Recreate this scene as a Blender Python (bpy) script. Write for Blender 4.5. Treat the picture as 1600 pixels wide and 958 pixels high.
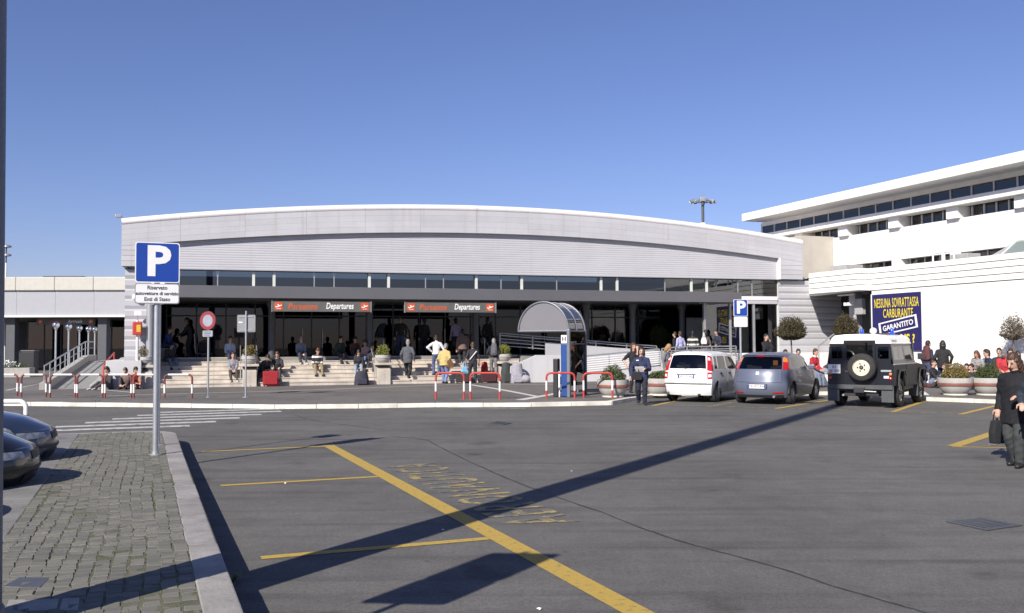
import bpy, bmesh, math, random
import numpy as np
from mathutils import Vector, Matrix
random.seed(7)
R = math.radians
S = bpy.context.scene
C = S.collection
for o in list(bpy.data.objects):
    bpy.data.objects.remove(o)

# ------------------------------------------------------------------ camera
FPX, CH = 1467.0, 1.8
PITCH, ROLL = R(2.225), R(-0.25)
cam_d = bpy.data.cameras.new('camera')
cam_d.sensor_width = 36.0
cam_d.lens = 36.0 * FPX / 1600.0
cam_d.clip_start = 0.05
cam_d.clip_end = 6000
cam = bpy.data.objects.new('camera', cam_d)
C.objects.link(cam)
CR = Matrix.Rotation(R(90) + PITCH, 3, 'X') @ Matrix.Rotation(ROLL, 3, 'Z')
cam.matrix_world = Matrix.Translation((0, 0, CH)) @ CR.to_4x4()
S.camera = cam

# ------------------------------------------------------------------ sky, sun, exposure
SUN_EL, SUN_AZ = R(33.5), R(30.2)          # azimuth the light travels to, right of +Y
w = bpy.data.worlds.new('World')
S.world = w
w.use_nodes = True
nt = w.node_tree
nt.nodes.clear()
sky = nt.nodes.new('ShaderNodeTexSky')
sky.sky_type = 'NISHITA'
sky.sun_disc = False
sky.sun_elevation = SUN_EL
sky.sun_rotation = SUN_AZ + math.pi
sky.altitude = 0
sky.air_density = 1.0
sky.dust_density = 0.25
sky.ozone_density = 6.0
bg = nt.nodes.new('ShaderNodeBackground')
bg.inputs[1].default_value = 0.076
wo = nt.nodes.new('ShaderNodeOutputWorld')
tint = nt.nodes.new('ShaderNodeMixRGB')       # the camera's white balance on the whole sky
tint.blend_type = 'MULTIPLY'
tint.inputs[0].default_value = 1
tint.inputs[2].default_value = (1.08, 0.90, 1.07, 1)
nt.links.new(sky.outputs[0], tint.inputs[1])
nt.links.new(tint.outputs[0], bg.inputs[0])
nt.links.new(bg.outputs[0], wo.inputs[0])
sun_d = bpy.data.lights.new('sun', 'SUN')
sun_d.energy = 4.8
sun_d.angle = R(0.53)
sun_d.color = (1.0, 0.93, 0.84)
sun = bpy.data.objects.new('sun', sun_d)
C.objects.link(sun)
LD = Vector((math.sin(SUN_AZ) * math.cos(SUN_EL), math.cos(SUN_AZ) * math.cos(SUN_EL), -math.sin(SUN_EL)))
sun.rotation_euler = LD.to_track_quat('-Z', 'Y').to_euler()
sun.location = (-20, -30, 40)
S.view_settings.view_transform = 'Standard'
S.view_settings.look = 'None'
S.view_settings.exposure = 0.50
S.view_settings.gamma = 1
S.view_settings.use_curve_mapping = False

# ------------------------------------------------------------------ helpers
def ray(px, py):
    return CR @ Vector(((px - 800) / FPX, (479 - py) / FPX, -1.0))
def at(px, py, z=0.0):
    d = ray(px, py)
    t = (z - CH) / d.z
    return Vector((d.x * t, d.y * t, z))
def atd(px, py, dep):
    d = ray(px, py)
    t = dep / d.y
    return Vector((d.x * t, dep, CH + d.z * t))

class MB:
    def __init__(s):
        s.v, s.f = [], []
    def add(s, vs, fs):
        n = len(s.v)
        s.v += [tuple(v) for v in vs]
        s.f += [tuple(i + n for i in f) for f in fs]
        return s
    def box(s, x0, x1, y0, y1, z0, z1):
        return s.hexa([(x0, y0, z0), (x1, y0, z0), (x1, y1, z0), (x0, y1, z0)],
                      [(x0, y0, z1), (x1, y0, z1), (x1, y1, z1), (x0, y1, z1)])
    def hexa(s, a, b):
        n = len(a)
        return s.add(list(a) + list(b), [tuple(range(n))[::-1], tuple(range(n, 2 * n))] +
                     [(i, (i + 1) % n, n + (i + 1) % n, n + i) for i in range(n)])
    def prism(s, poly, z0, z1):
        return s.hexa([(p[0], p[1], z0) for p in poly], [(p[0], p[1], z1) for p in poly])
    def prismx(s, poly, x0, x1):      # poly in (y,z), extruded along x
        return s.hexa([(x0, p[0], p[1]) for p in poly], [(x1, p[0], p[1]) for p in poly])
    def prismy(s, poly, y0, y1):      # poly in (x,z), extruded along y
        return s.hexa([(p[0], y0, p[1]) for p in poly][::-1], [(p[0], y1, p[1]) for p in poly][::-1])
    def quad(s, *p):
        return s.add(p, [tuple(range(len(p)))])
    def tube(s, pts, r, n=10, closed=False, ry=None):
        pts = [Vector(p) for p in pts]
        m = len(pts)
        rr = r if isinstance(r, (list, tuple)) else [r] * m
        up = Vector((0, 0, 1))
        b = len(s.v)
        prev = None
        for i, p in enumerate(pts):
            if closed:
                d = pts[(i + 1) % m] - pts[i - 1]
            else:
                d = (pts[min(i + 1, m - 1)] - pts[max(i - 1, 0)])
            d = d.normalized() if d.length > 1e-9 else Vector((0, 0, 1))
            if prev is None:
                a = d.cross(up)
                if a.length < 1e-3:
                    a = d.cross(Vector((0, 1, 0)))
            else:
                a = prev - d * prev.dot(d)
            a.normalize()
            prev = a
            c = d.cross(a)
            for k in range(n):
                t = 2 * math.pi * k / n
                s.v.append(tuple(p + (a * math.cos(t) + c * math.sin(t)) * rr[i]))
        for i in range(m if closed else m - 1):
            j = (i + 1) % m
            for k in range(n):
                l = (k + 1) % n
                s.f.append((b + i * n + k, b + j * n + k, b + j * n + l, b + i * n + l))
        if not closed:
            s.f.append(tuple(b + k for k in range(n)))
            s.f.append(tuple(b + (m - 1) * n + k for k in range(n))[::-1])
        return s
    def lathe(s, prof, n=24, cx=0, cy=0, cz=0, caps=True):
        b = len(s.v)
        for r, z in prof:
            for k in range(n):
                t = 2 * math.pi * k / n
                s.v.append((cx + r * math.cos(t), cy + r * math.sin(t), cz + z))
        for i in range(len(prof) - 1):
            for k in range(n):
                l = (k + 1) % n
                s.f.append((b + i * n + k, b + i * n + l, b + (i + 1) * n + l, b + (i + 1) * n + k))
        if caps:
            s.f.append(tuple(b + k for k in range(n))[::-1])
            s.f.append(tuple(b + (len(prof) - 1) * n + k for k in range(n)))
        return s
    def grid(s, fn, nu, nv):
        b = len(s.v)
        for i in range(nu + 1):
            for j in range(nv + 1):
                s.v.append(tuple(fn(i / nu, j / nv)))
        for i in range(nu):
            for j in range(nv):
                a = b + i * (nv + 1) + j
                s.f.append((a, a + nv + 1, a + nv + 2, a + 1))
        return s
    def xform(s, M):
        s.v = [tuple(M @ Vector(v)) for v in s.v]
        return s
    def mesh(s, name, mat, smooth=None, bevel=0):
        me = bpy.data.meshes.new(name)
        me.from_pydata(s.v, [], s.f)
        bm = bmesh.new()
        bm.from_mesh(me)
        bmesh.ops.recalc_face_normals(bm, faces=bm.faces)
        if bevel:
            es = [e for e in bm.edges if len(e.link_faces) == 2 and e.calc_face_angle(0) > 0.5]
            bmesh.ops.bevel(bm, geom=es, offset=bevel, segments=2, affect='EDGES', profile=0.6, clamp_overlap=True)
        bm.to_mesh(me)
        bm.free()
        if mat:
            me.materials.append(mat)
        if smooth is not None:
            sm(me, smooth)
        return me
    def build(s, name, mat, parent=None, smooth=None, bevel=0, loc=None):
        o = bpy.data.objects.new(name, s.mesh(name, mat, smooth, bevel))
        C.objects.link(o)
        if parent:
            o.parent = parent
        if loc is not None:
            o.location = loc
        return o

def sm(me, ang=40):
    for p in me.polygons:
        p.use_smooth = True
    bm = bmesh.new()
    bm.from_mesh(me)
    for e in bm.edges:
        e.smooth = not (len(e.link_faces) == 2 and e.calc_face_angle(0) > R(ang))
    bm.to_mesh(me)
    bm.free()

def tag(o, label=None, cat=None, group=None, kind=None):
    if label: o['label'] = label
    if cat: o['category'] = cat
    if group: o['group'] = group
    if kind: o['kind'] = kind
    return o
def empty(name, loc=(0, 0, 0), rz=0.0, label=None, cat=None, group=None):
    o = bpy.data.objects.new(name, None)
    C.objects.link(o)
    o.location = loc
    o.rotation_euler = (0, 0, rz)
    o.empty_display_size = 0.2
    return tag(o, label, cat, group)
def link_mesh(name, me, parent=None, loc=(0, 0, 0), rot=(0, 0, 0)):
    o = bpy.data.objects.new(name, me)
    C.objects.link(o)
    o.parent = parent
    o.location = loc
    o.rotation_euler = rot
    return o
def copy_tree(o, parent=None):
    c = o.copy()
    C.objects.link(c)
    c.parent = parent
    for ch in list(o.children):
        copy_tree(ch, c)
    return c

# ------------------------------------------------------------------ materials
MATS = {}
def pm(name, col, rough=0.6, metal=0.0, var=0.12, scale=4.0, bump=0.0, bscale=60.0, coat=0.0, spec=0.5,
       streak=0.0, grime=None, stretch=(1, 1, 1), orand=0.0):
    if name in MATS:
        return MATS[name]
    m = bpy.data.materials.new(name)
    m.use_nodes = True
    t = m.node_tree
    b = t.nodes['Principled BSDF']
    b.inputs['Roughness'].default_value = rough
    b.inputs['Metallic'].default_value = metal
    b.inputs['Specular IOR Level'].default_value = spec
    if coat:
        b.inputs['Coat Weight'].default_value = coat
        b.inputs['Coat Roughness'].default_value = 0.04
    tc = t.nodes.new('ShaderNodeTexCoord')
    mp = t.nodes.new('ShaderNodeMapping')
    mp.inputs['Scale'].default_value = stretch
    t.links.new(tc.outputs['Object'], mp.inputs[0])
    n = t.nodes.new('ShaderNodeTexNoise')
    n.inputs['Scale'].default_value = scale
    n.inputs['Detail'].default_value = 6
    n.inputs['Roughness'].default_value = 0.65
    t.links.new(mp.outputs[0], n.inputs[0])
    rp = t.nodes.new('ShaderNodeValToRGB')
    rp.color_ramp.elements[0].position = 0.3
    rp.color_ramp.elements[1].position = 0.7
    rp.color_ramp.elements[0].color = tuple(c * (1 - var) for c in col) + (1,)
    rp.color_ramp.elements[1].color = tuple(min(1, c * (1 + var)) for c in col) + (1,)
    t.links.new(n.outputs[0], rp.inputs[0])
    out = rp.outputs[0]
    if streak:
        mp2 = t.nodes.new('ShaderNodeMapping')
        mp2.inputs['Scale'].default_value = (2.2, 2.2, 0.12)
        t.links.new(tc.outputs['Object'], mp2.inputs[0])
        n2 = t.nodes.new('ShaderNodeTexNoise')
        n2.inputs['Scale'].default_value = 1.6
        n2.inputs['Detail'].default_value = 5
        t.links.new(mp2.outputs[0], n2.inputs[0])
        r2 = t.nodes.new('ShaderNodeValToRGB')
        r2.color_ramp.elements[0].position = 0.56
        r2.color_ramp.elements[0].color = (0, 0, 0, 1)
        r2.color_ramp.elements[1].position = 0.78
        r2.color_ramp.elements[1].color = (streak, streak, streak, 1)
        t.links.new(n2.outputs[0], r2.inputs[0])
        mx = t.nodes.new('ShaderNodeMixRGB')
        g = grime or (0.16, 0.14, 0.11)
        mx.inputs[2].default_value = g + (1,)
        t.links.new(r2.outputs[0], mx.inputs[0])
        t.links.new(out, mx.inputs[1])
        out = mx.outputs[0]
    if orand:
        oi = t.nodes.new('ShaderNodeObjectInfo')
        r4 = t.nodes.new('ShaderNodeValToRGB')
        r4.color_ramp.elements[0].color = (1 - orand, 1 - orand, 1 - orand * .9, 1)
        r4.color_ramp.elements[1].color = (1 + orand, 1 + orand, 1 + orand * 1.1, 1)
        t.links.new(oi.outputs['Random'], r4.inputs[0])
        m4 = t.nodes.new('ShaderNodeMixRGB')
        m4.blend_type = 'MULTIPLY'
        m4.inputs[0].default_value = 1
        t.links.new(out, m4.inputs[1])
        t.links.new(r4.outputs[0], m4.inputs[2])
        out = m4.outputs[0]
    t.links.new(out, b.inputs['Base Color'])
    if bump:
        n3 = t.nodes.new('ShaderNodeTexNoise')
        n3.inputs['Scale'].default_value = bscale
        n3.inputs['Detail'].default_value = 4
        t.links.new(tc.outputs['Object'], n3.inputs[0])
        bp = t.nodes.new('ShaderNodeBump')
        bp.inputs['Strength'].default_value = bump
        bp.inputs['Distance'].default_value = 0.02
        t.links.new(n3.outputs[0], bp.inputs['Height'])
        t.links.new(bp.outputs[0], b.inputs['Normal'])
    MATS[name] = m
    return m

def glass(name, tint=(0.5, 0.55, 0.56), refl=0.9, rough=0.01, solid=None, solidf=0.0, ior=1.55):
    if name in MATS:
        return MATS[name]
    m = bpy.data.materials.new(name)
    m.use_nodes = True
    t = m.node_tree
    t.nodes.clear()
    o = t.nodes.new('ShaderNodeOutputMaterial')
    tr = t.nodes.new('ShaderNodeBsdfTransparent')
    tr.inputs[0].default_value = tint + (1,)
    gl = t.nodes.new('ShaderNodeBsdfGlossy')
    gl.inputs[0].default_value = (refl, refl, refl, 1)
    gl.inputs['Roughness'].default_value = rough
    fr = t.nodes.new('ShaderNodeFresnel')
    fr.inputs[0].default_value = ior
    base = tr.outputs[0]
    if solid:
        df = t.nodes.new('ShaderNodeBsdfDiffuse')
        df.inputs[0].default_value = solid + (1,)
        m1 = t.nodes.new('ShaderNodeMixShader')
        m1.inputs[0].default_value = solidf
        t.links.new(tr.outputs[0], m1.inputs[1])
        t.links.new(df.outputs[0], m1.inputs[2])
        base = m1.outputs[0]
    mx = t.nodes.new('ShaderNodeMixShader')
    t.links.new(fr.outputs[0], mx.inputs[0])
    t.links.new(base, mx.inputs[1])
    t.links.new(gl.outputs[0], mx.inputs[2])
    t.links.new(mx.outputs[0], o.inputs[0])
    MATS[name] = m
    return m

def asphalt_mat(name, col, patch=True):
    m = bpy.data.materials.new(name)
    m.use_nodes = True
    t = m.node_tree
    b = t.nodes['Principled BSDF']
    b.inputs['Roughness'].default_value = 0.9
    b.inputs['Specular IOR Level'].default_value = 0.3
    tc = t.nodes.new('ShaderNodeTexCoord')
    def noise(scale, det=6, rough=0.6):
        n = t.nodes.new('ShaderNodeTexNoise')
        n.inputs['Scale'].default_value = scale
        n.inputs['Detail'].default_value = det
        n.inputs['Roughness'].default_value = rough
        t.links.new(tc.outputs['Object'], n.inputs[0])
        return n.outputs[0]
    def ramp(src, p0, c0, p1, c1):
        r = t.nodes.new('ShaderNodeValToRGB')
        r.color_ramp.elements[0].position = p0
        r.color_ramp.elements[0].color = c0 + (1,)
        r.color_ramp.elements[1].position = p1
        r.color_ramp.elements[1].color = c1 + (1,)
        t.links.new(src, r.inputs[0])
        return r.outputs[0]
    def mul(a, c):
        x = t.nodes.new('ShaderNodeMixRGB')
        x.blend_type = 'MULTIPLY'
        x.inputs[0].default_value = 1
        t.links.new(a, x.inputs[1])
        t.links.new(c, x.inputs[2])
        return x.outputs[0]
    k = tuple(c * 0.86 for c in col)
    k2 = tuple(c * 1.12 for c in col)
    c = ramp(noise(0.28, 8, 0.66), 0.38, tuple(v * .84 for v in col), 0.62, tuple(v * 1.13 for v in col))
    c = mul(c, ramp(noise(3.2, 5, 0.7), 0.3, (0.86, 0.86, 0.87), 0.7, (1.1, 1.1, 1.08)))
    # aggregate grain
    c = mul(c, ramp(noise(75, 3, 0.85), 0.28, (0.5, 0.5, 0.5), 0.74, (1.5, 1.49, 1.46)))
    c = mul(c, ramp(noise(26, 3, 0.7), 0.3, (0.80, 0.80, 0.80), 0.7, (1.2, 1.2, 1.19)))
    # tyre scuffs: long faint dark streaks across the car park
    for rot, sc_ in ((0.6, (.16, 2.4, 1)), (-1.0, (.12, 1.9, 1))):
        mpx = t.nodes.new('ShaderNodeMapping')
        mpx.inputs['Rotation'].default_value = (0, 0, rot)
        mpx.inputs['Scale'].default_value = sc_
        t.links.new(tc.outputs['Object'], mpx.inputs[0])
        nx = t.nodes.new('ShaderNodeTexNoise')
        nx.inputs['Scale'].default_value = 1.3
        nx.inputs['Detail'].default_value = 5
        t.links.new(mpx.outputs[0], nx.inputs[0])
        c = mul(c, ramp(nx.outputs[0], 0.30, (0.76, 0.76, 0.77), 0.46, (1, 1, 1)))
    # small drips
    vo = t.nodes.new('ShaderNodeTexVoronoi')
    vo.inputs['Scale'].default_value = 1.9
    t.links.new(tc.outputs['Object'], vo.inputs[0])
    c = mul(c, ramp(vo.outputs['Distance'], 0.02, (0.6, 0.6, 0.6), 0.06, (1, 1, 1)))
    # oil stains
    c = mul(c, ramp(noise(1.15, 4, 0.5), 0.25, (0.62, 0.61, 0.6), 0.36, (1, 1, 1)))
    t.links.new(c, b.inputs['Base Color'])
    bp = t.nodes.new('ShaderNodeBump')
    bp.inputs['Strength'].default_value = 0.35
    bp.inputs['Distance'].default_value = 0.008
    t.links.new(noise(120, 3, 0.7), bp.inputs['Height'])
    t.links.new(bp.outputs[0], b.inputs['Normal'])
    return m

def paint_mat(name, col, under, wear=0.45, wscale=9):
    m = bpy.data.materials.new(name)
    m.use_nodes = True
    t = m.node_tree
    b = t.nodes['Principled BSDF']
    b.inputs['Roughness'].default_value = 0.8
    tc = t.nodes.new('ShaderNodeTexCoord')
    n = t.nodes.new('ShaderNodeTexNoise')
    n.inputs['Scale'].default_value = wscale
    n.inputs['Detail'].default_value = 8
    n.inputs['Roughness'].default_value = 0.75
    t.links.new(tc.outputs['Object'], n.inputs[0])
    r = t.nodes.new('ShaderNodeValToRGB')
    r.color_ramp.elements[0].position = wear - 0.06
    r.color_ramp.elements[1].position = wear + 0.05
    r.color_ramp.elements[0].color = under + (1,)
    r.color_ramp.elements[1].color = col + (1,)
    t.links.new(n.outputs[0], r.inputs[0])
    n2 = t.nodes.new('ShaderNodeTexNoise')
    n2.inputs['Scale'].default_value = 90
    t.links.new(tc.outputs['Object'], n2.inputs[0])
    r2 = t.nodes.new('ShaderNodeValToRGB')
    r2.color_ramp.elements[0].color = (0.7, 0.7, 0.7, 1)
    r2.color_ramp.elements[1].color = (1.15, 1.15, 1.15, 1)
    t.links.new(n2.outputs[0], r2.inputs[0])
    x = t.nodes.new('ShaderNodeMixRGB')
    x.blend_type = 'MULTIPLY'
    x.inputs[0].default_value = 1
    t.links.new(r.outputs[0], x.inputs[1])
    t.links.new(r2.outputs[0], x.inputs[2])
    t.links.new(x.outputs[0], b.inputs['Base Color'])
    return m

def island_mat(name, c0, c1, rough=0.85, bump=0.3):
    m = bpy.data.materials.new(name)
    m.use_nodes = True
    t = m.node_tree
    b = t.nodes['Principled BSDF']
    b.inputs['Roughness'].default_value = rough
    g = t.nodes.new('ShaderNodeNewGeometry')
    oi = t.nodes.new('ShaderNodeObjectInfo')
    ad = t.nodes.new('ShaderNodeMath')
    ad.operation = 'ADD'
    t.links.new(g.outputs['Random Per Island'], ad.inputs[0])
    t.links.new(oi.outputs['Random'], ad.inputs[1])
    fr = t.nodes.new('ShaderNodeMath')
    fr.operation = 'FRACT'
    t.links.new(ad.outputs[0], fr.inputs[0])
    r = t.nodes.new('ShaderNodeValToRGB')
    r.color_ramp.elements[0].color = c0 + (1,)
    r.color_ramp.elements[1].color = c1 + (1,)
    t.links.new(fr.outputs[0], r.inputs[0])
    tc = t.nodes.new('ShaderNodeTexCoord')
    n = t.nodes.new('ShaderNodeTexNoise')
    n.inputs['Scale'].default_value = 40
    n.inputs['Detail'].default_value = 5
    t.links.new(tc.outputs['Object'], n.inputs[0])
    r2 = t.nodes.new('ShaderNodeValToRGB')
    r2.color_ramp.elements[0].position = 0.3
    r2.color_ramp.elements[1].position = 0.7
    r2.color_ramp.elements[0].color = (0.72, 0.72, 0.72, 1)
    r2.color_ramp.elements[1].color = (1.2, 1.2, 1.18, 1)
    t.links.new(n.outputs[0], r2.inputs[0])
    x = t.nodes.new('ShaderNodeMixRGB')
    x.blend_type = 'MULTIPLY'
    x.inputs[0].default_value = 1
    t.links.new(r.outputs[0], x.inputs[1])
    t.links.new(r2.outputs[0], x.inputs[2])
    t.links.new(x.outputs[0], b.inputs['Base Color'])
    bp = t.nodes.new('ShaderNodeBump')
    bp.inputs['Strength'].default_value = bump
    bp.inputs['Distance'].default_value = 0.01
    t.links.new(n.outputs[0], bp.inputs['Height'])
    t.links.new(bp.outputs[0], b.inputs['Normal'])
    return m

def emit_mat(name, col, strength):
    m = bpy.data.materials.new(name)
    m.use_nodes = True
    b = m.node_tree.nodes['Principled BSDF']
    b.inputs['Base Color'].default_value = col + (1,)
    b.inputs['Emission Color'].default_value = col + (1,)
    b.inputs['Emission Strength'].default_value = strength
    return m

ASPH = (0.131, 0.127, 0.122)
M_asph = asphalt_mat('asphalt', ASPH)
M_plaza = asphalt_mat('plaza_asphalt', (0.155, 0.145, 0.138))
M_yel = paint_mat('yellow_paint', (0.47, 0.32, 0.06), ASPH, 0.40, 16)
M_yelw = paint_mat('worn_yellow_paint', (0.42, 0.32, 0.10), ASPH, 0.53, 6)
M_wht = paint_mat('white_road_paint', (0.55, 0.54, 0.52), ASPH, 0.44, 5)
M_wht2 = paint_mat('white_plaza_paint', (0.60, 0.58, 0.55), (0.155, 0.145, 0.138), 0.36, 6)
M_sett = island_mat('basalt_setts', (0.125, 0.122, 0.105), (0.185, 0.178, 0.15))
M_trav = pm('travertine', (0.27, 0.255, 0.235), 0.8, orand=.1, var=0.3, scale=2.5, bump=0.25, bscale=30)
M_kerbw = pm('pale_kerb_stone', (0.62, 0.59, 0.52), 0.8, var=0.3, scale=1.6, bump=0.25, bscale=20)
M_moss = pm('moss_and_dirt', (0.10, 0.10, 0.06), 0.95, var=0.45, scale=2.5, bump=0.6, bscale=80)
M_steel = pm('galvanised_steel', (0.42, 0.44, 0.46), 0.45, metal=0.6, var=0.12, scale=9)
M_alu = pm('grey_aluminium', (0.35, 0.36, 0.38), 0.42, metal=0.4, var=0.08, scale=3)
M_darkmet = pm('dark_grey_metal', (0.075, 0.08, 0.09), 0.5, var=0.12, scale=5)
M_clad = pm('silver_grey_cladding', (0.446, 0.445, 0.466), 0.5, var=0.08, scale=0.7, streak=0.55, grime=(0.33, 0.30, 0.27), spec=0.4, orand=.035)
M_clad2 = pm('ribbed_grey_cladding', (0.442, 0.444, 0.468), 0.55, var=0.06, scale=0.5, streak=0.22, grime=(0.36, 0.34, 0.33))
M_cap = pm('white_metal_cap', (0.72, 0.70, 0.70), 0.4, var=0.06, scale=0.8, streak=0.3, grime=(0.42, 0.38, 0.33))
M_band = pm('mid_grey_panel', (0.105, 0.105, 0.115), 0.5, var=0.06, scale=1.0)
M_recess = pm('dark_recess', (0.10, 0.10, 0.11), 0.7)
M_white = pm('white_render', (0.80, 0.79, 0.76), 0.85, var=0.05, scale=0.8, streak=0.16, grime=(0.55, 0.52, 0.47))
M_plinth = pm('grey_white_render', (0.50, 0.50, 0.51), 0.85, var=0.06, scale=0.8, streak=0.3, grime=(0.32, 0.30, 0.27))
M_whitep = pm('white_paint', (0.78, 0.78, 0.76), 0.45, var=0.06, scale=6)
M_beige = pm('beige_render', (0.46, 0.43, 0.38), 0.85, var=0.06, scale=1.5, streak=0.1)
M_step = pm('pale_step_stone', (0.50, 0.45, 0.385), 0.75, var=0.24, scale=1.7, bump=0.1, bscale=30, streak=.45, grime=(.26, .23, .19), orand=.05)
M_conc = pm('concrete', (0.36, 0.35, 0.33), 0.9, var=0.18, scale=2.5, bump=0.3, bscale=40)
M_rampf = pm('ramp_floor', (0.24, 0.24, 0.23), 0.9, var=0.12, scale=2)
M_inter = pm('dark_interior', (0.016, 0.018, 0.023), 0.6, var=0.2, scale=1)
M_red = pm('red_enamel', (0.43, 0.045, 0.04), 0.45, var=0.15, scale=7)
M_blk = pm('black_plastic', (0.02, 0.02, 0.022), 0.5)
M_rub = pm('black_rubber', (0.028, 0.027, 0.026), 0.85, var=0.25, scale=12)
M_blue = pm('sign_blue', (0.012, 0.055, 0.32), 0.4, var=0.05)
M_signw = pm('sign_white', (0.78, 0.78, 0.78), 0.4, var=0.03)
M_signg = pm('sign_back_grey', (0.24, 0.245, 0.25), 0.5, var=0.06)
M_ink = pm('black_ink', (0.02, 0.02, 0.025), 0.6)
G_dark = glass('dark_window_glass', (0.34, 0.37, 0.39), 0.95, ior=1.9)
G_hall = glass('hall_glass', (0.34, 0.37, 0.40), 0.95, ior=1.5)
G_car = glass('car_glass', (0.30, 0.33, 0.33), 0.95)
G_cardark = glass('tinted_car_glass', (0.42, 0.46, 0.47), 0.95)

def text(body, size, mat, name='lettering', parent=None, M=None, bold=0.0, width=1.0, shear=0.0, align='CENTER', ext=0.001, spacing=1.0, fit=None):
    cu = bpy.data.curves.new(name, 'FONT')
    cu.body = body
    cu.size = size
    cu.align_x = align
    cu.align_y = 'CENTER'
    cu.offset = bold
    cu.shear = shear
    cu.extrude = ext
    cu.space_character = spacing
    cu.resolution_u = 3
    ob = bpy.data.objects.new(name, cu)
    C.objects.link(ob)
    me = bpy.data.meshes.new_from_object(ob)
    bpy.data.objects.remove(ob)
    if fit:                                   # squeeze or stretch to an exact width and height
        xs = [v.co.x for v in me.vertices]
        ys = [v.co.y for v in me.vertices]
        kx, ky = fit[0] / (max(xs) - min(xs)), fit[1] / (max(ys) - min(ys))
        me.transform(Matrix.Diagonal((kx, ky, 1, 1)) @ Matrix.Translation((-(max(xs) + min(xs)) / 2, -(max(ys) + min(ys)) / 2, 0)))
    else:
        me.transform(Matrix.Diagonal((width, 1, 1, 1)))
    if M is not None:
        me.transform(M)
    me.materials.clear()
    me.materials.append(mat)
    o = bpy.data.objects.new(name, me)
    C.objects.link(o)
    o.parent = parent
    return o
FRONT = Matrix.Rotation(R(90), 4, 'X')        # XY text stood up, facing -Y
def front(x, y, z):
    return Matrix.Translation((x, y, z)) @ FRONT
def xz_poly(mb, pts, y, th=0.004):            # flat shape in the XZ plane, facing -Y
    return mb.prismy(pts, y - th, y)
# ------------------------------------------------------------------ ground, island, plaza
tag(MB().quad((-900, -300, 0), (900, -300, 0), (900, 1800, 0), (-900, 1800, 0)).build('ground', M_asph), kind='structure')

def ribbon(pts, width, z, mb=None):
    mb = mb or MB()
    P = [Vector((p[0], p[1])) for p in pts]
    Lf, Rt = [], []
    for i, p in enumerate(P):
        d = (P[min(i + 1, len(P) - 1)] - P[max(i - 1, 0)]).normalized()
        n = Vector((-d.y, d.x))
        wd = width[i] if isinstance(width, (list, tuple)) else width
        Lf.append((p.x + n.x * wd / 2, p.y + n.y * wd / 2, z))
        Rt.append((p.x - n.x * wd / 2, p.y - n.y * wd / 2, z))
    for i in range(len(P) - 1):
        mb.quad(Rt[i], Rt[i + 1], Lf[i + 1], Lf[i])
    return mb
def ribbon_px(px, width, z, mb=None):
    return ribbon([at(x, y, z) for x, y in px], width, z, mb)

GA = R(21.5)                                   # the site grid
ISL = empty('traffic_island', (0, 0, 0), GA)
tag(ISL, kind='structure')
def isl(x, y, z=0):
    c, s = math.cos(GA), math.sin(GA)
    return Vector((x * c - y * s, x * s + y * c, z))
XL, XLK, XRK, XR, YE, CRAD = -1.42, -1.04, 0.35, 0.58, 18.9, 0.85
outer = [(XL, -8), (XR, -8), (XR, YE - CRAD)]
for k in range(1, 8):
    a = k / 8 * math.pi / 2
    outer.append((XR - CRAD + CRAD * math.cos(a), YE - CRAD + CRAD * math.sin(a)))
outer += [(XR - CRAD, YE), (XL, YE)]
MB().prism(outer, -0.05, 0.1950).build('bedding', M_moss, ISL)

def sett_mesh(name, lx, ly, dx=0.0):
    mb = MB()
    h = [(0.5, 0.5, -0.03), (0.5, 0.5, 0.009), (0.46, 0.46, 0.013)]
    rings = []
    jit = [(random.uniform(-.006, .006), random.uniform(-.006, .006)) for _ in range(4)]
    for fx, fy, z in h:
        for (sx, sy), j in zip(((-1, -1), (1, -1), (1, 1), (-1, 1)), jit):
            mb.v.append((sx * fx * lx + j[0], sy * fy * ly + j[1], z + (j[0] * .3 if z > 0.01 else 0)))
    for r in range(2):
        for k in range(4):
            l = (k + 1) % 4
            mb.f.append((r * 4 + k, r * 4 + l, r * 4 + 4 + l, r * 4 + 4 + k))
    mb.f.append((8, 9, 10, 11))
    return mb
setts = []
NC = 13
cw = (XRK - XLK) / NC
for c in range(NC):
    x = XLK + cw * (c + .5)
    y = 1.0 + random.random() * .1
    yend = YE - 0.26
    if x > XR - CRAD - .2:
        yend = YE - CRAD + math.sqrt(max(0, (CRAD - .24) ** 2 - max(0, x - (XR - CRAD)) ** 2)) - .05
    while y < yend:
        l = random.uniform(0.085, 0.135)
        setts.append((x + random.uniform(-.010, .010) + (0.022 * math.sin(y * 1.3 + c * .35) if 0 < c < NC - 2 else 0), y + l / 2, cw - random.uniform(.000, .009), l - random.uniform(.002, .008),
                      random.uniform(-.002, .003) + 0.003 * math.sin(y * .9 + c * .5), random.uniform(-.05, .05)))
        y += l
def vis(sx, sy):
    p = isl(sx, sy, .2)
    return p.y > 4.9 and p.x / p.y > -0.56
order = sorted(range(len(setts)), key=lambda i: (not vis(setts[i][0], setts[i][1]), setts[i][1]))
near = set(order[:300])
smesh = [sett_mesh('sett', 1, 1).mesh('sett', M_sett) for _ in range(6)]
for me in smesh:                       # unit jitter is too strong when scaled down: rescale it
    for v in me.vertices:
        v.co.x = max(-.5, min(.5, v.co.x)); v.co.y = max(-.5, min(.5, v.co.y))
far_mb = MB()
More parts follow.
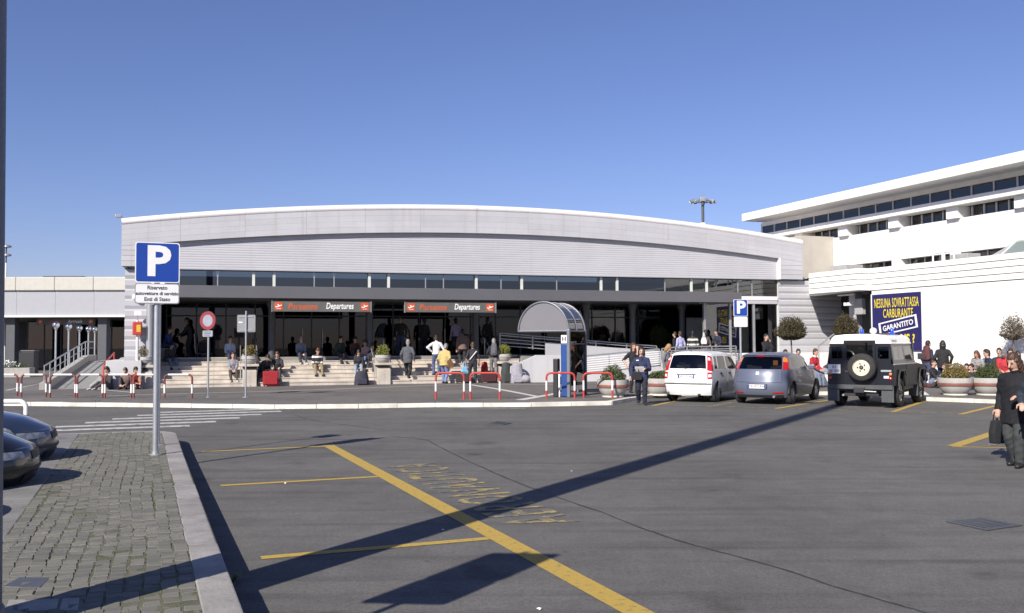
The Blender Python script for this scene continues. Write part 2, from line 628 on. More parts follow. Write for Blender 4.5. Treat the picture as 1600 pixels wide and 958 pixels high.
for i, (x, y, lx, ly, dz, rz) in enumerate(setts):
    if i in near:
        o = link_mesh('sett', smesh[i % 6], ISL, (x, y, 0.186 + dz), (random.uniform(-.03, .03), random.uniform(-.03, .03), rz))
        o.scale = (lx, ly, 1)
    else:
        m = sett_mesh('s', lx, ly)
        m.xform(Matrix.Translation((x, y, .186 + dz)) @ Matrix.Rotation(rz, 4, 'Z') @ Matrix.Rotation(random.uniform(-.03, .03), 4, 'X'))
        far_mb.add(m.v, m.f)
tag(far_mb.build('sett_paving', M_sett, ISL), kind='stuff')
# moss tufts in the joints by the kerb
mm = MB()
for k in range(520):
    y = 2 + 17 * random.random() ** 1.7
    c = random.choice([13, 12, 12, 11, 11, 10, 9, 8, 7, 13, 12, 11])
    x = XLK + cw * c + random.gauss(0, .008)
    for q in range(3):
        a = random.random() * 6.28
        r = random.uniform(.006, .016)
        p = Vector((x + random.gauss(0, .006), y + random.gauss(0, .02), .190))
        mm.add([p, p + Vector((math.cos(a) * r, math.sin(a) * r, .002)), p + Vector((math.cos(a + 1) * r * .6, math.sin(a + 1) * r * .6, random.uniform(.008, .02)))], [(0, 1, 2)])
M_mossg = pm('green_moss', (0.10, 0.13, 0.025), 0.9, var=0.4, scale=6)
tag(mm.build('moss', M_mossg, ISL), kind='stuff')
# kerb stones of the island
def kerb_run(x0, x1, y0, y1, along='y', mat=None):
    y = y0
    while y < y1 - .05:
        l = min(random.uniform(.9, 1.35), y1 - y)
        if y1 - (y + l) < .3:
            l = y1 - y
        j = random.uniform(-.006, .006)
        zz = .2 + random.uniform(-.006, .004)
        if along == 'y':
            MB().box(x0 + j, x1 + j, y + .004, y + l - .004, -.05, zz).build('kerb_stone', mat or M_trav, ISL, bevel=.012)
        else:
            MB().box(y + .004, y + l - .004, x0 + j, x1 + j, -.05, zz).build('kerb_stone', mat or M_trav, ISL, bevel=.012)
        y += l
kerb_run(XRK, XR, -7, YE - CRAD)
kerb_run(XL, XLK, -7, YE - .24, mat=pm('grey_kerb_concrete', (0.19, 0.185, 0.175), .9, var=.25, scale=2.5, bump=.3, bscale=30, orand=.1))
kerb_run(YE - .24, YE, XL, XR - CRAD, 'x')
for k in range(3):
    a0, a1 = k / 3 * math.pi / 2 + .006, (k + 1) / 3 * math.pi / 2 - .006
    poly = [(XR - CRAD + CRAD * math.cos(a0 + (a1 - a0) * i / 4), YE - CRAD + CRAD * math.sin(a0 + (a1 - a0) * i / 4)) for i in range(5)]
    poly += [(XR - CRAD + (CRAD - .235) * math.cos(a1 - (a1 - a0) * i / 4), YE - CRAD + (CRAD - .235) * math.sin(a1 - (a1 - a0) * i / 4)) for i in range(5)]
    MB().prism(poly, -.05, .199).build('kerb_stone', M_trav, ISL, bevel=.01)
# inspection cover and stone slabs set in the paving
def px_slab(name, pts, z, mat, th=.03):
    return MB().hexa([at(x, y, z) - Vector((0, 0, th)) for x, y in pts], [at(x, y, z) for x, y in pts]).build(name, mat, bevel=.004)
ic = empty('inspection_cover', (0, 0, 0), 0, 'dark iron inspection cover set in the cobbles by the lamp mast', 'manhole cover')
o = px_slab('cover_plate', [(4, 916), (30, 902), (78, 902), (62, 918)], .205, M_darkmet); o.parent = ic
sl = [tag(px_slab('paving_slab', [(8, 955), (14, 937), (92, 935), (88, 953)], .204, M_trav), 'pale rectangular stone slab in the cobbles at bottom left', 'paving slab'),
      tag(px_slab('paving_slab', [(92, 953), (98, 935), (124, 934), (122, 953)], .204, M_trav), 'small pale stone slab right of the larger one in the cobbles', 'paving slab')]
# weed tufts
M_weed = pm('weed_green', (0.09, 0.14, 0.03), 0.8, var=0.3, scale=8)
def weed(p, r, n, label):
    mb = MB()
    for k in range(n):
        a = random.random() * 6.28
        h = r * random.uniform(.5, 1.1)
        d = Vector((math.cos(a), math.sin(a), 0))
        s = Vector((-d.y, d.x, 0)) * r * .12
        b = d * r * .1 * random.random()
        mb.add([b - s, b + s, b + d * h * .6 + s * .8 + Vector((0, 0, h * .7)), b + d * h + Vector((0, 0, h * .75)), b + d * h * .6 - s * .8 + Vector((0, 0, h * .7))], [(0, 1, 2, 3, 4)])
    return tag(mb.build('weed', M_weed, loc=p), label, 'weed')
weed(isl(.62, 7.35, 0), .12, 24, 'small green weed growing at the foot of the island kerb')

# ---------------- markings on the car park
MK = empty('road_markings', (0, 0, 0), GA)
tag(MK, kind='structure')
MB().quad((2.99, -4, .004), (3.19, -4, .004), (3.19, 16.75, .004), (2.99, 16.75, .004)).build('long_yellow_line', M_yel, MK)
for y in (16.62, 12.55, 8.2, 3.9):
    MB().quad((.95, y - .06, .0045), (2.985, y - .06, .0045), (2.985, y + .06, .0045), (.95, y + .06, .0045)).build('bay_line', M_yel, MK)
text('AERONAUTICA', 1.0, M_yelw, 'road_lettering', MK, Matrix.Translation((3.74, 11.15, .005)) @ Matrix.Rotation(R(90), 4, 'Z'), bold=.016, ext=0, spacing=1.14, fit=(5.1, .80))
for i in range(6):
    y = 22.0 + .93 * i
    MB().quad((-2.3 + .55 * i, y - .2, .004), (1.0 + .62 * i, y - .2, .004), (1.0 + .62 * i, y + .2, .004), (-2.3 + .55 * i, y + .2, .004)).build('zebra_stripe', M_wht, MK)
def wline(px, wd, name='bay_line', mat=None, z=.004, par=None):
    o = ribbon_px(px, wd, z).build(name, mat or M_yel)
    o.parent = par or MK2
    return o
MK2 = empty('bay_markings', (0, 0, 0), 0)
tag(MK2, kind='structure')
wline([(1037, 632), (1300, 640), (1562, 648)], .13, mat=M_yelw)
wline([(1020, 634), (1075, 622)], .14)
wline([(1212, 638.4), (1302, 624)], .14, z=.0045)
wline([(1395, 643.6), (1452, 624)], .14, z=.0045)
wline([(1106, 635.6), (1150, 628)], .12, mat=M_yelw, z=.0045)
wline([(1500, 647.5), (1580, 628)], .14, z=.0045)
wline([(1487, 698), (1620, 700)], .10)
wline([(1490, 697), (1640, 648)], .22, z=.0045)
wline([(1540, 697), (1660, 665)], .13, mat=M_yelw, z=.0045)
wline([(700, 637), (820, 638)], .1, 'faded_white_line', M_wht)
# tar seam
M_tar = pm('tar', (0.035, 0.033, 0.034), 0.7, var=0.2, scale=10)
seam = [(610, 682.5), (640, 683.5), (668, 688), (690, 700), (735, 722), (775, 740), (830, 762), (870, 777), (940, 800), (1000, 824), (1060, 845), (1140, 866), (1220, 888), (1300, 915), (1380, 938), (1450, 958), (1560, 990)]
pts = []
for i in range(len(seam) - 1):
    for k in range(6):
        t = k / 6
        pts.append((seam[i][0] + (seam[i + 1][0] - seam[i][0]) * t + random.uniform(-1, 1), seam[i][1] + (seam[i + 1][1] - seam[i][1]) * t + random.uniform(-.3, .3)))
tag(ribbon_px(pts, [random.uniform(.012, .035) for _ in pts], .003).build('tar_seam', M_tar), kind='structure')
pts = [(455, 645), (478, 655), (510, 660), (560, 666), (600, 672)]
tag(ribbon_px(pts, .02, .003).build('hairline_seam', M_tar), kind='structure')
def drain(pts, label, nb):
    e = empty('drain_cover', at(*pts[0], 0), 0, label, 'drain cover')
    P = [at(x, y, 0) - e.location for x, y in pts]
    def q(u, v, z):
        return (P[0] * (1 - u) + P[1] * u) * (1 - v) + (P[3] * (1 - u) + P[2] * u) * v + Vector((0, 0, z))
    MB().quad(q(.0, .0, .004), q(1, 0, .004), q(1, 1, .004), q(0, 1, .004)).build('pit', M_ink, e)
    fr = MB()
    for u0, u1, v0, v1 in ((0, .07, 0, 1), (.93, 1, 0, 1), (.07, .93, 0, .08), (.07, .93, .92, 1)):
        fr.hexa([q(u0, v0, .005), q(u1, v0, .005), q(u1, v1, .005), q(u0, v1, .005)], [q(u0, v0, .013), q(u1, v0, .013), q(u1, v1, .013), q(u0, v1, .013)])
    fr.build('frame', M_darkmet, e)
    for k in range(nb):
        v = .08 + .84 * (k + .2) / nb
        v1 = .08 + .84 * (k + .75) / nb
        MB().hexa([q(.07, v, .005), q(.93, v, .005), q(.93, v1, .005), q(.07, v1, .005)], [q(.07, v, .011), q(.93, v, .011), q(.93, v1, .011), q(.07, v1, .011)]).build('grate_bar', M_darkmet, e)
drain([(1478, 816), (1534, 810.5), (1598, 822), (1542, 830)], 'dark iron drain grate in the asphalt at right', 7)
drain([(764, 662), (778, 659), (800, 661.5), (786, 664.5)], 'small iron drain cover in the middle of the road', 5)
for i, (x, y, l) in enumerate([(893, 737, 'white paper scrap above the mast shadow'), (446, 756, 'white paper scrap beside the second bay line'), (842, 953, 'white paper scrap by the long yellow line at the bottom'), (692, 829, 'white paper scrap just below the mast shadow')]):
    p = at(x, y, .002)
    mb = MB()
    for k in range(4):
        a = k * 1.57 + i
        mb.v.append((math.cos(a) * .02, math.sin(a) * .016, .003 + .009 * (k % 2)))
    mb.v.append((0, 0, .018))
    mb.f += [(0, 1, 4), (1, 2, 4), (2, 3, 4), (3, 0, 4)]
    tag(mb.build('litter', M_signw, loc=p), l + ' on the asphalt', 'litter')

# ---------------- plaza
PZ = 0.10
edge = [(-260, 626), (-120, 627.5), (0, 628.5), (150, 630), (300, 631.5), (430, 633), (560, 632.5), (680, 630.5), (830, 630), (955, 627.5), (985, 622), (1045, 614), (1250, 613), (1436, 612), (1449, 621.5), (1600, 626.5), (1760, 631), (1950, 638)]
EP = [at(x, y, PZ) for x, y in edge]
poly = [(p.x, p.y) for p in EP] + [(60, 30), (60, 90), (-70, 90), (-70, 30)]
tag(MB().prism(poly, -.1, PZ).build('plaza_pavement', M_plaza), kind='structure')
KW = empty('plaza_kerb')
tag(KW, kind='structure')
acc = []
for i in range(len(EP) - 1):
    a, b = EP[i], EP[i + 1]
    L = (b - a).length
    n = max(1, round(L / 1.1))
    d = (b - a).normalized()
    nn = Vector((d.y, -d.x, 0))
    for k in range(n):
        p0 = a + d * (L * k / n + .005)
        p1 = a + d * (L * (k + 1) / n - .005)
        zt = PZ + .012 + random.uniform(-.004, .006)
        q = [p0 + nn * .03, p1 + nn * .03, p1 - nn * .17, p0 - nn * .17]
        MB().hexa([(v.x, v.y, -.05) for v in q], [(v.x, v.y, zt) for v in q]).build('kerb_stone', M_kerbw, KW, bevel=.012)
PM = empty('plaza_markings')
tag(PM, kind='structure')
wline([(150, 619.5), (212, 617), (440, 611), (600, 605), (735, 599.8)], .13, 'white_line', M_wht2, PZ + .004, PM)
wline([(735, 601), (790, 610), (842, 620)], .22, 'white_line', M_wht2, PZ + .005, PM)
wline([(760, 600.5), (905, 601.5)], .11, 'white_line', M_wht2, PZ + .004, PM)
wline([(812, 625), (880, 613)], .3, 'white_line', M_wht2, PZ + .0055, PM)
wline([(10, 610), (70, 598), (140, 607), (205, 613)], .12, 'white_line', M_wht2, PZ + .004, PM)
weed(at(150, 631, 0), .16, 30, 'low weed in front of the plaza kerb behind the third hoop')
weed(at(258, 631.5, 0), .12, 20, 'low weed in front of the plaza kerb right of the parking post')
weed(at(1547, 627, 0), .15, 24, 'low weed in front of the kerb below the rightmost planter')
# ------------------------------------------------------------------ departures terminal
TA = R(16.7)
T = empty('terminal_building', (0, 41, 0), TA, 'low silver grey terminal with a shallow arched front and dark glazed portico', 'building')
Tm = Matrix.Translation((0, 41, 0)) @ Matrix.Rotation(TA, 4, 'Z')
Ti = Tm.inverted()
def TP(px, py, wv=0.0):                        # pixel -> terminal frame on the plane y = wv
    o = Ti @ Vector((0, 0, CH))
    d = (Ti.to_3x3() @ ray(px, py))
    t = (wv - o.y) / d.y
    return o + d * t
def TW(s, wv, z):
    return Tm @ Vector((s, wv, z))
def ztop(s): return 7.77 - 1.05 * ((s + .6) / 15.25) ** 2
def zgr(s): return 6.57 - .78 * ((s + .6) / 14.0) ** 2
SL, SR = -15.87, 14.66
joints = [SL, -13.7, -11.24, -8.81, -6.4, -4.05, -1.58, .76, 3.17, 5.43, 7.5, 9.5, 11.5, SR]
ROWS = 4
for i in range(len(joints) - 1):
    a, b = joints[i] + .003, joints[i + 1] - .003
    for r in range(ROWS):
        n = 4
        lo, hi = [], []
        for k in range(n + 1):
            s = a + (b - a) * k / n
            z0, z1 = zgr(s), ztop(s) - .22
            lo.append((s, z0 + (z1 - z0) * r / ROWS + .0015))
            hi.append((s, z0 + (z1 - z0) * (r + 1) / ROWS - .0015))
        j = random.uniform(0, .004)
        MB().prismy(lo + hi[::-1], j, .25).build('fascia_panel', M_clad, T)
    seg = []
    for k in range(7):
        s = a + (b - a) * k / 6
        seg.append((s, .10, ztop(s) - .13))
    MB().tube(seg, .15, 12).build('roof_edge_cap', M_cap, T, smooth=40)
for (a, b, zl) in ((SL, -14.56, 4.86), (13.42, SR, 4.80)):          # squared ends of the arch
    n = 4
    zz = [zl + (zgr((a + b) / 2) - .02 - zl) * k / n for k in range(n + 1)]
    for k in range(n):
        zt0 = zz[k + 1] - .006
        top = [(b, zt0), (a, zt0)] if k < n - 1 else [(b, zgr(b) - .006), (a, zgr(a) - .006)]
        MB().prismy([(a, zz[k] + .004), (b, zz[k] + .004)] + top, .001, .25).build('fascia_panel', M_clad, T)
# roof vault and end walls
rv = MB()
rv.grid(lambda u, v: (SL + .05 + (SR - SL - .1) * u, .1 + 26 * v, ztop(SL + .05 + (SR - SL - .1) * u) - .03), 30, 1)
rv.build('roof', M_cap, T, smooth=60)
MB().box(SL + .02, SL + .25, .26, 26, 4.86, 6.6).build('side_wall', M_clad, T)
MB().box(SR - .25, SR - .02, .26, 26, 4.82, 6.6).build('side_wall', M_clad, T)
def ribs(s0, s1, z0, z1, y, pitch, depth, ramp=.35):
    prof = []
    n = int(round((z1 - z0) / pitch))
    for k in range(n):
        z = z0 + (z1 - z0) * k / n
        p = (z1 - z0) / n
        prof += [(y, z), (y - depth, z + p * ramp), (y - depth, z + p * (1 - ramp * .4)), ]
    prof.append((y, z1))
    return MB().prismx([(y + .06, z0)] + prof + [(y + .06, z1)], s0, s1)
ribs(-14.56, 13.42, 4.79, 6.75, .22, .098, .010).build('ribbed_tympanum', M_clad2, T)
MB().box(13.36, 13.45, .0, .22, 4.79, 5.83).build('tympanum_end_trim', M_cap, T)
ribs(-15.75, -14.55, 1.2, 4.78, .30, .40, .05).build('ribbed_pier', M_clad2, T)
ribs(13.50, 17.4, 1.28, 4.76, .30, .33, .045).build('ribbed_pier', M_clad2, T)
MB().box(-15.75, -15.6, .36, 24, .1, 4.80).build('side_wall', M_clad2, T)
MB().box(SL + .1, SR - .1, .28, .5, 4.765, 4.79).build('window_head', M_recess, T)
# clerestory
mull = [(280, 0), (340, 0), (396, 1), (428, 1), (491, 0), (522, 0), (577, 1), (607, 1), (665, 0), (693, 0), (744, 1), (783, 0), (815, 1), (870, 0), (939, 1), (964, 1), (1039, 0), (1080, 1), (1104, 1), (1153, 0), (1175, 0), (1216, 1)]
ms = [(-14.55, 0)] + [(TP(x, 435, .4).x, k) for x, k in mull]
M_fin = pm('pale_green_white_fin', (0.55, 0.58, 0.54), 0.5)
for i in range(len(ms) - 1):
    a, b = ms[i][0] + .03, ms[i + 1][0] - .03
    MB().box(a, b, .44, .452, 3.9, 4.77).build('clerestory_pane', G_dark, T)
for s, k in ms:
    if k:
        MB().box(s - .05, s + .06, .38, .72, 3.9, 4.77).build('fin', M_fin, T)
    else:
        MB().box(s - .022, s + .022, .41, .47, 3.9, 4.77).build('mullion', M_alu, T)
MB().box(-14.5, 11.05, -.45, .40, 3.64, 4.12).build('canopy_beam', M_band, T, bevel=.015)
MB().box(11.05, 13.45, .30, .62, 3.80, 3.98).build('sill_beam', M_cap, T)
MB().box(9.3, 13.45, .32, .62, 3.62, 3.795).build('sill_beam', M_clad2, T)
MB().box(-14.55, 11.0, .40, 5.1, 3.62, 3.9).build('soffit', M_darkmet, T)
MB().box(-15.6, 13.4, 5.1, 14, 4.76, 4.86).build('hall_ceiling', M_band, T)
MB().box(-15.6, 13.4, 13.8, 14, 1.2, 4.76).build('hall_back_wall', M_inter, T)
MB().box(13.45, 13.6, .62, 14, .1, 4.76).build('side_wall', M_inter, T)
MB().box(-15.0, 13.4, 2.06, 13.8, 1.0, 1.245).build('landing_floor', M_rampf, T)
# portico glazing
M_frame = pm('dark_window_frame', (0.06, 0.065, 0.075), 0.45)
nb = 19
for i in range(nb):
    a = -14.5 + 24 * i / nb
    b = -14.5 + 24 * (i + 1) / nb
    MB().box(a - .03, a + .03, 4.96, 5.06, 1.25, 3.62).build('mullion', M_frame, T)
    MB().box(a + .03, b - .03, 5.0, 5.01, 1.28, 3.05).build('glass_pane', G_hall, T)
    MB().box(a + .03, b - .03, 5.0, 5.01, 3.11, 3.6).build('glass_pane', G_hall, T)
    MB().box(a + .03, b - .03, 4.97, 5.05, 3.05, 3.11).build('transom', M_frame, T)
for s in (-8.6, -7.7, -2.9, -1.9):
    MB().tube([(s, 4.9, 1.6), (s, 4.9, 2.5)], .025, 8).build('door_handle', M_steel, T)
for s in (-10.1, -5.95, -1.15, 4.2, 6.55, 9.16):
    MB().lathe([(.22, 1.25), (.22, 1.3), (.15, 1.32), (.15, 3.25), (.24, 3.55), (.24, 3.62)], 20, s, 1.9).build('column', M_darkmet, T, smooth=40)
MB().lathe([(.2, .1), (.15, .15), (.15, 3.62)], 18, -14.80, .15).build('column', M_alu, T, smooth=40)
# glazed right bay
bay = [TP(x, 520, .4).x for x in (1101, 1141, 1178, 1216)]
for i in range(3):
    MB().box(bay[i] + .03, bay[i + 1] - .03, .42, .432, 1.33, 3.6).build('glass_pane', G_dark, T)
for s in bay:
    MB().box(s - .05, s + .05, .36, .50, 1.3, 3.62).build('mullion', M_fin if s == bay[-1] else M_alu, T)
M_green = pm('green_sign', (0.10, 0.42, 0.12), 0.5)
MB().box(bay[0] + .5, bay[2] - .1, 1.6, 1.64, 2.02, 2.22).build('green_interior_sign', M_green, T)
MB().box(bay[2] + .15, bay[3] - .25, 1.3, 1.34, 1.7, 2.35).build('blue_interior_poster', M_blue, T)
M_curt = pm('grey_partition', (0.35, 0.35, 0.35), 0.8)
MB().box(bay[0] + .1, bay[2] - .2, 2.4, 2.45, 1.25, 3.0).build('interior_partition', M_curt, T)
# dim things inside the hall that show through the glass
for s, y, wd, h, m in ((-11.3, 8, 1.0, 1.7, M_curt), (-9.5, 9, 1.3, 1.9, M_band), (-6.6, 8.5, 1.2, 1.6, M_curt), (-4.0, 9, 1.5, 1.8, M_band), (1.5, 8, 1.8, 1.5, M_curt), (4.9, 8, 1.6, 1.9, M_band), (7.6, 7.5, 1.8, 2.0, M_curt)):
    MB().box(s, s + wd, y, y + .3, 1.25, 1.25 + h).build('interior_desk', m, T, bevel=.03)
# white plinths
MB().box(-16.35, -15.08, -.25, 2.6, .05, 1.19).build('plinth', M_plinth, T, bevel=.02)
MB().box(10.6, 18.5, -.32, 1.2, .05, 1.275).build('plinth', M_white, T, bevel=.02)

# ---------------- entrance steps
ST = empty('entrance_steps', (0, 41, 0), TA, 'wide flight of pale stone steps up to the departures doors', 'steps')
NS, RIS, TRD = 7, (1.25 - PZ) / 7, .345
for i in range(NS):
    z1 = PZ + RIS * (i + 1)
    n = 6
    s0, s1 = -15.06, .85
    for k in range(n):
        a, b = s0 + (s1 - s0) * k / n + .003, s0 + (s1 - s0) * (k + 1) / n - .003
        MB().prismx([(i * TRD, PZ - .05 if i == 0 else PZ + RIS * i - .02), (i * TRD, z1 - .045), (i * TRD - .025, z1 - .04), (i * TRD - .025, z1), ((i + 1) * TRD + (.0 if i < NS - 1 else .0), z1), ((i + 1) * TRD, PZ - .05 if i == 0 else PZ + RIS * i - .02)], a, b).build('step', M_step, ST)
# ---------------- potted shrubs on pedestals
def leaf_ball(mb, c, rx, ry, rz, n, ls, flat=False):
    for k in range(n):
        while True:
            v = Vector((random.uniform(-1, 1), random.uniform(-1, 1), random.uniform(-1, 1)))
            if v.length <= 1:
                break
        if v.length < .55 and random.random() < .6:
            v = v.normalized() * random.uniform(.6, 1)
        nrm = 1 + .10 * math.sin(v.x * 7 + c[0]) * math.sin(v.y * 6 + 1) + .08 * math.sin(v.z * 9 + c[0])
        p = Vector((c[0] + v.x * rx * nrm, c[1] + v.y * ry * nrm, c[2] + v.z * rz * nrm))
        a = Vector((random.gauss(0, 1), random.gauss(0, 1), random.gauss(0, 1))).normalized()
        b = a.cross(Vector((random.gauss(0, 1), random.gauss(0, 1), random.gauss(0, 1)))).normalized()
        s = ls * random.uniform(.6, 1.3)
        mb.add([p - a * s, p + b * s * .45, p + a * s, p - b * s * .45], [(0, 1, 2, 3)])
    return mb
M_leafo = pm('olive_leaves', (0.16, 0.12, 0.03), 0.7, var=0.45, scale=9)
M_leafb = pm('brown_green_leaves', (0.058, 0.046, 0.018), 0.7, var=0.5, scale=8)
M_leafg = pm('dark_green_leaves', (0.055, 0.075, 0.02), 0.7, var=0.5, scale=8)
M_leafy = pm('yellow_green_leaves', (0.17, 0.19, 0.03), 0.7, var=0.4, scale=8)
M_bark = pm('bark', (0.14, 0.11, 0.08), 0.9, var=0.3, scale=8, bump=.4)
M_pot = pm('cast_stone', (0.40, 0.39, 0.37), 0.85, var=0.15, scale=3, bump=.15)
M_terr = pm('terracotta_stripe', (0.20, 0.075, 0.055), 0.6, var=0.2, scale=5)
def step_z(wv):
    return PZ + RIS * max(0, min(NS, math.floor(wv / TRD) + 1))
def pedestal(px, label, plabel, leaf):
    s = TP(px, 590, .1).x
    if True:
        e = empty('pedestal', TW(s, 0, PZ), TA, label, 'pedestal', 'stone pedestals on the steps')
        MB().prismx([(-.12, -.02), (-.12, .62), (.62, .80), (2.3, 1.42), (2.3, -.02)], -.27, .27).build('cheek_wall', M_step, e, bevel=.02)
        MB().box(-.36, .36, -.1, .62, .80, .90).build('capstone', M_step, e, bevel=.02)
        base = TW(s, .25, PZ + .90)
    q = empty('potted_shrub', base, 0, plabel, 'potted plant', 'potted shrubs on the steps')
    MB().lathe([(.16, 0), (.2, .02), (.3, .12), (.33, .24), (.33, .32), (.29, .32), (.28, .27)], 20).build('bowl', M_pot, q, smooth=40)
    MB().lathe([(.336, .20), (.342, .205), (.342, .235), (.336, .24)], 20).build('bowl_band', M_pot, q, smooth=40)
    f = leaf_ball(MB(), (0, 0, .5), .29, .29, .25, 900, .035)
    f.build('foliage', leaf, q)
    return s
pedestal(227, 'stone pedestal at the left end of the steps behind the parking sign post', 'small round brown shrub in a bowl at the left end of the steps', M_leafo)
pedestal(390, 'stone pedestal on the steps beside the red suitcase', 'round golden shrub in a bowl behind the no entry sign posts', M_leafo)
pedestal(599, 'stone pedestal in the middle of the steps below the second departures sign', 'round yellow green shrub in a bowl left of the man in dark grey', M_leafy)
pedestal(789, 'stone pedestal at the right end of the steps behind the luggage', 'round bright green shrub in a bowl at the right end of the steps', M_leafy)
def handrail(px, label):
    s = TP(px, 590, .1).x
    e = empty('handrail', TW(s, 0, PZ), TA, label, 'handrail', 'handrails on the steps')
    MB().tube([(0, .15, .9), (0, 2.1, 1.95), (0, 2.5, 1.95)], .022, 8).build('rail', M_steel, e, smooth=60)
    for y, z0, z1 in ((.2, 0, .92), (2.1, 1.1, 1.95)):
        MB().tube([(0, y, z0), (0, y, z1)], .024, 8).build('post', M_steel, e, smooth=60)
for px, l in ((376, 'thin steel handrail left of the pedestal by the red suitcase'), (402, 'thin steel handrail right of the pedestal by the red suitcase'), (586, 'thin steel handrail left of the middle pedestal'), (611, 'thin steel handrail right of the middle pedestal'), (776, 'thin steel handrail left of the pedestal behind the luggage')):
    handrail(px, l)

# ---------------- departures signs
M_or = pm('sign_orange', (0.50, 0.085, 0.02), 0.5)
M_sgrey = pm('sign_grey', (0.11, 0.108, 0.10), 0.5)
def plane_icon(par, x, z, k, y):
    MB().prismy([(x - .5 * k, z - .5 * k), (x + .5 * k, z - .5 * k), (x + .5 * k, z + .5 * k), (x - .5 * k, z + .5 * k)], y, y + .006).build('icon_square', M_or, par)
    pts = [(-.42, -.02), (-.36, -.02), (-.28, -.10), (.30, .10), (.42, .2), (.40, .25), (.30, .24), (.12, .16), (-.10, .34), (-.16, .32), (-.06, .10), (-.26, .03), (-.36, .09), (-.40, .08)]
    MB().prismy([(x + a * k, z + (b - .08) * k) for a, b in pts], y - .004, y - .001).build('aircraft_symbol', M_signw, par)
    MB().prismy([(x - .25 * k, z - .34 * k), (x + .3 * k, z - .34 * k), (x + .3 * k, z - .29 * k), (x - .25 * k, z - .29 * k)], y - .004, y - .001).build('runway_bar', M_signw, par)
def dep_sign(px0, px1, label):
    a, b = TP(px0, 480, -.35), TP(px1, 480, -.35)
    L = b.x - a.x
    e = empty('departures_sign', Tm @ Vector(((a.x + b.x) / 2, -.25, 3.11)), TA, label, 'sign', 'departures signs over the doors')
    MB().box(-L / 2, L / 2, -.07, .07, 0, .44).build('sign_box', M_sgrey, e, bevel=.012)
    for s in (-1, 1):
        MB().box(s * L / 2 - .015, s * L / 2 + .015, -.09, .09, -.02, .46).build('end_plate', M_signg, e)
        MB().tube([(s * L * .35, 0, .44), (s * L * .35, 0, .53)], .02, 8).build('hanger', M_darkmet, e)
        plane_icon(e, s * (L / 2 - .26), .22, .32, -.08)
    text('Partenze', .30, M_or, 'lettering', e, front(-L * .195, -.0715, .215), bold=.006, shear=.2, fit=(1.18, .24))
    text('Departures', .34, M_signw, 'lettering', e, front(L * .18, -.0715, .205), bold=.005, shear=.2, fit=(1.12, .33))
dep_sign(425, 580, 'left grey hanging sign reading Partenze Departures')
dep_sign(633, 775, 'right grey hanging sign reading Partenze Departures')

# ---------------- access ramp on the right of the steps
RP = empty('access_ramp', (0, 41, 0), TA, 'white walled access ramp with two runs right of the entrance steps', 'ramp')
WV = -.7
def rpx(*p):
    return [(TP(x, y, WV).x, max(.05, TP(x, y, WV).z)) for x, y in p]
wallp = rpx((796, 604), (798, 573), (838, 555), (906, 555), (908, 588), (1026, 568), (1150, 556), (1150, 604))
MB().prismy(wallp, WV, WV + .18).build('front_wall', M_plinth, RP, bevel=.01)
sA, sB = TP(906, 590, WV).x, TP(1150, 590, WV).x
MB().prismy([(sA, .1), (sA, .42), (sB, .80), (sB, .1)], WV + .19, 1.4).build('lower_run', M_rampf, RP)
MB().prismy([(.9, .1), (.9, 1.22), (sB, .82), (sB, .1)], 1.42, 2.03).build('upper_run', M_rampf, RP)
sC, sD = TP(843, 540, 2.2).x, TP(1000, 550, 2.2).x
MB().prismy([(sC, .1), (sC, 1.78), (sD, 1.45), (sB, 1.1), (sB, .1)], 1.24, 1.40).build('middle_wall', M_clad2, RP, bevel=.01)
def rail_fence(name, label, pts, wv, posts, nsl, h, sl_mat, slat_only=None):
    e = empty(name, (0, 41, 0), TA, label, 'railing')
    P = [(TP(x, y, wv).x, TP(x, y, wv).z) for x, y in pts]
    MB().tube([(a, wv, z) for a, z in P], .03, 8).build('handrail', M_steel, e, smooth=60)
    def zz(s):
        for (a, za), (b, zb) in zip(P[:-1], P[1:]):
            if s <= b or b == P[-1][0]:
                return za + (zb - za) * (s - a) / (b - a)
    n = posts
    for k in range(n):
        s = P[0][0] + (P[-1][0] - P[0][0]) * k / (n - 1)
        MB().box(s - .025, s + .025, wv - .025, wv + .025, zz(s) - h, zz(s) - .02).build('post', M_steel, e)
    for k in range(nsl):
        dz = .10 + (h - .16) * k / max(1, nsl - 1)
        hh = .017
        MB().hexa([(P[0][0], wv - .05, zz(P[0][0]) - dz - hh), (P[-1][0], wv - .05, zz(P[-1][0]) - dz - hh), (P[-1][0], wv - .03, zz(P[-1][0]) - dz - hh), (P[0][0], wv - .03, zz(P[0][0]) - dz - hh)],
                  [(P[0][0], wv - .05, zz(P[0][0]) - dz + hh), (P[-1][0], wv - .05, zz(P[-1][0]) - dz + hh), (P[-1][0], wv - .03, zz(P[-1][0]) - dz + hh), (P[0][0], wv - .03, zz(P[0][0]) - dz + hh)]).build('slat', sl_mat, e)
rail_fence('ramp_railing', 'white slatted railing along the lower run of the access ramp', [(912, 556.5), (1030, 545.5)], WV - .02, 4, 7, .74, M_whitep)
rail_fence('ramp_railing', 'steel railing in front of the people waiting on the ramp', [(1034, 545), (1062, 542), (1150, 541)], WV + .1, 4, 5, .5, M_steel)
rail_fence('ramp_railing', 'steel railing running down in the shade of the portico', [(781, 520.5), (905, 531), (1026, 541)], 1.6, 6, 4, .62, M_steel)
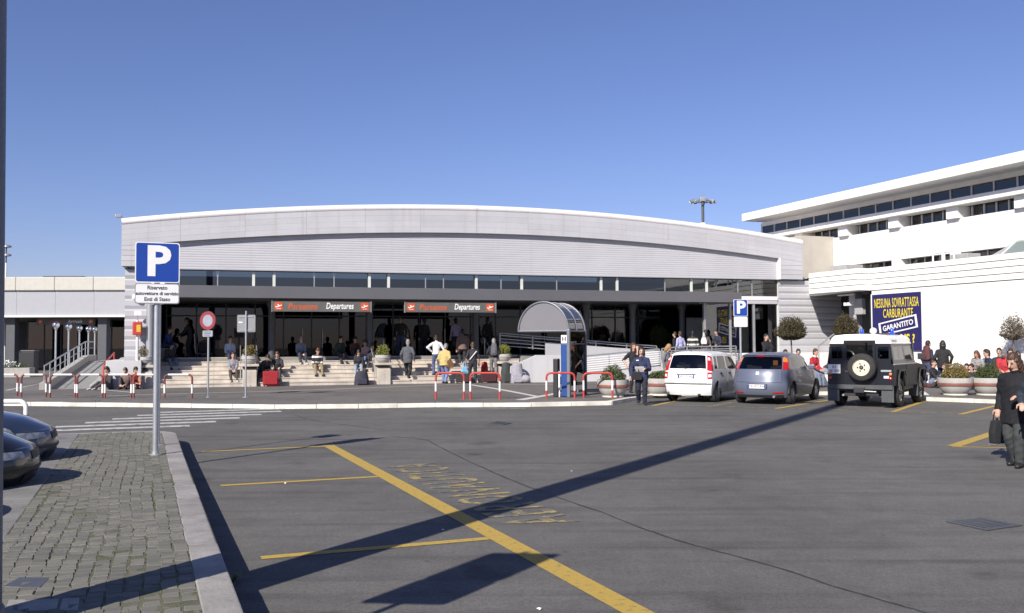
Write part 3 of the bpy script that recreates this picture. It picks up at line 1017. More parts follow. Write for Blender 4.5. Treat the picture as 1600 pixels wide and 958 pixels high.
# ---------------- ramp, lamps and arrivals hall on the left
LR = empty('side_ramp', (0, 41, 0), TA, 'narrow concrete ramp with a railed parapet left of the terminal', 'ramp')
MB().prismx([(.4, .08), (11, 1.0), (14, 1.0), (14, .08)], -18.45, -17.0).build('ramp_surface', M_rampf, LR)
MB().prismx([(.1, .08), (.1, .35), (11, 1.28), (14, 1.28), (14, .08)], -18.72, -18.46).build('parapet', M_conc, LR, bevel=.02)
MB().prismx([(.4, .08), (.4, .25), (11, 1.16), (14, 1.16), (14, .08)], -16.99, -16.75).build('parapet', M_conc, LR, bevel=.02)
LRR = empty('ramp_railing', (0, 41, 0), TA, 'grey railing on the parapet of the side ramp by the globe lamps', 'railing')
MB().tube([(-18.6, .4, 1.0), (-18.6, 11, 1.95), (-18.6, 13.8, 1.95)], .03, 8).build('handrail', M_steel, LRR, smooth=60)
MB().tube([(-18.6, .4, .7), (-18.6, 11, 1.64), (-18.6, 13.8, 1.64)], .015, 6).build('middle_rail', M_steel, LRR, smooth=60)
for k in range(10):
    y = .4 + 10.6 * k / 9
    z = .35 + .93 * (y - .1) / 10.9
    MB().tube([(-18.6, y, z), (-18.6, y, z + .66)], .02, 6).build('post', M_steel, LRR, smooth=60)
rr = empty('red_handrail', TW(-16.6, 1.2, PZ), TA, 'red painted handrail against the white plinth left of the steps', 'handrail')
MB().tube([(0, 0, 0), (0, 0, .9), (0, 3.5, 1.35), (0, 3.5, .2)], .035, 8).build('rail', M_red, rr, smooth=50)
M_chrome = pm('chrome', (0.75, 0.75, 0.75), 0.08, metal=1.0, var=.02)
for i, (px, gy) in enumerate([(87, 508), (107, 510.5), (124, 513), (138, 514), (148, 515.2)]):
    d = .93 * 1467 / (539 - gy)
    b = atd(px, 540, d)
    nm = ['nearest', 'second', 'third', 'fourth', 'farthest'][i]
    e = empty('globe_lamp', (b.x, b.y, PZ), 0, '%s of the five slim lamp posts with a chrome globe' % nm, 'lamp post', 'globe lamps by the side ramp')
    H = 2.73 - PZ
    MB().tube([(0, 0, 0), (0, 0, H - .12)], .042, 10).build('post', M_steel, e, smooth=60)
    gl = MB().lathe([(.03, -.16)] + [(.16 * math.sin(t * math.pi / 10), -.16 * math.cos(t * math.pi / 10)) for t in range(1, 10)] + [(.01, .16)], 18, 0, 0, H)
    gl.build('globe', M_chrome, e, smooth=60)
    MB().lathe([(.07, 0), (.09, .03), (.05, .06)], 12, 0, 0, H - .2).build('collar', M_steel, e, smooth=40)

AR = empty('arrivals_building', atd(70, 500, 60) * 1.0, R(2), 'flat roofed arrivals hall with a pale fascia at far left', 'building')
AR.location.z = 0
def az(y): return CH + (538.9 - y) * 60 / FPX
xl, xr = -9.0, 5.6
M_fasc = pm('pale_cream_fascia', (0.46, 0.45, 0.40), 0.6, var=.05, streak=.1)
M_fgrey = pm('pale_grey_fascia', (0.33, 0.34, 0.365), 0.55, var=.04)
for k in range(6):
    a, b = xl + (xr - xl) * k / 6 + .006, xl + (xr - xl) * (k + 1) / 6 - .006
    MB().box(a, b, -.35, .2, az(454), az(433)).build('upper_fascia_panel', M_fasc, AR, bevel=.05)
    MB().box(a, b, -.2, .2, az(491.5), az(454) - .01).build('lower_fascia_panel', M_fgrey, AR)
MB().box(xl, xr, -.3, .3, az(495.5), az(492)).build('fascia_trim', M_whitep, AR)
MB().box(xl, xr, .2, 14, az(440), az(434)).build('roof', M_fgrey, AR)
MB().box(xl, xr, .3, 12, az(496.5), az(495)).build('canopy_soffit', M_darkmet, AR)
MB().box(xl, xr, 11.8, 12, 0.1, az(496)).build('rear_wall', M_inter, AR)
for x in (-4.2, -2.3, 3.5, 5.3):
    MB().box(x - .28, x + .28, .3, .9, .1, az(496)).build('pillar', M_darkmet, AR, bevel=.02)
for k in range(8):
    x = -3.9 + 9.3 * k / 8
    MB().box(x + .03, x + 1.1, 6.0, 6.012, .1, az(498)).build('glass_pane', G_hall, AR)
    MB().box(x - .03, x + .03, 5.95, 6.06, .1, az(498)).build('mullion', M_frame, AR)
MB().box(-1.4, .9, 3, 6, az(434), az(427)).build('roof_box', M_fasc, AR, bevel=.04)
MB().box(-1.5, 1.1, 2.9, 6.1, az(427), az(425.8)).build('roof_box_lid', M_darkmet, AR)
MB().box(-5.2, -4.4, 1, 2, az(434), az(432)).build('roof_vent', M_fasc, AR)
asg = empty('arrivals_sign', (0, 0, 0), 0, 'grey hanging sign reading Arrivi Arrivals under the far left canopy', 'sign')
asg.location = AR.location + Vector((0.7, 1.4, az(506.5)))
MB().box(-1.9, 1.9, -.06, .06, 0, .40).build('sign_box', M_sgrey, asg, bevel=.01)
text('Arrivi', .3, M_or, 'lettering', asg, front(-.7, -.065, .2), bold=.006, shear=.2)
text('Arrivals', .3, M_signw, 'lettering', asg, front(.6, -.065, .2), bold=.006, shear=.2)
plane_icon(asg, -1.65, .2, .3, -.07)
plane_icon(asg, 1.65, .2, .3, -.07)
for s in (-1.2, 1.2):
    MB().tube([(s, 0, .4), (s, 0, .52)], .02, 6).build('hanger', M_darkmet, asg)
bn = empty('dark_kiosk', atd(47, 540, 52), R(5), 'dark upright cabinet standing in front of the arrivals hall', 'cabinet')
bn.location.z = PZ
MB().box(-.35, .35, -.3, .3, 0, 1.35).build('body', M_blk, bn, bevel=.03)
MB().box(-.38, .38, -.33, .33, 1.35, 1.42).build('lid', M_darkmet, bn, bevel=.02)
tr = empty('concrete_trough', atd(20, 570, 50), R(5), 'low concrete trough with white flowers at far left', 'planter')
tr.location.z = PZ
MB().prismx([(-.3, 0), (-.36, .5), (.36, .5), (.3, 0)], -1.2, 1.0).build('trough', M_conc, tr, bevel=.02)
leaf_ball(MB(), (-.1, 0, .62), .95, .3, .25, 500, .05).build('foliage', M_leafg, tr)
leaf_ball(MB(), (-.2, -.1, .72), .7, .3, .2, 130, .05).build('flowers', M_whitep, tr)

# far light masts
def mast(px, ytop, ybase, d, label, heads, r0=.16, r1=.09):
    top = atd(px, ytop, d)
    e = empty('light_mast', (top.x, top.y, 0), 0, label, 'light mast')
    MB().tube([(0, 0, 0), (0, 0, top.z * .86)], [r0 * 1.5, r0], 12).build('mast', M_whitep, e, smooth=60)
    MB().tube([(0, 0, top.z * .86), (0, 0, top.z)], r1, 10).build('mast_head', M_darkmet, e, smooth=60)
    return e, top.z
e, zt = mast(1098, 313, 350, 80, 'tall floodlight mast with a ring of lamps behind the terminal roof', 8, .28, .12)
MB().tube([(1.0 * math.cos(t * math.pi / 8), .6 * math.sin(t * math.pi / 8), zt - .12) for t in range(16)], .05, 6, closed=True).build('head_ring', M_steel, e)
for k in range(9):
    a = k / 9 * 6.283
    MB().box(-.17, .17, -.12, .12, -.13, .1).xform(Matrix.Translation((1.0 * math.cos(a), .6 * math.sin(a), zt - .1 + .05 * (k % 2))) @ Matrix.Rotation(a, 4, 'Z') @ Matrix.Rotation(.5, 4, 'Y')).build('floodlight', M_alu, e, bevel=.02)
MB().box(-.3, .3, -.3, .3, zt - .05, zt + .22).build('winch_box', M_alu, e, bevel=.04)
MB().tube([(.05, 0, zt + .2), (.05, 0, zt + .75)], .025, 6).build('lightning_rod', M_steel, e)
e, zt = mast(10, 384, 540, 70, 'thin lamp post with two flat lamp heads at the far left edge', 2, .06, .05)
for z in (zt - .05, zt - .7):
    MB().lathe([(.05, -.12), (.32, -.06), (.3, .04), (.1, .12)], 14, .05, 0, z).build('lamp_head', M_alu, e, smooth=40)
an = empty('roof_antenna', TW(-15.8, .4, 6.7), TA, 'small antenna on the left corner of the arched roof', 'antenna')
MB().tube([(0, 0, 0), (-.05, 0, .1), (-.22, 0, .17)], .02, 6).build('arm', M_alu, an)
MB().box(-.35, -.12, -.05, .05, .10, .22).build('panel', M_alu, an, bevel=.02)
# wall lamp and hose box on the left pier
fl = empty('globe_wall_lamp', TW(-15.35, .1, 3.65), TA, 'white globe wall lamp on the left ribbed pier', 'lamp')
MB().lathe([(.02, -.12)] + [(.13 * math.sin(t * math.pi / 8), -.13 * math.cos(t * math.pi / 8)) for t in range(1, 8)] + [(.01, .13)], 16).build('globe', M_whitep, fl, smooth=60)
MB().tube([(0, 0, .1), (.05, .15, .2)], .03, 6).build('bracket', M_alu, fl)
hb = empty('letter_box', TW(-15.25, -.05, 1.19), TA, 'red box with a yellow front on a pale post beside the left column', 'box')
MB().tube([(0, 0, 0), (0, 0, 1.55)], .05, 10).build('post', M_whitep, hb, smooth=60)
MB().box(-.17, .17, -.14, .12, .98, 1.5).build('body', M_red, hb, bevel=.04)
MB().box(-.02, .13, -.15, -.138, 1.1, 1.38).build('front_panel', pm('yellow_panel', (0.6, 0.4, 0.03), .5), hb)
MB().box(-.12, .14, -.03, .03, 1.75, 1.92).build('small_sign', M_signw, hb)
MB().tube([(0, 0, 1.5), (0, 0, 1.8)], .02, 6).build('sign_stem', M_steel, hb)

# ------------------------------------------------------------------ white building on the right
BA = R(20.3)
B = empty('white_building', (0, 0, 0), -(R(90) - BA), 'long overexposed white building with window bands and a flat overhanging roof', 'building')
Bm = Matrix.Rotation(-(R(90) - BA), 4, 'Z')
Bi = Bm.inverted()
def BP(px, py, c):
    o = Bi @ Vector((0, 0, CH))
    d = Bi.to_3x3() @ ray(px, py)
    return o + d * ((c - o.y) / d.y)
XE = -12.0
x0 = BP(1362, 455, 28.6).x
MB().box(x0, XE, 28.6, 29.1, .05, 3.97).build('ground_floor_wall', M_white, B)
zl0, zl1 = 3.99, 4.97
xj = BP(1341, 450, 28.05).x
xA = BP(1264, 450, 28.05).x
for k in range(4):
    a, b = zl0 + (zl1 - zl0) * k / 4 + .014, zl0 + (zl1 - zl0) * (k + 1) / 4 - .014
    MB().box(xj + .01, XE, 28.57, 28.79, a, b).build('fascia_board', M_white, B, bevel=.012)
    MB().prism([(xA, 28.05), (xj, 28.05), (xj, 28.56), (xj, 28.8), (xA + .4, 29.2), (xA - 1.9, 29.75), (xA - 1.9, 29.55)], a + .01, b + .01).build('fascia_board', M_white, B, bevel=.012)
MB().prism([(xA + .05, 28.1), (xj - .05, 28.1), (xj - .05, 28.75), (XE, 28.75), (XE, 33.4), (-46, 33.4), (xA - 1.8, 29.6)], zl0 + .04, zl1 - .03).build('terrace_slab', M_recess, B)
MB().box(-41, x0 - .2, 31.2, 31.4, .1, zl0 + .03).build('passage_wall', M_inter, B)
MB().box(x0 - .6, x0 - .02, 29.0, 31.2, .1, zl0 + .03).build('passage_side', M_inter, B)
xp = BP(1337, 490, 29.4).x
MB().box(xp - .2, xp + .2, 29.2, 29.6, .1, zl0 + .03).build('pillar', M_clad2, B, bevel=.015)
MB().box(xp + .5, xp + 1.0, 28.9, 29.1, 3.0, 3.7).build('vent_box', M_curt, B, bevel=.02)
for k in (0, 1):
    MB().box(xp + .15 + .22 * k, xp + .3 + .22 * k, 28.6, 28.85, 3.4, 3.55).build('floodlight', M_whitep, B, bevel=.02)
MB().box(xA + .8, xA + 1.9, 29.0, 29.1, 3.88, 3.94).build('tube_light', M_whitep, B)
# beige block
MB().box(-44.5, -39.9, 30.55, 33.0, 4.9, 7.25).build('beige_block', M_beige, B, bevel=.01)
# upper wall
CW = 32.6
MB().box(-39.88, XE, CW, CW + .4, 5.68, 7.18).build('upper_wall', M_white, B)
for xs in (-31.9, -24.3, -17.0):
    MB().box(xs, xs + .012, CW - .004, CW, 5.68, 7.18).build('wall_joint', M_curt, B)
pw = 1.165
n2 = 0
x = -46.05
M_winfr = pm('white_window_frame', (0.62, 0.62, 0.62), .5)
while x < XE - pw:
    MB().box(x + .03, x + pw - .03, CW + .03, CW + .042, 8.02, 8.5).build('window_pane', G_dark, B)
    MB().box(x - .03, x + .03, CW - .02, CW + .1, 8.0, 8.52).build('mullion', M_winfr, B)
    x += pw
MB().box(-46.1, XE, CW, CW + .3, 8.52, 8.74).build('window_head', M_white, B)
MB().box(-46.4, XE, CW - .45, CW + .35, 7.70, 8.0).build('string_course', M_white, B, bevel=.01)
# middle band of recessed windows between white brackets
bx = [BP(p, 360, CW).x for p in (1252, 1327, 1406, 1493)]
stp = (bx[3] - bx[0]) / 3
xs = bx[0] - stp
while xs < XE - stp:
    MB().box(xs - .32, xs + .32, CW - .2, CW + .55, 7.18, 7.70).build('bracket', M_white, B, bevel=.01)
    for k in range(4):
        a = xs + .5 + (stp - 1.0) * k / 4
        MB().box(a + .03, a + (stp - 1.0) / 4 - .03, CW + .5, CW + .512, 7.19, 7.69).build('window_pane', G_dark, B)
        MB().box(a - .03, a + .03, CW + .44, CW + .56, 7.19, 7.69).build('mullion', M_winfr, B)
    MB().box(xs - .32 + .64, xs + stp - .32, CW + .58, CW + .7, 7.15, 7.7).build('spandrel', M_curt, B)
    # terrace level windows
    MB().box(xs - .25, xs + .25, CW - .1, CW + .5, 4.97, 5.68).build('bracket', M_white, B, bevel=.01)
    for k in range(3):
        a = xs + .4 + (stp - .8) * k / 3
        MB().box(a + .03, a + (stp - .8) / 3 - .03, CW + .45, CW + .462, 4.97, 5.68).build('window_pane', G_dark, B)
        MB().box(a - .03, a + .03, CW + .4, CW + .5, 4.97, 5.68).build('mullion', M_winfr, B)
    xs += stp
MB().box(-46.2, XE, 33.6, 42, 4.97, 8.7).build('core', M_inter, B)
MB().box(-46.3, -46.15, CW + .1, 42, 4.97, 8.7).build('end_wall', M_beige, B)
xt = BP(1159, 334, 31.1).x
MB().box(xt, XE, 31.1, 42, 8.74, 9.16).build('roof_slab', M_white, B, bevel=.015)
for k in range(5):
    MB().box(-46.0 + k * .55 - 2, -45.75 + k * .55 - 2, 36, 36.3, 8.2 + .1 * (k % 2), 8.9).build('roof_equipment', M_whitep, B)
# glazed lantern on the terrace
gx0, gx1 = BP(1545, 398, 29.3).x, XE
for k in range(9):
    a = gx0 + .55 + (gx1 - gx0 - .55) * k / 9
    b = gx0 + .55 + (gx1 - gx0 - .55) * (k + 1) / 9
    MB().hexa([(a + .03, 29.3, 4.99), (b - .03, 29.3, 4.99), (b - .03, 29.31, 4.99), (a + .03, 29.31, 4.99)], [(a + .03, 30.1, 5.55), (b - .03, 30.1, 5.55), (b - .03, 30.11, 5.55), (a + .03, 30.11, 5.55)]).build('lantern_pane', glass('pale_lantern_glass', (.7, .78, .76), .9, .03, (.4, .5, .48), .5), B)
    MB().tube([(a, 29.28, 4.99), (a, 30.1, 5.57)], .03, 6).build('lantern_bar', M_winfr, B)
MB().tube([(gx0, 29.6, 4.98), (gx0 + .5, 30.1, 5.57), (XE, 30.1, 5.57)], .04, 6).build('lantern_ridge', M_winfr, B)
MB().add([(gx0, 29.3, 4.99), (gx0 + .52, 29.3, 4.99), (gx0 + .52, 30.1, 5.55)], [(0, 1, 2)]).build('lantern_end', M_curt, B)
MB().box(-36.6, -35.6, 29.8, 30.8, 4.97, 5.4).build('air_unit', M_curt, B, bevel=.03)
MB().box(-29.9, -29.0, 30.3, 31.0, 4.97, 5.35).build('air_unit', M_curt, B, bevel=.03)
for o_ in (-30.1, -29.5):
    MB().tube([(o_, 29.6, 4.97), (o_, 29.6, 5.4), (o_ + .5, 29.6, 5.4), (o_ + .5, 29.6, 4.97)], .04, 6).build('pipe', M_whitep, B)
# poster
pl, pr = BP(1363, 500, 28.52), BP(1440, 500, 28.52)
PW = pr.x - pl.x
zb, zt = BP(1440, 548, 28.52).z, BP(1440, 455.5, 28.52).z
PO = empty('poster', Bm @ Vector(((pl.x + pr.x) / 2, 28.545, zb)), -(R(90) - BA), 'tall navy poster with yellow lettering on the white wall behind the off-roader', 'poster')
HH = zt - zb
M_navy = pm('poster_navy', (0.018, 0.016, 0.10), .5, var=.1, scale=2)
M_pyel = pm('poster_yellow', (0.78, 0.62, 0.02), .5, var=.05)
MB().box(-PW / 2, PW / 2, -.02, .02, 0, HH).build('panel', M_navy, PO)
for s in (-1, 1):
    MB().box(s * (PW / 2 + .03) - .03, s * (PW / 2 + .03) + .03, -.03, .03, -.05, HH + .02).build('frame_strip', M_whitep, PO)
text('NESSUNA SOVRATTASSA', .6, M_pyel, 'lettering', PO, front(0, -.024, HH * .84), bold=.004, spacing=1.12, fit=(PW * .90, HH * .165))
text('CARBURANTE', .60, M_pyel, 'lettering', PO, front(.1, -.024, HH * .655), bold=.004, spacing=1.12, fit=(PW * .60, HH * .155))
st = MB()
for (a, b, c, d) in ((-1, 1, .80, 1), (-1, 1, -1, -.80), (-1, -.9, -.8, .8), (.9, 1, -.8, .8)):
    pts = [(a, c), (b, c), (b, d), (a, d)]
    st.prismy([(x * PW * .39, z * .27) for x, z in pts], -.026, -.022)
st.xform(Matrix.Translation((.08, 0, HH * .44)) @ Matrix.Rotation(R(-9), 4, 'Y'))
st.build('stamp_frame', M_signw, PO)
text('GARANTITO', .42, M_signw, 'lettering', PO, Matrix.Translation((.08, -.024, HH * .44)) @ Matrix.Rotation(R(-9), 4, 'Y') @ FRONT, bold=.01, fit=(PW * .62, HH * .095))
text('US ?', .5, M_pyel, 'lettering', PO, front(.62, -.024, HH * .20), bold=.012, width=.9)
# low bench wall in front of the white building
BW = empty('bench_wall', (0, 0, 0), -(R(90) - BA), 'low white bench wall along the foot of the white building', 'wall')
bx0 = BP(1455, 590, 27.2).x
MB().box(bx0, -14, 27.05, 27.65, PZ - .04, .55).build('seat_wall', M_white, BW, bevel=.02)
MB().box(bx0 - .03, -13.97, 27.02, 27.68, .55, .60).build('coping', M_step, BW, bevel=.012)
BW2 = empty('bench_wall', (0, 0, 0), 0, 'low white wall people sit on behind the silver hatchback', 'wall')
BW2.location = Vector((atd(1262, 560, 35.5).x, 35.5, PZ)); BW2.rotation_euler[2] = TA
MB().box(-1.9, 2.2, 0, .5, 0, .48).build('seat_wall', M_white, BW2, bevel=.02)
MB().box(-1.93, 2.23, -.03, .53, .48, .53).build('coping', M_step, BW2, bevel=.012)
# ------------------------------------------------------------------ tall lamp mast at the left edge of the view
mp_ = Vector((-3.118, 5.27, .2))
LM = empty('lamp_mast', mp_, 0, 'thick dark grey lamp mast standing at the left edge of the view', 'lamp post')
LM.rotation_euler[1] = R(-.45)
M_mast = pm('weathered_grey_steel', (0.14, 0.155, 0.18), 0.6, metal=.1, var=.15, scale=2.5)
MB().tube([(0, 0, 0), (0, 0, 6), (0, 0, 17.2)], [.25, .245, .225], 32).build('mast', M_mast, LM, smooth=60)
MB().lathe([(.4, 0), (.4, .03), (.27, .04), (.262, .12), (.252, .13)], 24).build('base_flange', M_mast, LM, smooth=40)
MB().tube([(-1.2, 0, 17.1), (0, 0, 17.2), (.3, 0, 17.1)], .05, 8).build('cross_arm', M_mast, LM, smooth=60)
for x in (-1.2, .3):
    MB().lathe([(.05, .1), (.3, .05), (.3, -.05), (.1, -.1)], 16, x, 0, 17.05).build('lamp_head', M_alu, LM, smooth=40)

# ------------------------------------------------------------------ parking signs
def round_rect(wd, h, r, n=4):
    pts = []
    for cx, cz, a0 in ((wd / 2 - r, r, -90), (wd / 2 - r, h - r, 0), (-wd / 2 + r, h - r, 90), (-wd / 2 + r, r, 180)):
        for k in range(n + 1):
            a = R(a0 + 90 * k / n)
            pts.append((cx + r * math.cos(a), cz + r * math.sin(a)))
    return pts
def board(par, name, wd, h, z0, y, m_face, m_edge, rim=.018, th=.02):
    o = MB().prismy([(x, z + z0) for x, z in round_rect(wd, h, .035)], y - th / 2, y + th / 2).build(name, m_edge, par)
    MB().prismy([(x, z + z0 + rim) for x, z in round_rect(wd - 2 * rim, h - 2 * rim, .03)], y - th / 2 - .002, y - th / 2 - .0005).build('face', m_face, o)
    return o
def p_sign(base, yaw, label, ztop, wd, h1, h2, lines, pole=.03):
    e = empty('parking_sign', base, yaw, label, 'sign')
    MB().tube([(0, .035, 0), (0, .035, ztop)], pole, 14).build('pole', M_steel, e, smooth=60)
    MB().lathe([(pole + .05, 0), (pole + .05, .012), (pole + .012, .016), (pole + .01, .05)], 14, 0, .035).build('base_plate', M_steel, e, smooth=30)
    o = board(e, 'sign_board', wd, h1, ztop - h1, -.01, M_blue, M_signw, .014)
    text('P', h1 * 1.02, M_signw, 'lettering', o, front(.01 * wd, -.0235, ztop - h1 * .5), bold=h1 * .035, width=1.08)
    q = board(e, 'lower_plate', wd, h2, ztop - h1 - h2 - .012, -.01, M_signw, M_signg, .012)
    for k, (s, sz) in enumerate(lines):
        text(s, sz * 1.05, M_ink, 'lettering', q, front(0, -.0235, ztop - h1 - .012 - h2 * (k + .75) / (len(lines) + .5)), bold=.0015, width=.92)
    for z in (ztop - h1 * .3, ztop - h1 * .8):
        MB().box(-.05, .05, .0, .075, z - .015, z + .015).build('clamp', M_steel, e)
    return e
b1 = at(243, 711, .2)
zt1 = atd(243, 379, b1.y).z - .2
p_sign(b1, R(24), 'tall blue parking sign with a lettered plate on the cobbled island', zt1, .61, .59, .295, [('Riservato', .075), ('autovetture di servizio', .066), ('Enti di Stato', .075)], .04)
b2 = atd(1158, 560, 31.7)
b2.z = PZ
p_sign(b2, R(8), 'smaller blue parking sign between the white and the silver hatchback', atd(1158, 468, 31.7).z - PZ, .49, .57, .35, [(' ', .1)], .035)
# parking sign whose shadow falls on the car park
q = at(632, 941, 0)
Ld = 2.45 / math.tan(SUN_EL)
b3 = Vector((q.x - math.sin(SUN_AZ) * Ld, q.y - math.cos(SUN_AZ) * Ld, .2))
p_sign(b3, R(-6), 'parking sign on the island just out of view that shades the car park', 3.40, .60, .68, .48, [('Riservato', .075), ('Enti di Stato', .07)], .028)
# small sign behind the parking sign
b4 = at(247.5, 696, .2)
e = empty('small_sign', b4, R(-32), 'thin post with a small square plate hidden behind the tall parking sign', 'sign')
MB().tube([(0, 0, 0), (0, 0, 2.66)], .022, 10).build('post', M_steel, e, smooth=60)
MB().lathe([(.09, 0), (.09, .012), (.03, .02)], 12).build('base_plate', M_steel, e)
board(e, 'plate', .36, .40, 2.24, -.03, M_signw, M_signg)

# round prohibition sign and a sign seen from behind
b5 = at(324, 621, PZ)
e = empty('round_sign', b5, R(-18), 'round red ringed sign on a grey post in front of the steps', 'sign')
zc = atd(324, 501, b5.y).z - PZ
MB().tube([(0, .03, 0), (0, .03, zc + .28)], .03, 10).build('post', M_steel, e, smooth=60)
def disc(r0, r1, y0, y1, n=28):
    mb = MB()
    for k in range(n):
        a0, a1 = 6.2832 * k / n, 6.2832 * (k + 1) / n
        P = lambda r, a, y: (r * math.cos(a), y, zc + r * math.sin(a))
        mb.hexa([P(r0, a0, y0), P(r1, a0, y0), P(r1, a1, y0), P(r0, a1, y0)], [P(r0, a0, y1), P(r1, a0, y1), P(r1, a1, y1), P(r0, a1, y1)])
    return mb
M_pgrey = pm('dim_white_sign', (0.27, 0.29, 0.34), .45)  # white darkened in the colour, for a face turned away from the sun
disc(.19, .295, -.022, -.004).build('red_ring', pm('dim_sign_red', (.24, .03, .04), .45), e)  # ring red dimmed in its colour too, shade of a turned face
disc(.001, .19, -.018, -.004).build('disc_face', M_pgrey, e)
disc(.001, .297, -.003, .004).build('disc_back', M_signg, e)
o = board(e, 'lower_plate', .38, .2, zc - .52, -.008, M_pgrey, M_signg, .012)
for k in range(3):
    MB().box(-.13, .13 - .06 * (k == 2), -.0225, -.0205, zc - .375 - .05 * k, zc - .36 - .05 * k).build('faded_text_line', M_ink, o)
MB().lathe([(.1, 0), (.1, .015), (.035, .02)], 12, 0, .03).build('base_plate', M_steel, e)
b6 = at(384, 621, PZ)
e = empty('reversed_sign', b6, R(180 + 6), 'grey back of a square sign on a thin post before the steps', 'sign')
zt6 = atd(384, 486, b6.y).z - PZ
MB().tube([(0, .03, 0), (0, .03, zt6)], .028, 10).build('post', M_steel, e, smooth=60)
z0 = atd(384, 519, b6.y).z - PZ
z1 = atd(384, 492, b6.y).z - PZ
o = board(e, 'panel', .57, z1 - z0, z0, -.01, M_signw, M_signg)
for z in (z0 + .06, z1 - .06):
    MB().box(-.22, .22, .002, .02, z - .012, z + .012).build('bracket', M_steel, e)
MB().box(.12, .24, .0015, .004, z1 - .26, z1 - .22).build('sticker', M_signw, o)
MB().lathe([(.1, 0), (.1, .015), (.035, .02)], 12, 0, .03).build('base_plate', M_steel, e)

# ------------------------------------------------------------------ red and white hoop barriers
M_hwhite = pm('hoop_white', (0.74, 0.73, 0.70), .5, var=.1, scale=8)
M_hred = pm('hoop_red', (0.48, 0.05, 0.04), .5, var=.2, scale=6)
M_hrust = pm('hoop_faded_red', (0.17, 0.045, 0.04), .6, var=.25, scale=6)
def hoop(p0, p1, h, label, bands, red, r=.031, grp='hoop barriers along the plaza kerb'):
    c = (p0 + p1) / 2
    d = p1 - p0
    wd = d.length
    e = empty('hoop_barrier', c, math.atan2(d.y, d.x), label, 'barrier', grp)
    cr = .13
    path = [(-wd / 2, 0, 0), (-wd / 2, 0, h - cr)]
    path += [(-wd / 2 + cr - cr * math.cos(R(a)), 0, h - cr + cr * math.sin(R(a))) for a in (18, 36, 54, 72, 90)]
    path += [(wd / 2 - cr + cr * math.sin(R(a)), 0, h - cr + cr * math.cos(R(a))) for a in (0, 18, 36, 54, 72, 90)]
    path += [(wd / 2, 0, 0)]
    P = [Vector(p) for p in path]
    acc = [0]
    for i in range(1, len(P)):
        acc.append(acc[-1] + (P[i] - P[i - 1]).length)
    Lt = acc[-1]
    def pt(s):
        for i in range(1, len(P)):
            if s <= acc[i] + 1e-6:
                t = (s - acc[i - 1]) / max(1e-6, acc[i] - acc[i - 1])
                return P[i - 1].lerp(P[i], t)
        return P[-1]
    Bd = bands(h, wd, Lt)
    for (s0, s1, col) in Bd:
        ss = [s0] + [a for a in acc if s0 + .01 < a < s1 - .01] + [s1]
        MB().tube([pt(s) for s in ss], r if col == 'w' else r * 1.02, 10).build('white_band' if col == 'w' else 'red_band', M_hwhite if col == 'w' else red, e, smooth=60)
    return e
def bands_left(h, wd, L):
    return [(0, .16, 'r'), (.16, .44, 'w'), (.44, h + .06, 'r'), (h + .06, L - h - .06, 'w'), (L - h - .06, L - .44, 'r'), (L - .44, L - .16, 'w'), (L - .16, L, 'r')]
def bands_right(h, wd, L):
    return [(0, .24, 'r'), (.24, .54, 'w'), (.54, L - .54, 'r'), (L - .54, L - .24, 'w'), (L - .24, L, 'r')]
lh = [(-8, 27, 619), (33, 72, 620.5), (78, 117.5, 621.5), (120.5, 160, 622), (164, 205, 622), (209, 249, 622), (257, 300, 622.5)]
nm = ['leftmost faded hoop barrier, cut by the lamp mast', 'second faded hoop barrier from the left on the kerb', 'third faded hoop barrier from the left, before the globe lamps', 'faded hoop barrier before the foot of the side ramp', 'faded hoop barrier in front of the man sitting on the ground', 'faded hoop barrier crossed by the tall parking sign post', 'faded hoop barrier right of the tall parking sign post']
for (a, b, y), l in zip(lh, nm):
    p0, p1 = at(a, y, PZ), at(b, y, PZ)
    hoop(p0, p1, atd(a, 585.5, p0.y).z - PZ, l, bands_left, M_hrust)
rh = [(681, 725, 624, 'red hoop barrier left of the pair in front of the luggage'), (735, 781, 624, 'red hoop barrier right of the pair in front of the luggage'), (854, 898, 622.5, 'red hoop barrier just left of the arched shelter post'), (912, 957, 622, 'red hoop barrier in front of the round planter by the shelter')]
for a, b, y, l in rh:
    p0, p1 = at(a, y, PZ), at(b, y, PZ)
    hoop(p0, p1, atd(a, 583, p0.y).z - PZ, l, bands_right, M_red)
p1 = at(40, 690, 0)
hoop(p1 + Vector((-1.15, -.12, 0)), p1, atd(40, 627, p1.y).z, 'white hoop barrier with a thin red band behind the parked cars', lambda h, wd, L: [(0, .42, 'w'), (.42, .5, 'r'), (.5, L - .5, 'w'), (L - .5, L - .42, 'r'), (L - .42, L, 'w')], M_hred, .045)

# ------------------------------------------------------------------ arched shelter
sp = at(889, 621, PZ)
SH = empty('arched_shelter', sp, R(-25), 'open shelter with an arched smoked roof and steel posts on the plaza', 'shelter')
M_post = pm('shelter_steel', (0.20, 0.21, 0.235), .4, metal=.5)
SWD, SDP = 1.72, 1.45
zb_ = atd(889, 517, sp.y).z - PZ
sh_h = atd(850, 471, sp.y).z - PZ - zb_
def arch(u, y, k=1.0):
    a = math.pi * u
    return (-SWD / 2 + SWD / 2 * k * math.cos(a), y, zb_ + sh_h * k * math.sin(a))
for y in (0, SDP / 2, SDP):
    MB().tube([arch(i / 18, y) for i in range(19)], .032 if y != SDP / 2 else .02, 8).build('arch_rib', M_post, SH, smooth=60)
G_smoke = glass('smoked_polycarbonate', (.55, .55, .57), .9, .06, (.22, .22, .24), .75)
G_roof = glass('smoked_roof_sheet', (.6, .62, .66), .95, .03, (.16, .17, .2), .4)
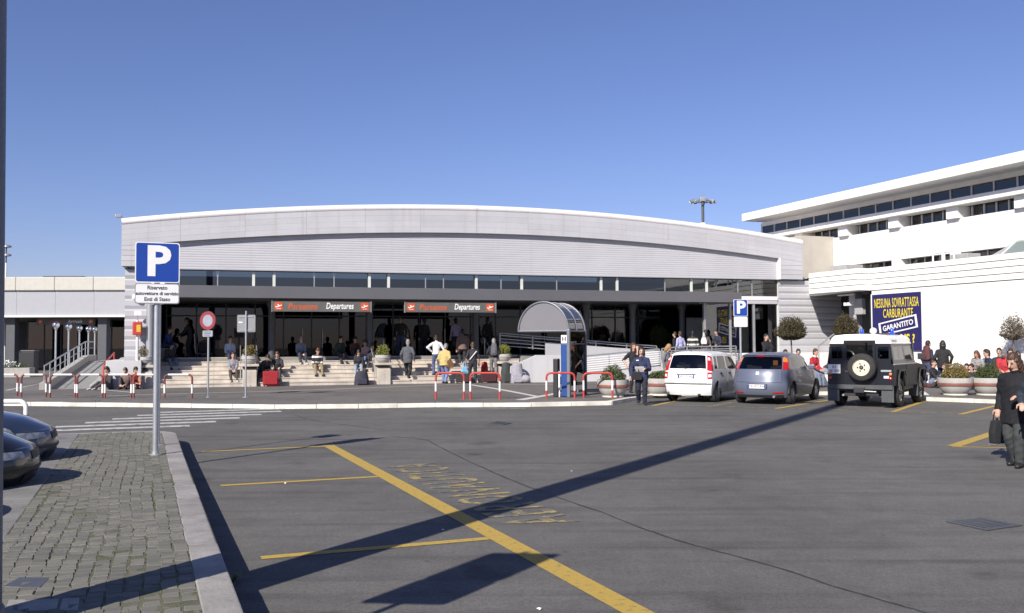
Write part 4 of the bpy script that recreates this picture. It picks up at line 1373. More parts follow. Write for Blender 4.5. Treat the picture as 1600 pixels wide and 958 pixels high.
for j in range(2):
    ya, yb = SDP * j / 2 + .03, SDP * (j + 1) / 2 - .03
    MB().grid(lambda u, v: arch(u, ya + (yb - ya) * v, .985), 18, 1).build('roof_sheet', G_roof, SH, smooth=60)
for y in (.015, SDP - .015):
    mb = MB()
    mb.v = [arch(i / 18, y, .97) for i in range(19)]
    mb.f = [tuple(range(19))]
    mb.build('gable_sheet', G_smoke, SH)
    MB().tube([arch(0, y), arch(1, y)], .03, 8).build('tie_bar', M_post, SH, smooth=60)
for x in (0, -SWD):
    MB().tube([(x, 0, zb_), (x, SDP, zb_)], .03, 8).build('eaves_bar', M_post, SH, smooth=60)
MB().box(-.05, .05, -.05, .05, 0, zb_ + .05).build('post', M_post, SH, bevel=.015)
MB().box(-.05, .05, SDP - .05, SDP + .05, 0, zb_ + .05).build('post', M_darkmet, SH, bevel=.015)
MB().box(-.006, .006, .06, SDP - .06, .35, zb_ - .02).build('side_sheet', glass('clear_sheet', (.72, .74, .76), .9), SH)
MB().box(-.02, .02, .06, SDP - .06, zb_ - .42, zb_ - .40).build('side_bar', M_post, SH)
MB().box(-.012, -.0065, .45, .95, zb_ - .78, zb_ - .55).build('red_notice', pm('notice_red', (.45, .08, .08), .5), SH)
MB().box(-.012, -.0065, .5, 1.0, zb_ - .32, zb_ - .2).build('orange_notice', pm('notice_orange', (.45, .16, .09), .5), SH)
MB().box(-.45, -.06, .9, 1.3, .5, .55).build('shelf', M_darkmet, SH, bevel=.01)
tp = empty('telephone_pillar', SH.matrix_world @ Vector((0, 0, 0)), R(-25), 'blue telephone pillar with a white label under the arched shelter', 'telephone')
tp.location = sp + Matrix.Rotation(R(-25), 3, 'Z') @ Vector((-.17, .16, 0))
M_tblue = pm('telephone_blue', (.012, .055, .22), .4)
MB().grid(lambda u, v: (.14 * math.cos(1.2 + 2.6 * u) * (1 - .25 * v), .18 * math.sin(1.2 + 2.6 * u), .02 + 1.66 * v), 10, 4).build('curved_shell', M_tblue, tp, smooth=60)
MB().prism([(-.12, -.1), (.09, -.1), (.09, .12), (-.12, .12)], .02, 1.66).build('core', M_tblue, tp, bevel=.02)
MB().box(-.1, .1, -.12, .1, 1.68, 1.94).build('label_box', M_signw, tp, bevel=.01)
text('H', .2, M_ink, 'lettering', tp, front(0, -.1215, 1.81), bold=.006)
MB().box(-.40, -.24, -.08, .14, 0, 1.2).build('directory_stand', M_blk, tp, bevel=.03)
MB().box(-.20, -.15, -.12, -.06, 0, .8).build('white_edge', M_whitep, tp, bevel=.01)

# ------------------------------------------------------------------ big planters and clipped trees
def planter(px, py, label, leaf, dia=1.0, shrub=.42, bs=1.0):
    b = at(px, py, PZ)
    e = empty('round_planter', b, 0, label, 'planter', 'round planters on the plaza')
    r = dia / 2
    MB().lathe([(r * .62, 0), (r * .62, .05), (r * .7, .07), (r * .82, .16), (r * .97, .32), (r, .44), (r, .54), (r * .9, .54), (r * .88, .46)], 28).build('bowl', M_pot, e, smooth=35)
    MB().lathe([(r * .95, .29), (r * .985, .295), (r * 1.015, .37), (r * 1.0, .385)], 28).build('red_brown_stripe', M_terr, e, smooth=50)
    MB().lathe([(r * .68, -.01), (r * .68, .04), (r * .6, .05)], 24).build('foot', M_kerbw, e, smooth=30)
    leaf_ball(MB(), (0, 0, .56), r * .78, r * .78, shrub * bs, 5200, .028).build('foliage', leaf, e)
planter(958, 620, 'round planter with a clipped shrub beside the arched shelter', M_leafg)
planter(1031, 617, 'round planter with a low shrub behind the woman in uniform', M_leafg, 1.0, .2)
planter(1493, 617, 'round planter with a dome shaped shrub, nearer the off-roader', M_leafo, 1.05, .42)
planter(1545, 617, 'round planter with a dome shaped shrub, in front of the red shirted man', M_leafg, 1.05, .42)
def topiary(px, ytop, ybot, hw, d, label, leaf, n, ls, ball=False, z0=PZ, tr=.035):
    c = atd(px, (ytop + ybot) / 2, d)
    e = empty('clipped_tree', (c.x, c.y, z0), 0, label, 'tree', 'clipped round trees')
    rx = hw * d / FPX
    hz = (ybot - ytop) * d / FPX
    cz = c.z - z0
    mb = MB()
    top = cz - hz * .2
    mb.tube([(0, 0, 0), (.02, 0, top * .5), (-.01, .01, top)], [tr * 1.2, tr, tr * .8], 8)
    for k in range(9):
        a = k * 2.4
        mb.tube([(-.01, .01, top * .97), (math.cos(a) * rx * .4, math.sin(a) * rx * .4, cz + .02), (math.cos(a) * rx * .75, math.sin(a) * rx * .75, cz + hz * .12 * (k % 4 - 1))], [tr * .6, tr * .4, .006], 6)
    mb.build('trunk', M_bark, e, smooth=60)
    f = MB()
    for k in range(n):
        while True:
            v = Vector((random.uniform(-1, 1), random.uniform(-1, 1), random.uniform(-1, 1)))
            if .35 < v.length <= 1:
                break
        nr = 1 + .06 * math.sin(v.x * 8 + px) + .06 * math.sin(v.z * 7 + v.y * 5) + (random.random() ** 8) * .16
        z = v.z * hz / 2 * nr if ball else (-.24 * hz + v.z * hz * (.74 if v.z > 0 else .24) * nr)
        kx = 1 if (ball or v.z > 0) else (1 - .25 * abs(v.z))
        p = Vector((v.x * rx * nr * kx, v.y * rx * nr * kx, cz + z))
        a = Vector((random.gauss(0, 1), random.gauss(0, 1), random.gauss(0, 1))).normalized()
        b = a.cross(Vector((random.gauss(0, 1), random.gauss(0, 1), random.gauss(0, 1)))).normalized()
        s = ls * random.uniform(.6, 1.4)
        f.add([p - a * s, p + b * s * .45, p + a * s, p - b * s * .45], [(0, 1, 2, 3)])
    f.build('crown', leaf, e)
topiary(1236, 495, 532, 24, 38.5, 'dark clipped tree with a dome crown in front of the ribbed grey wall', M_leafb, 9500, .034)
topiary(1322, 491, 528, 19, 37, 'dark clipped tree behind the white roof of the off-roader', M_leafb, 8000, .034)
topiary(1583, 493, 532, 20, 33, 'sparse clipped tree by the white wall above the seated group', pm('grey_brown_leaves', (0.12, 0.10, 0.07), .8, var=.5, scale=9), 2300, .036)
q_ = TW(TP(1030, 530, 4.2).x, 4.2, 1.25)
topiary(1029, 507, 545, 15, q_.y, 'larger round bush in the shade of the portico near the ramp', M_leafg, 2600, .035, True, 1.25)
q_ = TW(TP(1047, 530, 4.3).x, 4.3, 1.25)
topiary(1046, 519, 545, 9, q_.y, 'smaller round bush in the shade of the portico near the ramp', M_leafg, 1500, .03, True, 1.25)
# handrail of the passage steps right of the terminal
e = empty('handrail', (0, 0, 0), 0, 'thin sloping handrail by the white plinth left of the off-roader', 'handrail')
P = [atd(1279, 556, 37), atd(1279, 541, 37), atd(1304, 521, 39)]
MB().tube(P + [P[2] + Vector((1.0, .4, .0))], .03, 8).build('rail', M_steel, e, smooth=50)
MB().tube([P[0] - Vector((0, 0, 1.05)), P[1]], .03, 8).build('post', M_steel, e, smooth=50)
# ------------------------------------------------------------------ vehicles
def interp(pts):
    def f(x):
        if x <= pts[0][0]:
            return pts[0][1]
        for i in range(len(pts) - 1):
            x0, y0 = pts[i]
            x1, y1 = pts[i + 1]
            if x <= x1:
                t = (x - x0) / (x1 - x0)
                m0 = (y1 - pts[i - 1][1]) / (x1 - pts[i - 1][0]) if i > 0 else (y1 - y0) / (x1 - x0)
                m1 = (pts[i + 2][1] - y0) / (pts[i + 2][0] - x0) if i + 2 < len(pts) else (y1 - y0) / (x1 - x0)
                h = x1 - x0
                return (2 * t ** 3 - 3 * t * t + 1) * y0 + (t ** 3 - 2 * t * t + t) * h * m0 * .8 + (-2 * t ** 3 + 3 * t * t) * y1 + (t ** 3 - t * t) * h * m1 * .8
        return pts[-1][1]
    return f
def paint(name, col, metal=0.0):
    return pm(name, col, .32, metal, .03, 2.0, coat=.8, spec=.5)
M_tail = pm('tail_lamp_red', (.42, .012, .012), .15, coat=1.0, var=.15, scale=20)
M_amber = pm('lamp_amber', (.65, .2, .03), .2, coat=1.0)
M_lampw = pm('lamp_clear', (.7, .68, .68), .12, coat=1.0, var=.2, scale=25)
M_headl = pm('headlight_lens', (.26, .28, .30), .08, coat=1.0, var=.6, scale=14)
M_trim = pm('car_black_trim', (.022, .022, .024), .55)
M_rimal = pm('alloy_wheel', (.5, .5, .52), .3, metal=.8)
M_cream = pm('cream_steel_wheel', (.62, .57, .45), .45, var=.15, scale=9)
M_seat = pm('seat_fabric', (.05, .05, .055), .9)

def wheel(par, x, y, r, wd, rim_mat, spokes, side, name='wheel', steel=False):
    e = empty(name, (x, y, r))
    e.parent = par
    RX = Matrix.Rotation(R(90), 4, 'X')
    MB().lathe([(r * .62, -wd / 2), (r * .9, -wd / 2), (r * .97, -wd * .42), (r, -wd * .3), (r, wd * .3), (r * .97, wd * .42), (r * .9, wd / 2), (r * .62, wd / 2), (r * .62, -wd / 2)], 32, caps=False).xform(RX).build('tyre', M_rub, e, smooth=35)
    o = side * wd * .36
    rb = MB()
    rb.lathe([(r * .63, o - .03), (r * .645, o), (r * .60, o + side * .005), (r * .56, o - side * .04)], 28, caps=False).xform(RX)
    rb.build('rim', rim_mat, e, smooth=40)
    if steel:
        d = MB().lathe([(r * .56, -.005), (r * .42, .02), (r * .3, .01), (r * .2, .012), (r * .06, .03)], 28)
        for v in range(len(d.v)):
            d.v[v] = (d.v[v][0], d.v[v][1], (d.v[v][2] * side) + o - side * .03)
        d.xform(RX).build('wheel_disc', rim_mat, e, smooth=40)
        MB().lathe([(r * .15, 0), (r * .13, .05)], 14).xform(Matrix.Translation((0, -(o), 0)) @ RX).build('hub', M_trim, e)
        for k in range(5):
            a = k * 1.2566
            MB().lathe([(.02, 0), (.015, .012)], 8).xform(Matrix.Translation((math.cos(a) * r * .27, -o - side * .002, math.sin(a) * r * .27)) @ Matrix.Rotation(R(90) * side, 4, 'X')).build('wheel_nut', M_trim, e)
    else:
        MB().lathe([(r * .56, o - side * .06), (r * .02, o - side * .06)], 20).xform(RX).build('wheel_well', M_trim, e)
        for k in range(spokes):
            a = k * 6.2832 / spokes
            MB().box(r * .1, r * .58, -.028, .028, -.012, .012).xform(RX @ Matrix.Translation((0, 0, o - side * .02)) @ Matrix.Rotation(a, 4, 'Z')).build('spoke', rim_mat, e, bevel=.006)
        MB().lathe([(r * .17, o - side * .03), (r * .14, o + side * .005), (r * .02, o + side * .01)], 16).xform(RX).build('hub_cap', rim_mat, e, smooth=40)
    return e

class Car:
    def __init__(s, name, label, cat, loc, az, sp):
        s.sp = sp
        s.L, s.W = sp['L'], sp['W']
        s.e = empty(name, loc, R(90) - az, label, cat)
        s.zt, s.xr, s.xf, s.belt = interp(sp['top']), interp(sp['rear']), interp(sp['front']), interp(sp['belt'])
        s.paint = sp['paint']
    def P(s, t, b, c, flat=False):
        sp = s.sp
        L = s.L
        zt = s.zt(t)
        bl = min(s.belt(t), zt - .02)
        low = sp['sill']
        if not flat:
            for wx in sp['wheels']:
                d = abs(t * L - wx)
                if d < sp['ar']:
                    low = max(low, sp['wr'] + math.sqrt(sp['ar'] ** 2 - d * d))
        z = low + (bl - low) * c if c <= 1 else bl + (zt - bl) * (c - 1)
        if c > 1:
            z -= sp.get('crown', .05) * abs(b) ** 4 * (c - 1)
        x = t * L + s.xr(z) * (1 - t) ** 4 + (s.xf(z) - L) * t ** 4
        x += sp.get('kr', .12) * abs(b) ** 3 * (1 - t) ** 8 - sp.get('kf', .28) * abs(b) ** 3 * t ** 8
        h = (z - sp['sill']) / (s.belt(t) - sp['sill'])
        wz = (.93 + .07 * math.sin(min(1, max(0, h) / .6) * math.pi / 2)) if h < .6 else 1 - .03 * (min(1, h) - .6) / .4
        if c > 1:
            wz = .97 - sp['tumble'] * (c - 1) ** 1.2
        wd = s.W * (1 - sp.get('tr', .04) * (1 - t) ** 5 - sp.get('tf', .1) * t ** 5) * wz
        return Vector((x, b * wd, z))
    def N(s, t, b, c, axis):
        e = 1e-3
        def cl(v, lo, hi): return max(lo, min(hi, v))
        if axis == 'r':
            u = s.P(t, cl(b + e, -1, 1), c) - s.P(t, cl(b - e, -1, 1), c)
            v = s.P(t, b, cl(c + e, 0, 2)) - s.P(t, b, cl(c - e, 0, 2))
            ref = Vector((-1, 0, 0)) if t < .5 else Vector((1, 0, 0))
        elif axis == 's':
            u = s.P(cl(t + e, 0, 1), b, c, True) - s.P(cl(t - e, 0, 1), b, c, True)
            v = s.P(t, b, cl(c + e, 0, 2), True) - s.P(t, b, cl(c - e, 0, 2), True)
            ref = Vector((0, b, 0))
        else:
            u = s.P(cl(t + e, 0, 1), b, c) - s.P(cl(t - e, 0, 1), b, c)
            v = s.P(t, cl(b + e, -1, 1), c) - s.P(t, cl(b - e, -1, 1), c)
            ref = Vector((0, 0, 1))
        n = u.cross(v)
        if n.length < 1e-9:
            return ref
        n.normalize()
        return n if n.dot(ref) > 0 else -n
    def patch(s, name, mat, axis, fixed, r1, r2, off=.006, th=.01, nu=6, nv=5, parent=None, corners=None, flat=False):
        """closed thin panel following the body; r1,r2 = ranges of the two free parameters"""
        outer, inner = [], []
        for i in range(nu + 1):
            for j in range(nv + 1):
                u, v = i / nu, j / nv
                if corners:
                    (a0, b0), (a1, b1), (a2, b2), (a3, b3) = corners
                    p = (a0 * (1 - u) + a1 * u) * (1 - v) + (a3 * (1 - u) + a2 * u) * v
                    q = (b0 * (1 - u) + b1 * u) * (1 - v) + (b3 * (1 - u) + b2 * u) * v
                else:
                    p = r1[0] + (r1[1] - r1[0]) * u
                    q = r2[0] + (r2[1] - r2[0]) * v
                if axis == 'r': t, b, c = fixed, p, q
                elif axis == 's': t, b, c = p, fixed, q
                else: t, b, c = p, q, fixed
                P, n = s.P(t, b, c, flat), s.N(t, b, c, axis)
                outer.append(P + n * off)
                inner.append(P + n * (off - th))
        mb = MB()
        N = len(outer)
        mb.v = [tuple(v) for v in outer + inner]
        k = lambda i, j: i * (nv + 1) + j
        for i in range(nu):
            for j in range(nv):
                mb.f.append((k(i, j), k(i + 1, j), k(i + 1, j + 1), k(i, j + 1)))
                mb.f.append((N + k(i, j), N + k(i, j + 1), N + k(i + 1, j + 1), N + k(i + 1, j)))
        for i in range(nu):
            mb.f.append((k(i, 0), N + k(i, 0), N + k(i + 1, 0), k(i + 1, 0)))
            mb.f.append((k(i, nv), k(i + 1, nv), N + k(i + 1, nv), N + k(i, nv)))
        for j in range(nv):
            mb.f.append((k(0, j), k(0, j + 1), N + k(0, j + 1), N + k(0, j)))
            mb.f.append((k(nu, j), N + k(nu, j), N + k(nu, j + 1), k(nu, j + 1)))
        return mb.build(name, mat, parent or s.e, smooth=35)
    def shell(s):
        sp = s.sp
        side = sp['side_win']
        rw, ws = sp['rear_win'], sp['wind']
        ts = set(round(i / 60, 4) for i in range(61))
        for a, b in side: ts |= {a, b}
        ts |= set(ws[0])
        ts = sorted(ts)
        cs = sorted(set([0, .08, .2, .35, .5, .62, .75, .88, .96, 1, 1.03, 1.2, 1.4, 1.6, 1.8, 1.95, 2]) | set(sp['side_c']) | set(rw[1]))
        bs = sorted(set([-1, -.95, -.7, -.45, -.2, 0, .2, .45, .7, .95, 1]) | {-rw[0], rw[0], -ws[1], ws[1]})
        body = MB()
        panes = {'rear': MB(), 'wind': MB()}
        for k in range(len(side)):
            panes[('s', k, 1)] = MB()
            panes[('s', k, -1)] = MB()
        def q(mb, *pp):
            mb.quad(*pp)
        for i in range(len(cs) - 1):
            for j in range(len(bs) - 1):
                c0, c1, b0, b1 = cs[i], cs[i + 1], bs[j], bs[j + 1]
                m = panes['rear'] if (rw[1][0] - 1e-6 <= c0 and c1 <= rw[1][1] + 1e-6 and -rw[0] - 1e-6 <= b0 and b1 <= rw[0] + 1e-6) else body
                q(m, s.P(0, b0, c0), s.P(0, b1, c0), s.P(0, b1, c1), s.P(0, b0, c1))
                q(body, s.P(1, b0, c0), s.P(1, b1, c0), s.P(1, b1, c1), s.P(1, b0, c1))
        for i in range(len(ts) - 1):
            t0, t1 = ts[i], ts[i + 1]
            for sd in (-1, 1):
                for j in range(len(cs) - 1):
                    c0, c1 = cs[j], cs[j + 1]
                    m = body
                    for k, (a, b) in enumerate(side):
                        if a - 1e-6 <= t0 and t1 <= b + 1e-6 and sp['side_c'][0] - 1e-6 <= c0 and c1 <= sp['side_c'][1] + 1e-6:
                            m = panes[('s', k, sd)]
                    q(m, s.P(t0, sd, c0), s.P(t1, sd, c0), s.P(t1, sd, c1), s.P(t0, sd, c1))
            for j in range(len(bs) - 1):
                b0, b1 = bs[j], bs[j + 1]
                m = panes['wind'] if (ws[0][0] - 1e-6 <= t0 and t1 <= ws[0][1] + 1e-6 and -ws[1] - 1e-6 <= b0 and b1 <= ws[1] + 1e-6) else body
                q(m, s.P(t0, b0, 2), s.P(t1, b0, 2), s.P(t1, b1, 2), s.P(t0, b1, 2))
        def weld(mb, name, mat, bev=0, ang=45):
            me = bpy.data.meshes.new(name)
            me.from_pydata(mb.v, [], mb.f)
            bm = bmesh.new()
            bm.from_mesh(me)
            bmesh.ops.remove_doubles(bm, verts=bm.verts, dist=.0008)
            bmesh.ops.recalc_face_normals(bm, faces=bm.faces)
            if bev:
                es = [e for e in bm.edges if len(e.link_faces) == 2 and e.calc_face_angle(0) > .62 and e.calc_length() > .012]
                bmesh.ops.bevel(bm, geom=es, offset=bev, segments=3, affect='EDGES', profile=.5, clamp_overlap=True)
            bm.to_mesh(me)
            bm.free()
            me.materials.append(mat)
            sm(me, ang)
            o = bpy.data.objects.new(name, me)
            C.objects.link(o)
            o.parent = s.e
            return o
        s.body = weld(body, 'body', s.paint, .03, 38)
        weld(panes['rear'], 'rear_window', G_cardark)
        weld(panes['wind'], 'windscreen', G_car)
        for k in range(len(side)):
            for sd in (1, -1):
                weld(panes[('s', k, sd)], 'side_window', G_car)
        L, W = s.L, s.W
        MB().box(.25, L - .3, -W + .28, W - .28, .2, .62).build('underbody', M_trim, s.e)
        MB().box(.5, L - 1.0, -W + .16, W - .16, .5, .56).build('floor', M_seat, s.e)
        for sx in sp['seats']:
            for y in (-.36, .36):
                MB().prismy([(sx, .55), (sx + .5, .55), (sx + .48, .70), (sx + .12, .72), (sx - .02, 1.12), (sx - .12, 1.12), (sx - .06, .6)], y - .24, y + .24).build('seat', M_seat, s.e, bevel=.03)
                MB().box(sx - .13, sx - .04, y - .12, y + .12, 1.14, 1.30).build('headrest', M_seat, s.e, bevel=.03)
        for wx in sp['wheels']:
            for sd in (-1, 1):
                wheel(s.e, wx, sd * (W - .12), sp['wr'], .19, sp['rim'], sp.get('spokes', 5), -sd)
                ln = MB().grid(lambda u, v: (wx + (sp['ar'] + .005) * math.cos(math.pi * u), sd * (W - .36 + .33 * v), sp['wr'] + (sp['ar'] + .005) * math.sin(math.pi * u)), 16, 1)
                ln.build('wheel_arch_liner', M_trim, s.e, smooth=60)
        for sd in (-1, 1):
            for (a, b) in sp['doors']:
                s.patch('door_seam', M_trim, 's', sd, (a - .0025, b + .0025), (.112, .985), .0025, .008, 14, 8, flat=True)
                d = s.patch('door', s.paint, 's', sd, (a, b), (.12, .985), .004, .012, 14, 8, flat=True)
                hx = s.P(a + .035, sd, .86, True)
                MB().box(hx.x, hx.x + .17, hx.y - .012 + sd * .012, hx.y + .012 + sd * .012, hx.z - .02, hx.z + .025).build('handle', sp.get('handle', s.paint), d, bevel=.008)
        return s
    def mirror(s, t):
        for sd in (-1, 1):
            p = s.P(t, sd, 1.05, True)
            MB().box(p.x - .06, p.x + .06, p.y + sd * .02, p.y + sd * .20, p.z, p.z + .15).build('mirror', s.sp.get('mirror', s.paint), s.e, bevel=.035)
    def plate(s, c, label, wd=.52, h=.11, rear=True, out=.012, tcol=None):
        p = s.P(0, 0, c)
        o = MB().box(p.x - out - .008, p.x - out, -wd / 2, wd / 2, p.z - h / 2, p.z + h / 2).build('number_plate', M_signw, s.e)
        M = Matrix.Translation((p.x - out - .0095, 0, p.z)) @ Matrix.Rotation(R(-90), 4, 'Z') @ FRONT
        text(label, h * .95, tcol or M_ink, 'lettering', o, M, bold=.001, width=.9)
        for sd in (-1, 1):
            MB().box(p.x - out - .0095, p.x - out - .0082, sd * (wd / 2 - .02) - .018, sd * (wd / 2 - .02) + .018, p.z - h / 2 + .003, p.z + h / 2 - .003).build('blue_strip', M_blue, o)
        return p

HEAD = R(33)
# ---- white hatchback
p0, p1 = at(1052, 628, 0), at(1104, 628.5, 0)
fw = Vector((math.sin(HEAD), math.cos(HEAD), 0))
mid = (p0 + p1) / 2
pan = Car('white_hatchback', 'small white boxy hatchback parked nose to the kerb, left of the silver one', 'car', mid - fw * .30, HEAD, dict(
    L=3.54, W=.79, sill=.22, paint=paint('white_car_paint', (.78, .78, .77)), wheels=(.60, 2.90), wr=.295, ar=.355,
    top=[(0, 1.50), (.08, 1.535), (.3, 1.55), (.46, 1.535), (.57, 1.47), (.675, 1.26), (.775, 1.02), (.86, .97), (.95, .86), (1, .74)],
    rear=[(.2, .08), (.4, .0), (.62, .0), (.75, .02), (.95, .05), (1.3, .17), (1.55, .30)],
    front=[(.2, 3.46), (.45, 3.54), (.7, 3.50), (.9, 3.4)], belt=[(0, .98), (.4, .95), (.8, .93), (1, .80)], tumble=.14, crown=.09,
    side_win=[(.09, .165), (.185, .375), (.40, .64)], side_c=[1.06, 1.84], rear_win=(.80, [1.06, 1.86]), wind=([.57, .77], .90),
    doors=[(.18, .385), (.395, .68)], seats=(.75, 1.65), rim=pm('grey_hubcap', (.36, .36, .37), .35, metal=.5), spokes=8, handle=M_trim, kr=.17, mirror=M_trim)).shell()
for sd in (-1, 1):
    pan.patch('tail_light', M_tail, 'r', 0, None, None, .012, .02, 4, 8, corners=[(sd * .83, .98), (sd * .995, .94), (sd * .995, 1.92), (sd * .86, 1.90)])
    pan.patch('tail_light', M_tail, 'r', 0, None, None, .012, .02, 4, 5, corners=[(sd * .84, .64), (sd * .995, .64), (sd * .995, .90), (sd * .84, .90)])
    o = pan.patch('reversing_lamp', M_lampw, 'r', 0, None, None, .0135, .016, 3, 3, corners=[(sd * .87, .70), (sd * .98, .72), (sd * .98, .82), (sd * .87, .82)])
    pan.patch('tail_light', M_tail, 's', sd, None, None, .010, .02, 3, 6, corners=[(.0, .97), (.03, .97), (.035, 1.85), (.0, 1.9)])
    pan.patch('indicator_lamp', M_lampw, 'r', 0, None, None, .0145, .016, 3, 3, corners=[(sd * .88, 1.60), (sd * .97, 1.60), (sd * .97, 1.78), (sd * .88, 1.78)])
pan.patch('bumper_strip', M_trim, 'r', 0, (-.98, .98), (.43, .468), .012, .016, 12, 2)
pan.patch('tailgate_seam', M_trim, 'r', 0, (-.812, .812), (.482, 1.03), .003, .008, 12, 6)
pan.patch('tailgate', pan.paint, 'r', 0, (-.80, .80), (.49, 1.03), .005, .012, 12, 6)
pan.patch('plate_hood', M_trim, 'r', 0, (-.40, .40), (.80, .835), .022, .02, 8, 2)
pan.plate(.725, 'DF 715 WL')
pan.patch('badge', M_rimal, 'r', 0, (-.035, .035), (.88, .94), .010, .006, 3, 3)
pp = pan.P(.03, 0, 2)
MB().tube([(pp.x + .1, 0, pp.z), (pp.x + .08, 0, pp.z + .04)], .02, 8).build('aerial_base', M_trim, pan.e)
pan.mirror(.62)
ex = MB().tube([(.0, -.4, .24), (.35, -.4, .24)], .03, 10).build('exhaust', M_trim, pan.e, smooth=60)
# rear wiper
w0 = pan.P(0, 0, 1.06)
MB().tube([w0 + Vector((-.02, 0, .0)), pan.P(0, .45, 1.22) + Vector((-.015, 0, 0))], .008, 6).build('rear_wiper', M_trim, pan.e)

# ---- silver blue hatchback
p0, p1 = at(1160, 630.5, 0), at(1221, 632, 0)
mid = (p0 + p1) / 2
pun = Car('silver_hatchback', 'silver blue rounded hatchback with red lamps beside its rear window', 'car', mid - fw * .42, HEAD, dict(
    L=4.03, W=.845, sill=.20, paint=pm('silver_blue_car_paint', (.118, .135, .188), .36, .2, .03, 2.0, coat=.35), wheels=(.74, 3.25), wr=.31, ar=.365,
    top=[(0, 1.43), (.07, 1.47), (.25, 1.50), (.42, 1.485), (.53, 1.42), (.64, 1.22), (.75, 1.0), (.86, .94), (.95, .82), (1, .68)],
    rear=[(.18, .12), (.35, .02), (.55, .0), (.75, .04), (.95, .10), (1.2, .28), (1.48, .50)],
    front=[(.2, 3.92), (.45, 4.03), (.65, 3.98), (.9, 3.8)], belt=[(0, 1.0), (.3, .99), (.6, .95), (.8, .92), (1, .72)], tumble=.13,
    side_win=[(.14, .30), (.325, .60)], side_c=[1.08, 1.80], rear_win=(.82, [1.04, 1.88]), wind=([.53, .745], .90), crown=.07,
    doors=[(.30, .64)], seats=(1.0, 1.95), rim=M_rimal, spokes=10, kr=.32, kf=.4, tr=.05)).shell()
for sd in (-1, 1):
    pun.patch('tail_light', M_tail, 'r', 0, None, None, .012, .02, 4, 8, corners=[(sd * .84, 1.0), (sd * .995, 1.0), (sd * .995, 1.55), (sd * .85, 1.55)])
    pun.patch('indicator_lamp', M_amber, 'r', 0, None, None, .012, .02, 4, 5, corners=[(sd * .85, 1.56), (sd * .995, 1.56), (sd * .99, 1.88), (sd * .86, 1.90)])
    pun.patch('tail_light', M_tail, 's', sd, None, None, .010, .02, 3, 6, corners=[(.0, 1.0), (.028, 1.02), (.022, 1.75), (.0, 1.85)])
    pun.patch('reflector', M_tail, 'r', 0, None, None, .008, .012, 3, 3, corners=[(sd * .55, .16), (sd * .9, .17), (sd * .9, .215), (sd * .55, .205)])
pun.patch('tailgate_seam', M_trim, 'r', 0, (-.832, .832), (.552, 1.01), .003, .008, 12, 6)
pun.patch('tailgate', pun.paint, 'r', 0, (-.82, .82), (.56, 1.01), .005, .012, 12, 6)
pun.patch('roof_spoiler', pun.paint, 'r', 0, (-.84, .84), (1.90, 1.99), .05, .05, 12, 2)
pun.patch('brake_light', M_tail, 'r', 0, (-.16, .16), (1.84, 1.89), .03, .03, 6, 2)
pun.patch('lower_valance', M_trim, 'r', 0, (-.9, .9), (.0, .10), .006, .012, 12, 3)
pun.patch('plate_recess', M_trim, 'r', 0, (-.37, .37), (.315, .50), .005, .01, 8, 3)
pun.plate(.405, 'DK 873 RH', out=.014)
pun.patch('badge', M_rimal, 'r', 0, (-.06, .06), (.82, .93), .011, .006, 4, 4)
pp = pun.P(.04, 0, 2)
MB().tube([(pp.x + .2, 0, pp.z - .01), (pp.x + .1, 0, pp.z + .42)], [.012, .004], 6).build('aerial', M_trim, pun.e)
MB().tube([(.02, -.48, .24), (.35, -.48, .24)], .035, 10).build('exhaust', M_rimal, pun.e, smooth=60)
pun.mirror(.585)
MB().box(pun.P(0, 0, 1.4).x + .25, pun.P(0, 0, 1.4).x + .27, -.46, -.32, 1.12, 1.26).build('orange_window_toy', M_amber, pun.e, bevel=.03)

# ---- dark four wheel drive with a white roof
HJ = R(36)
p0, p1 = at(1318, 632, 0), at(1397, 637, 0)
fj = Vector((math.sin(HJ), math.cos(HJ), 0))
J = empty('off_road_vehicle', (p0 + p1) / 2 - fj * .72, R(90) - HJ, 'dark four wheel drive with a white roof and a spare wheel on its tail', 'off-roader')
M_jb = pm('dark_navy_paint', (.006, .007, .013), .4, 0, .1, 2, coat=.2, spec=.4)
M_js = pm('dusty_dark_paint', (.015, .015, .017), .55, 0, .3, 1.5, spec=.3)
M_jw = paint('offroader_white_paint', (.80, .79, .76))
M_flap = pm('grey_mud_flap', (.07, .075, .08), .8, var=.15)
def jy(z): return .885 - .15 * max(0, z - 1.2)
prof = [(0, .60), (.28, .60), (.36, .86), (.48, 1.0), (1.02, 1.0), (1.14, .86), (1.22, .55), (2.62, .55), (2.70, .86), (2.82, .99), (3.36, .99), (3.46, .86), (3.5, .62), (3.62, .62), (3.66, 1.0), (3.62, 1.10), (2.52, 1.19), (0, 1.19)]
MB().prismy(prof, -.885, .885).build('body', M_js, J, bevel=.02)
MB().box(2.56, 3.6, -.62, .62, 1.10, 1.235).build('bonnet', M_jb, J, bevel=.05)
MB().box(.006, 2.5, -.80, .80, .45, .62).build('chassis', M_trim, J)
MB().box(.1, 3.5, -.45, .45, .30, .5).build('underbody', M_trim, J)
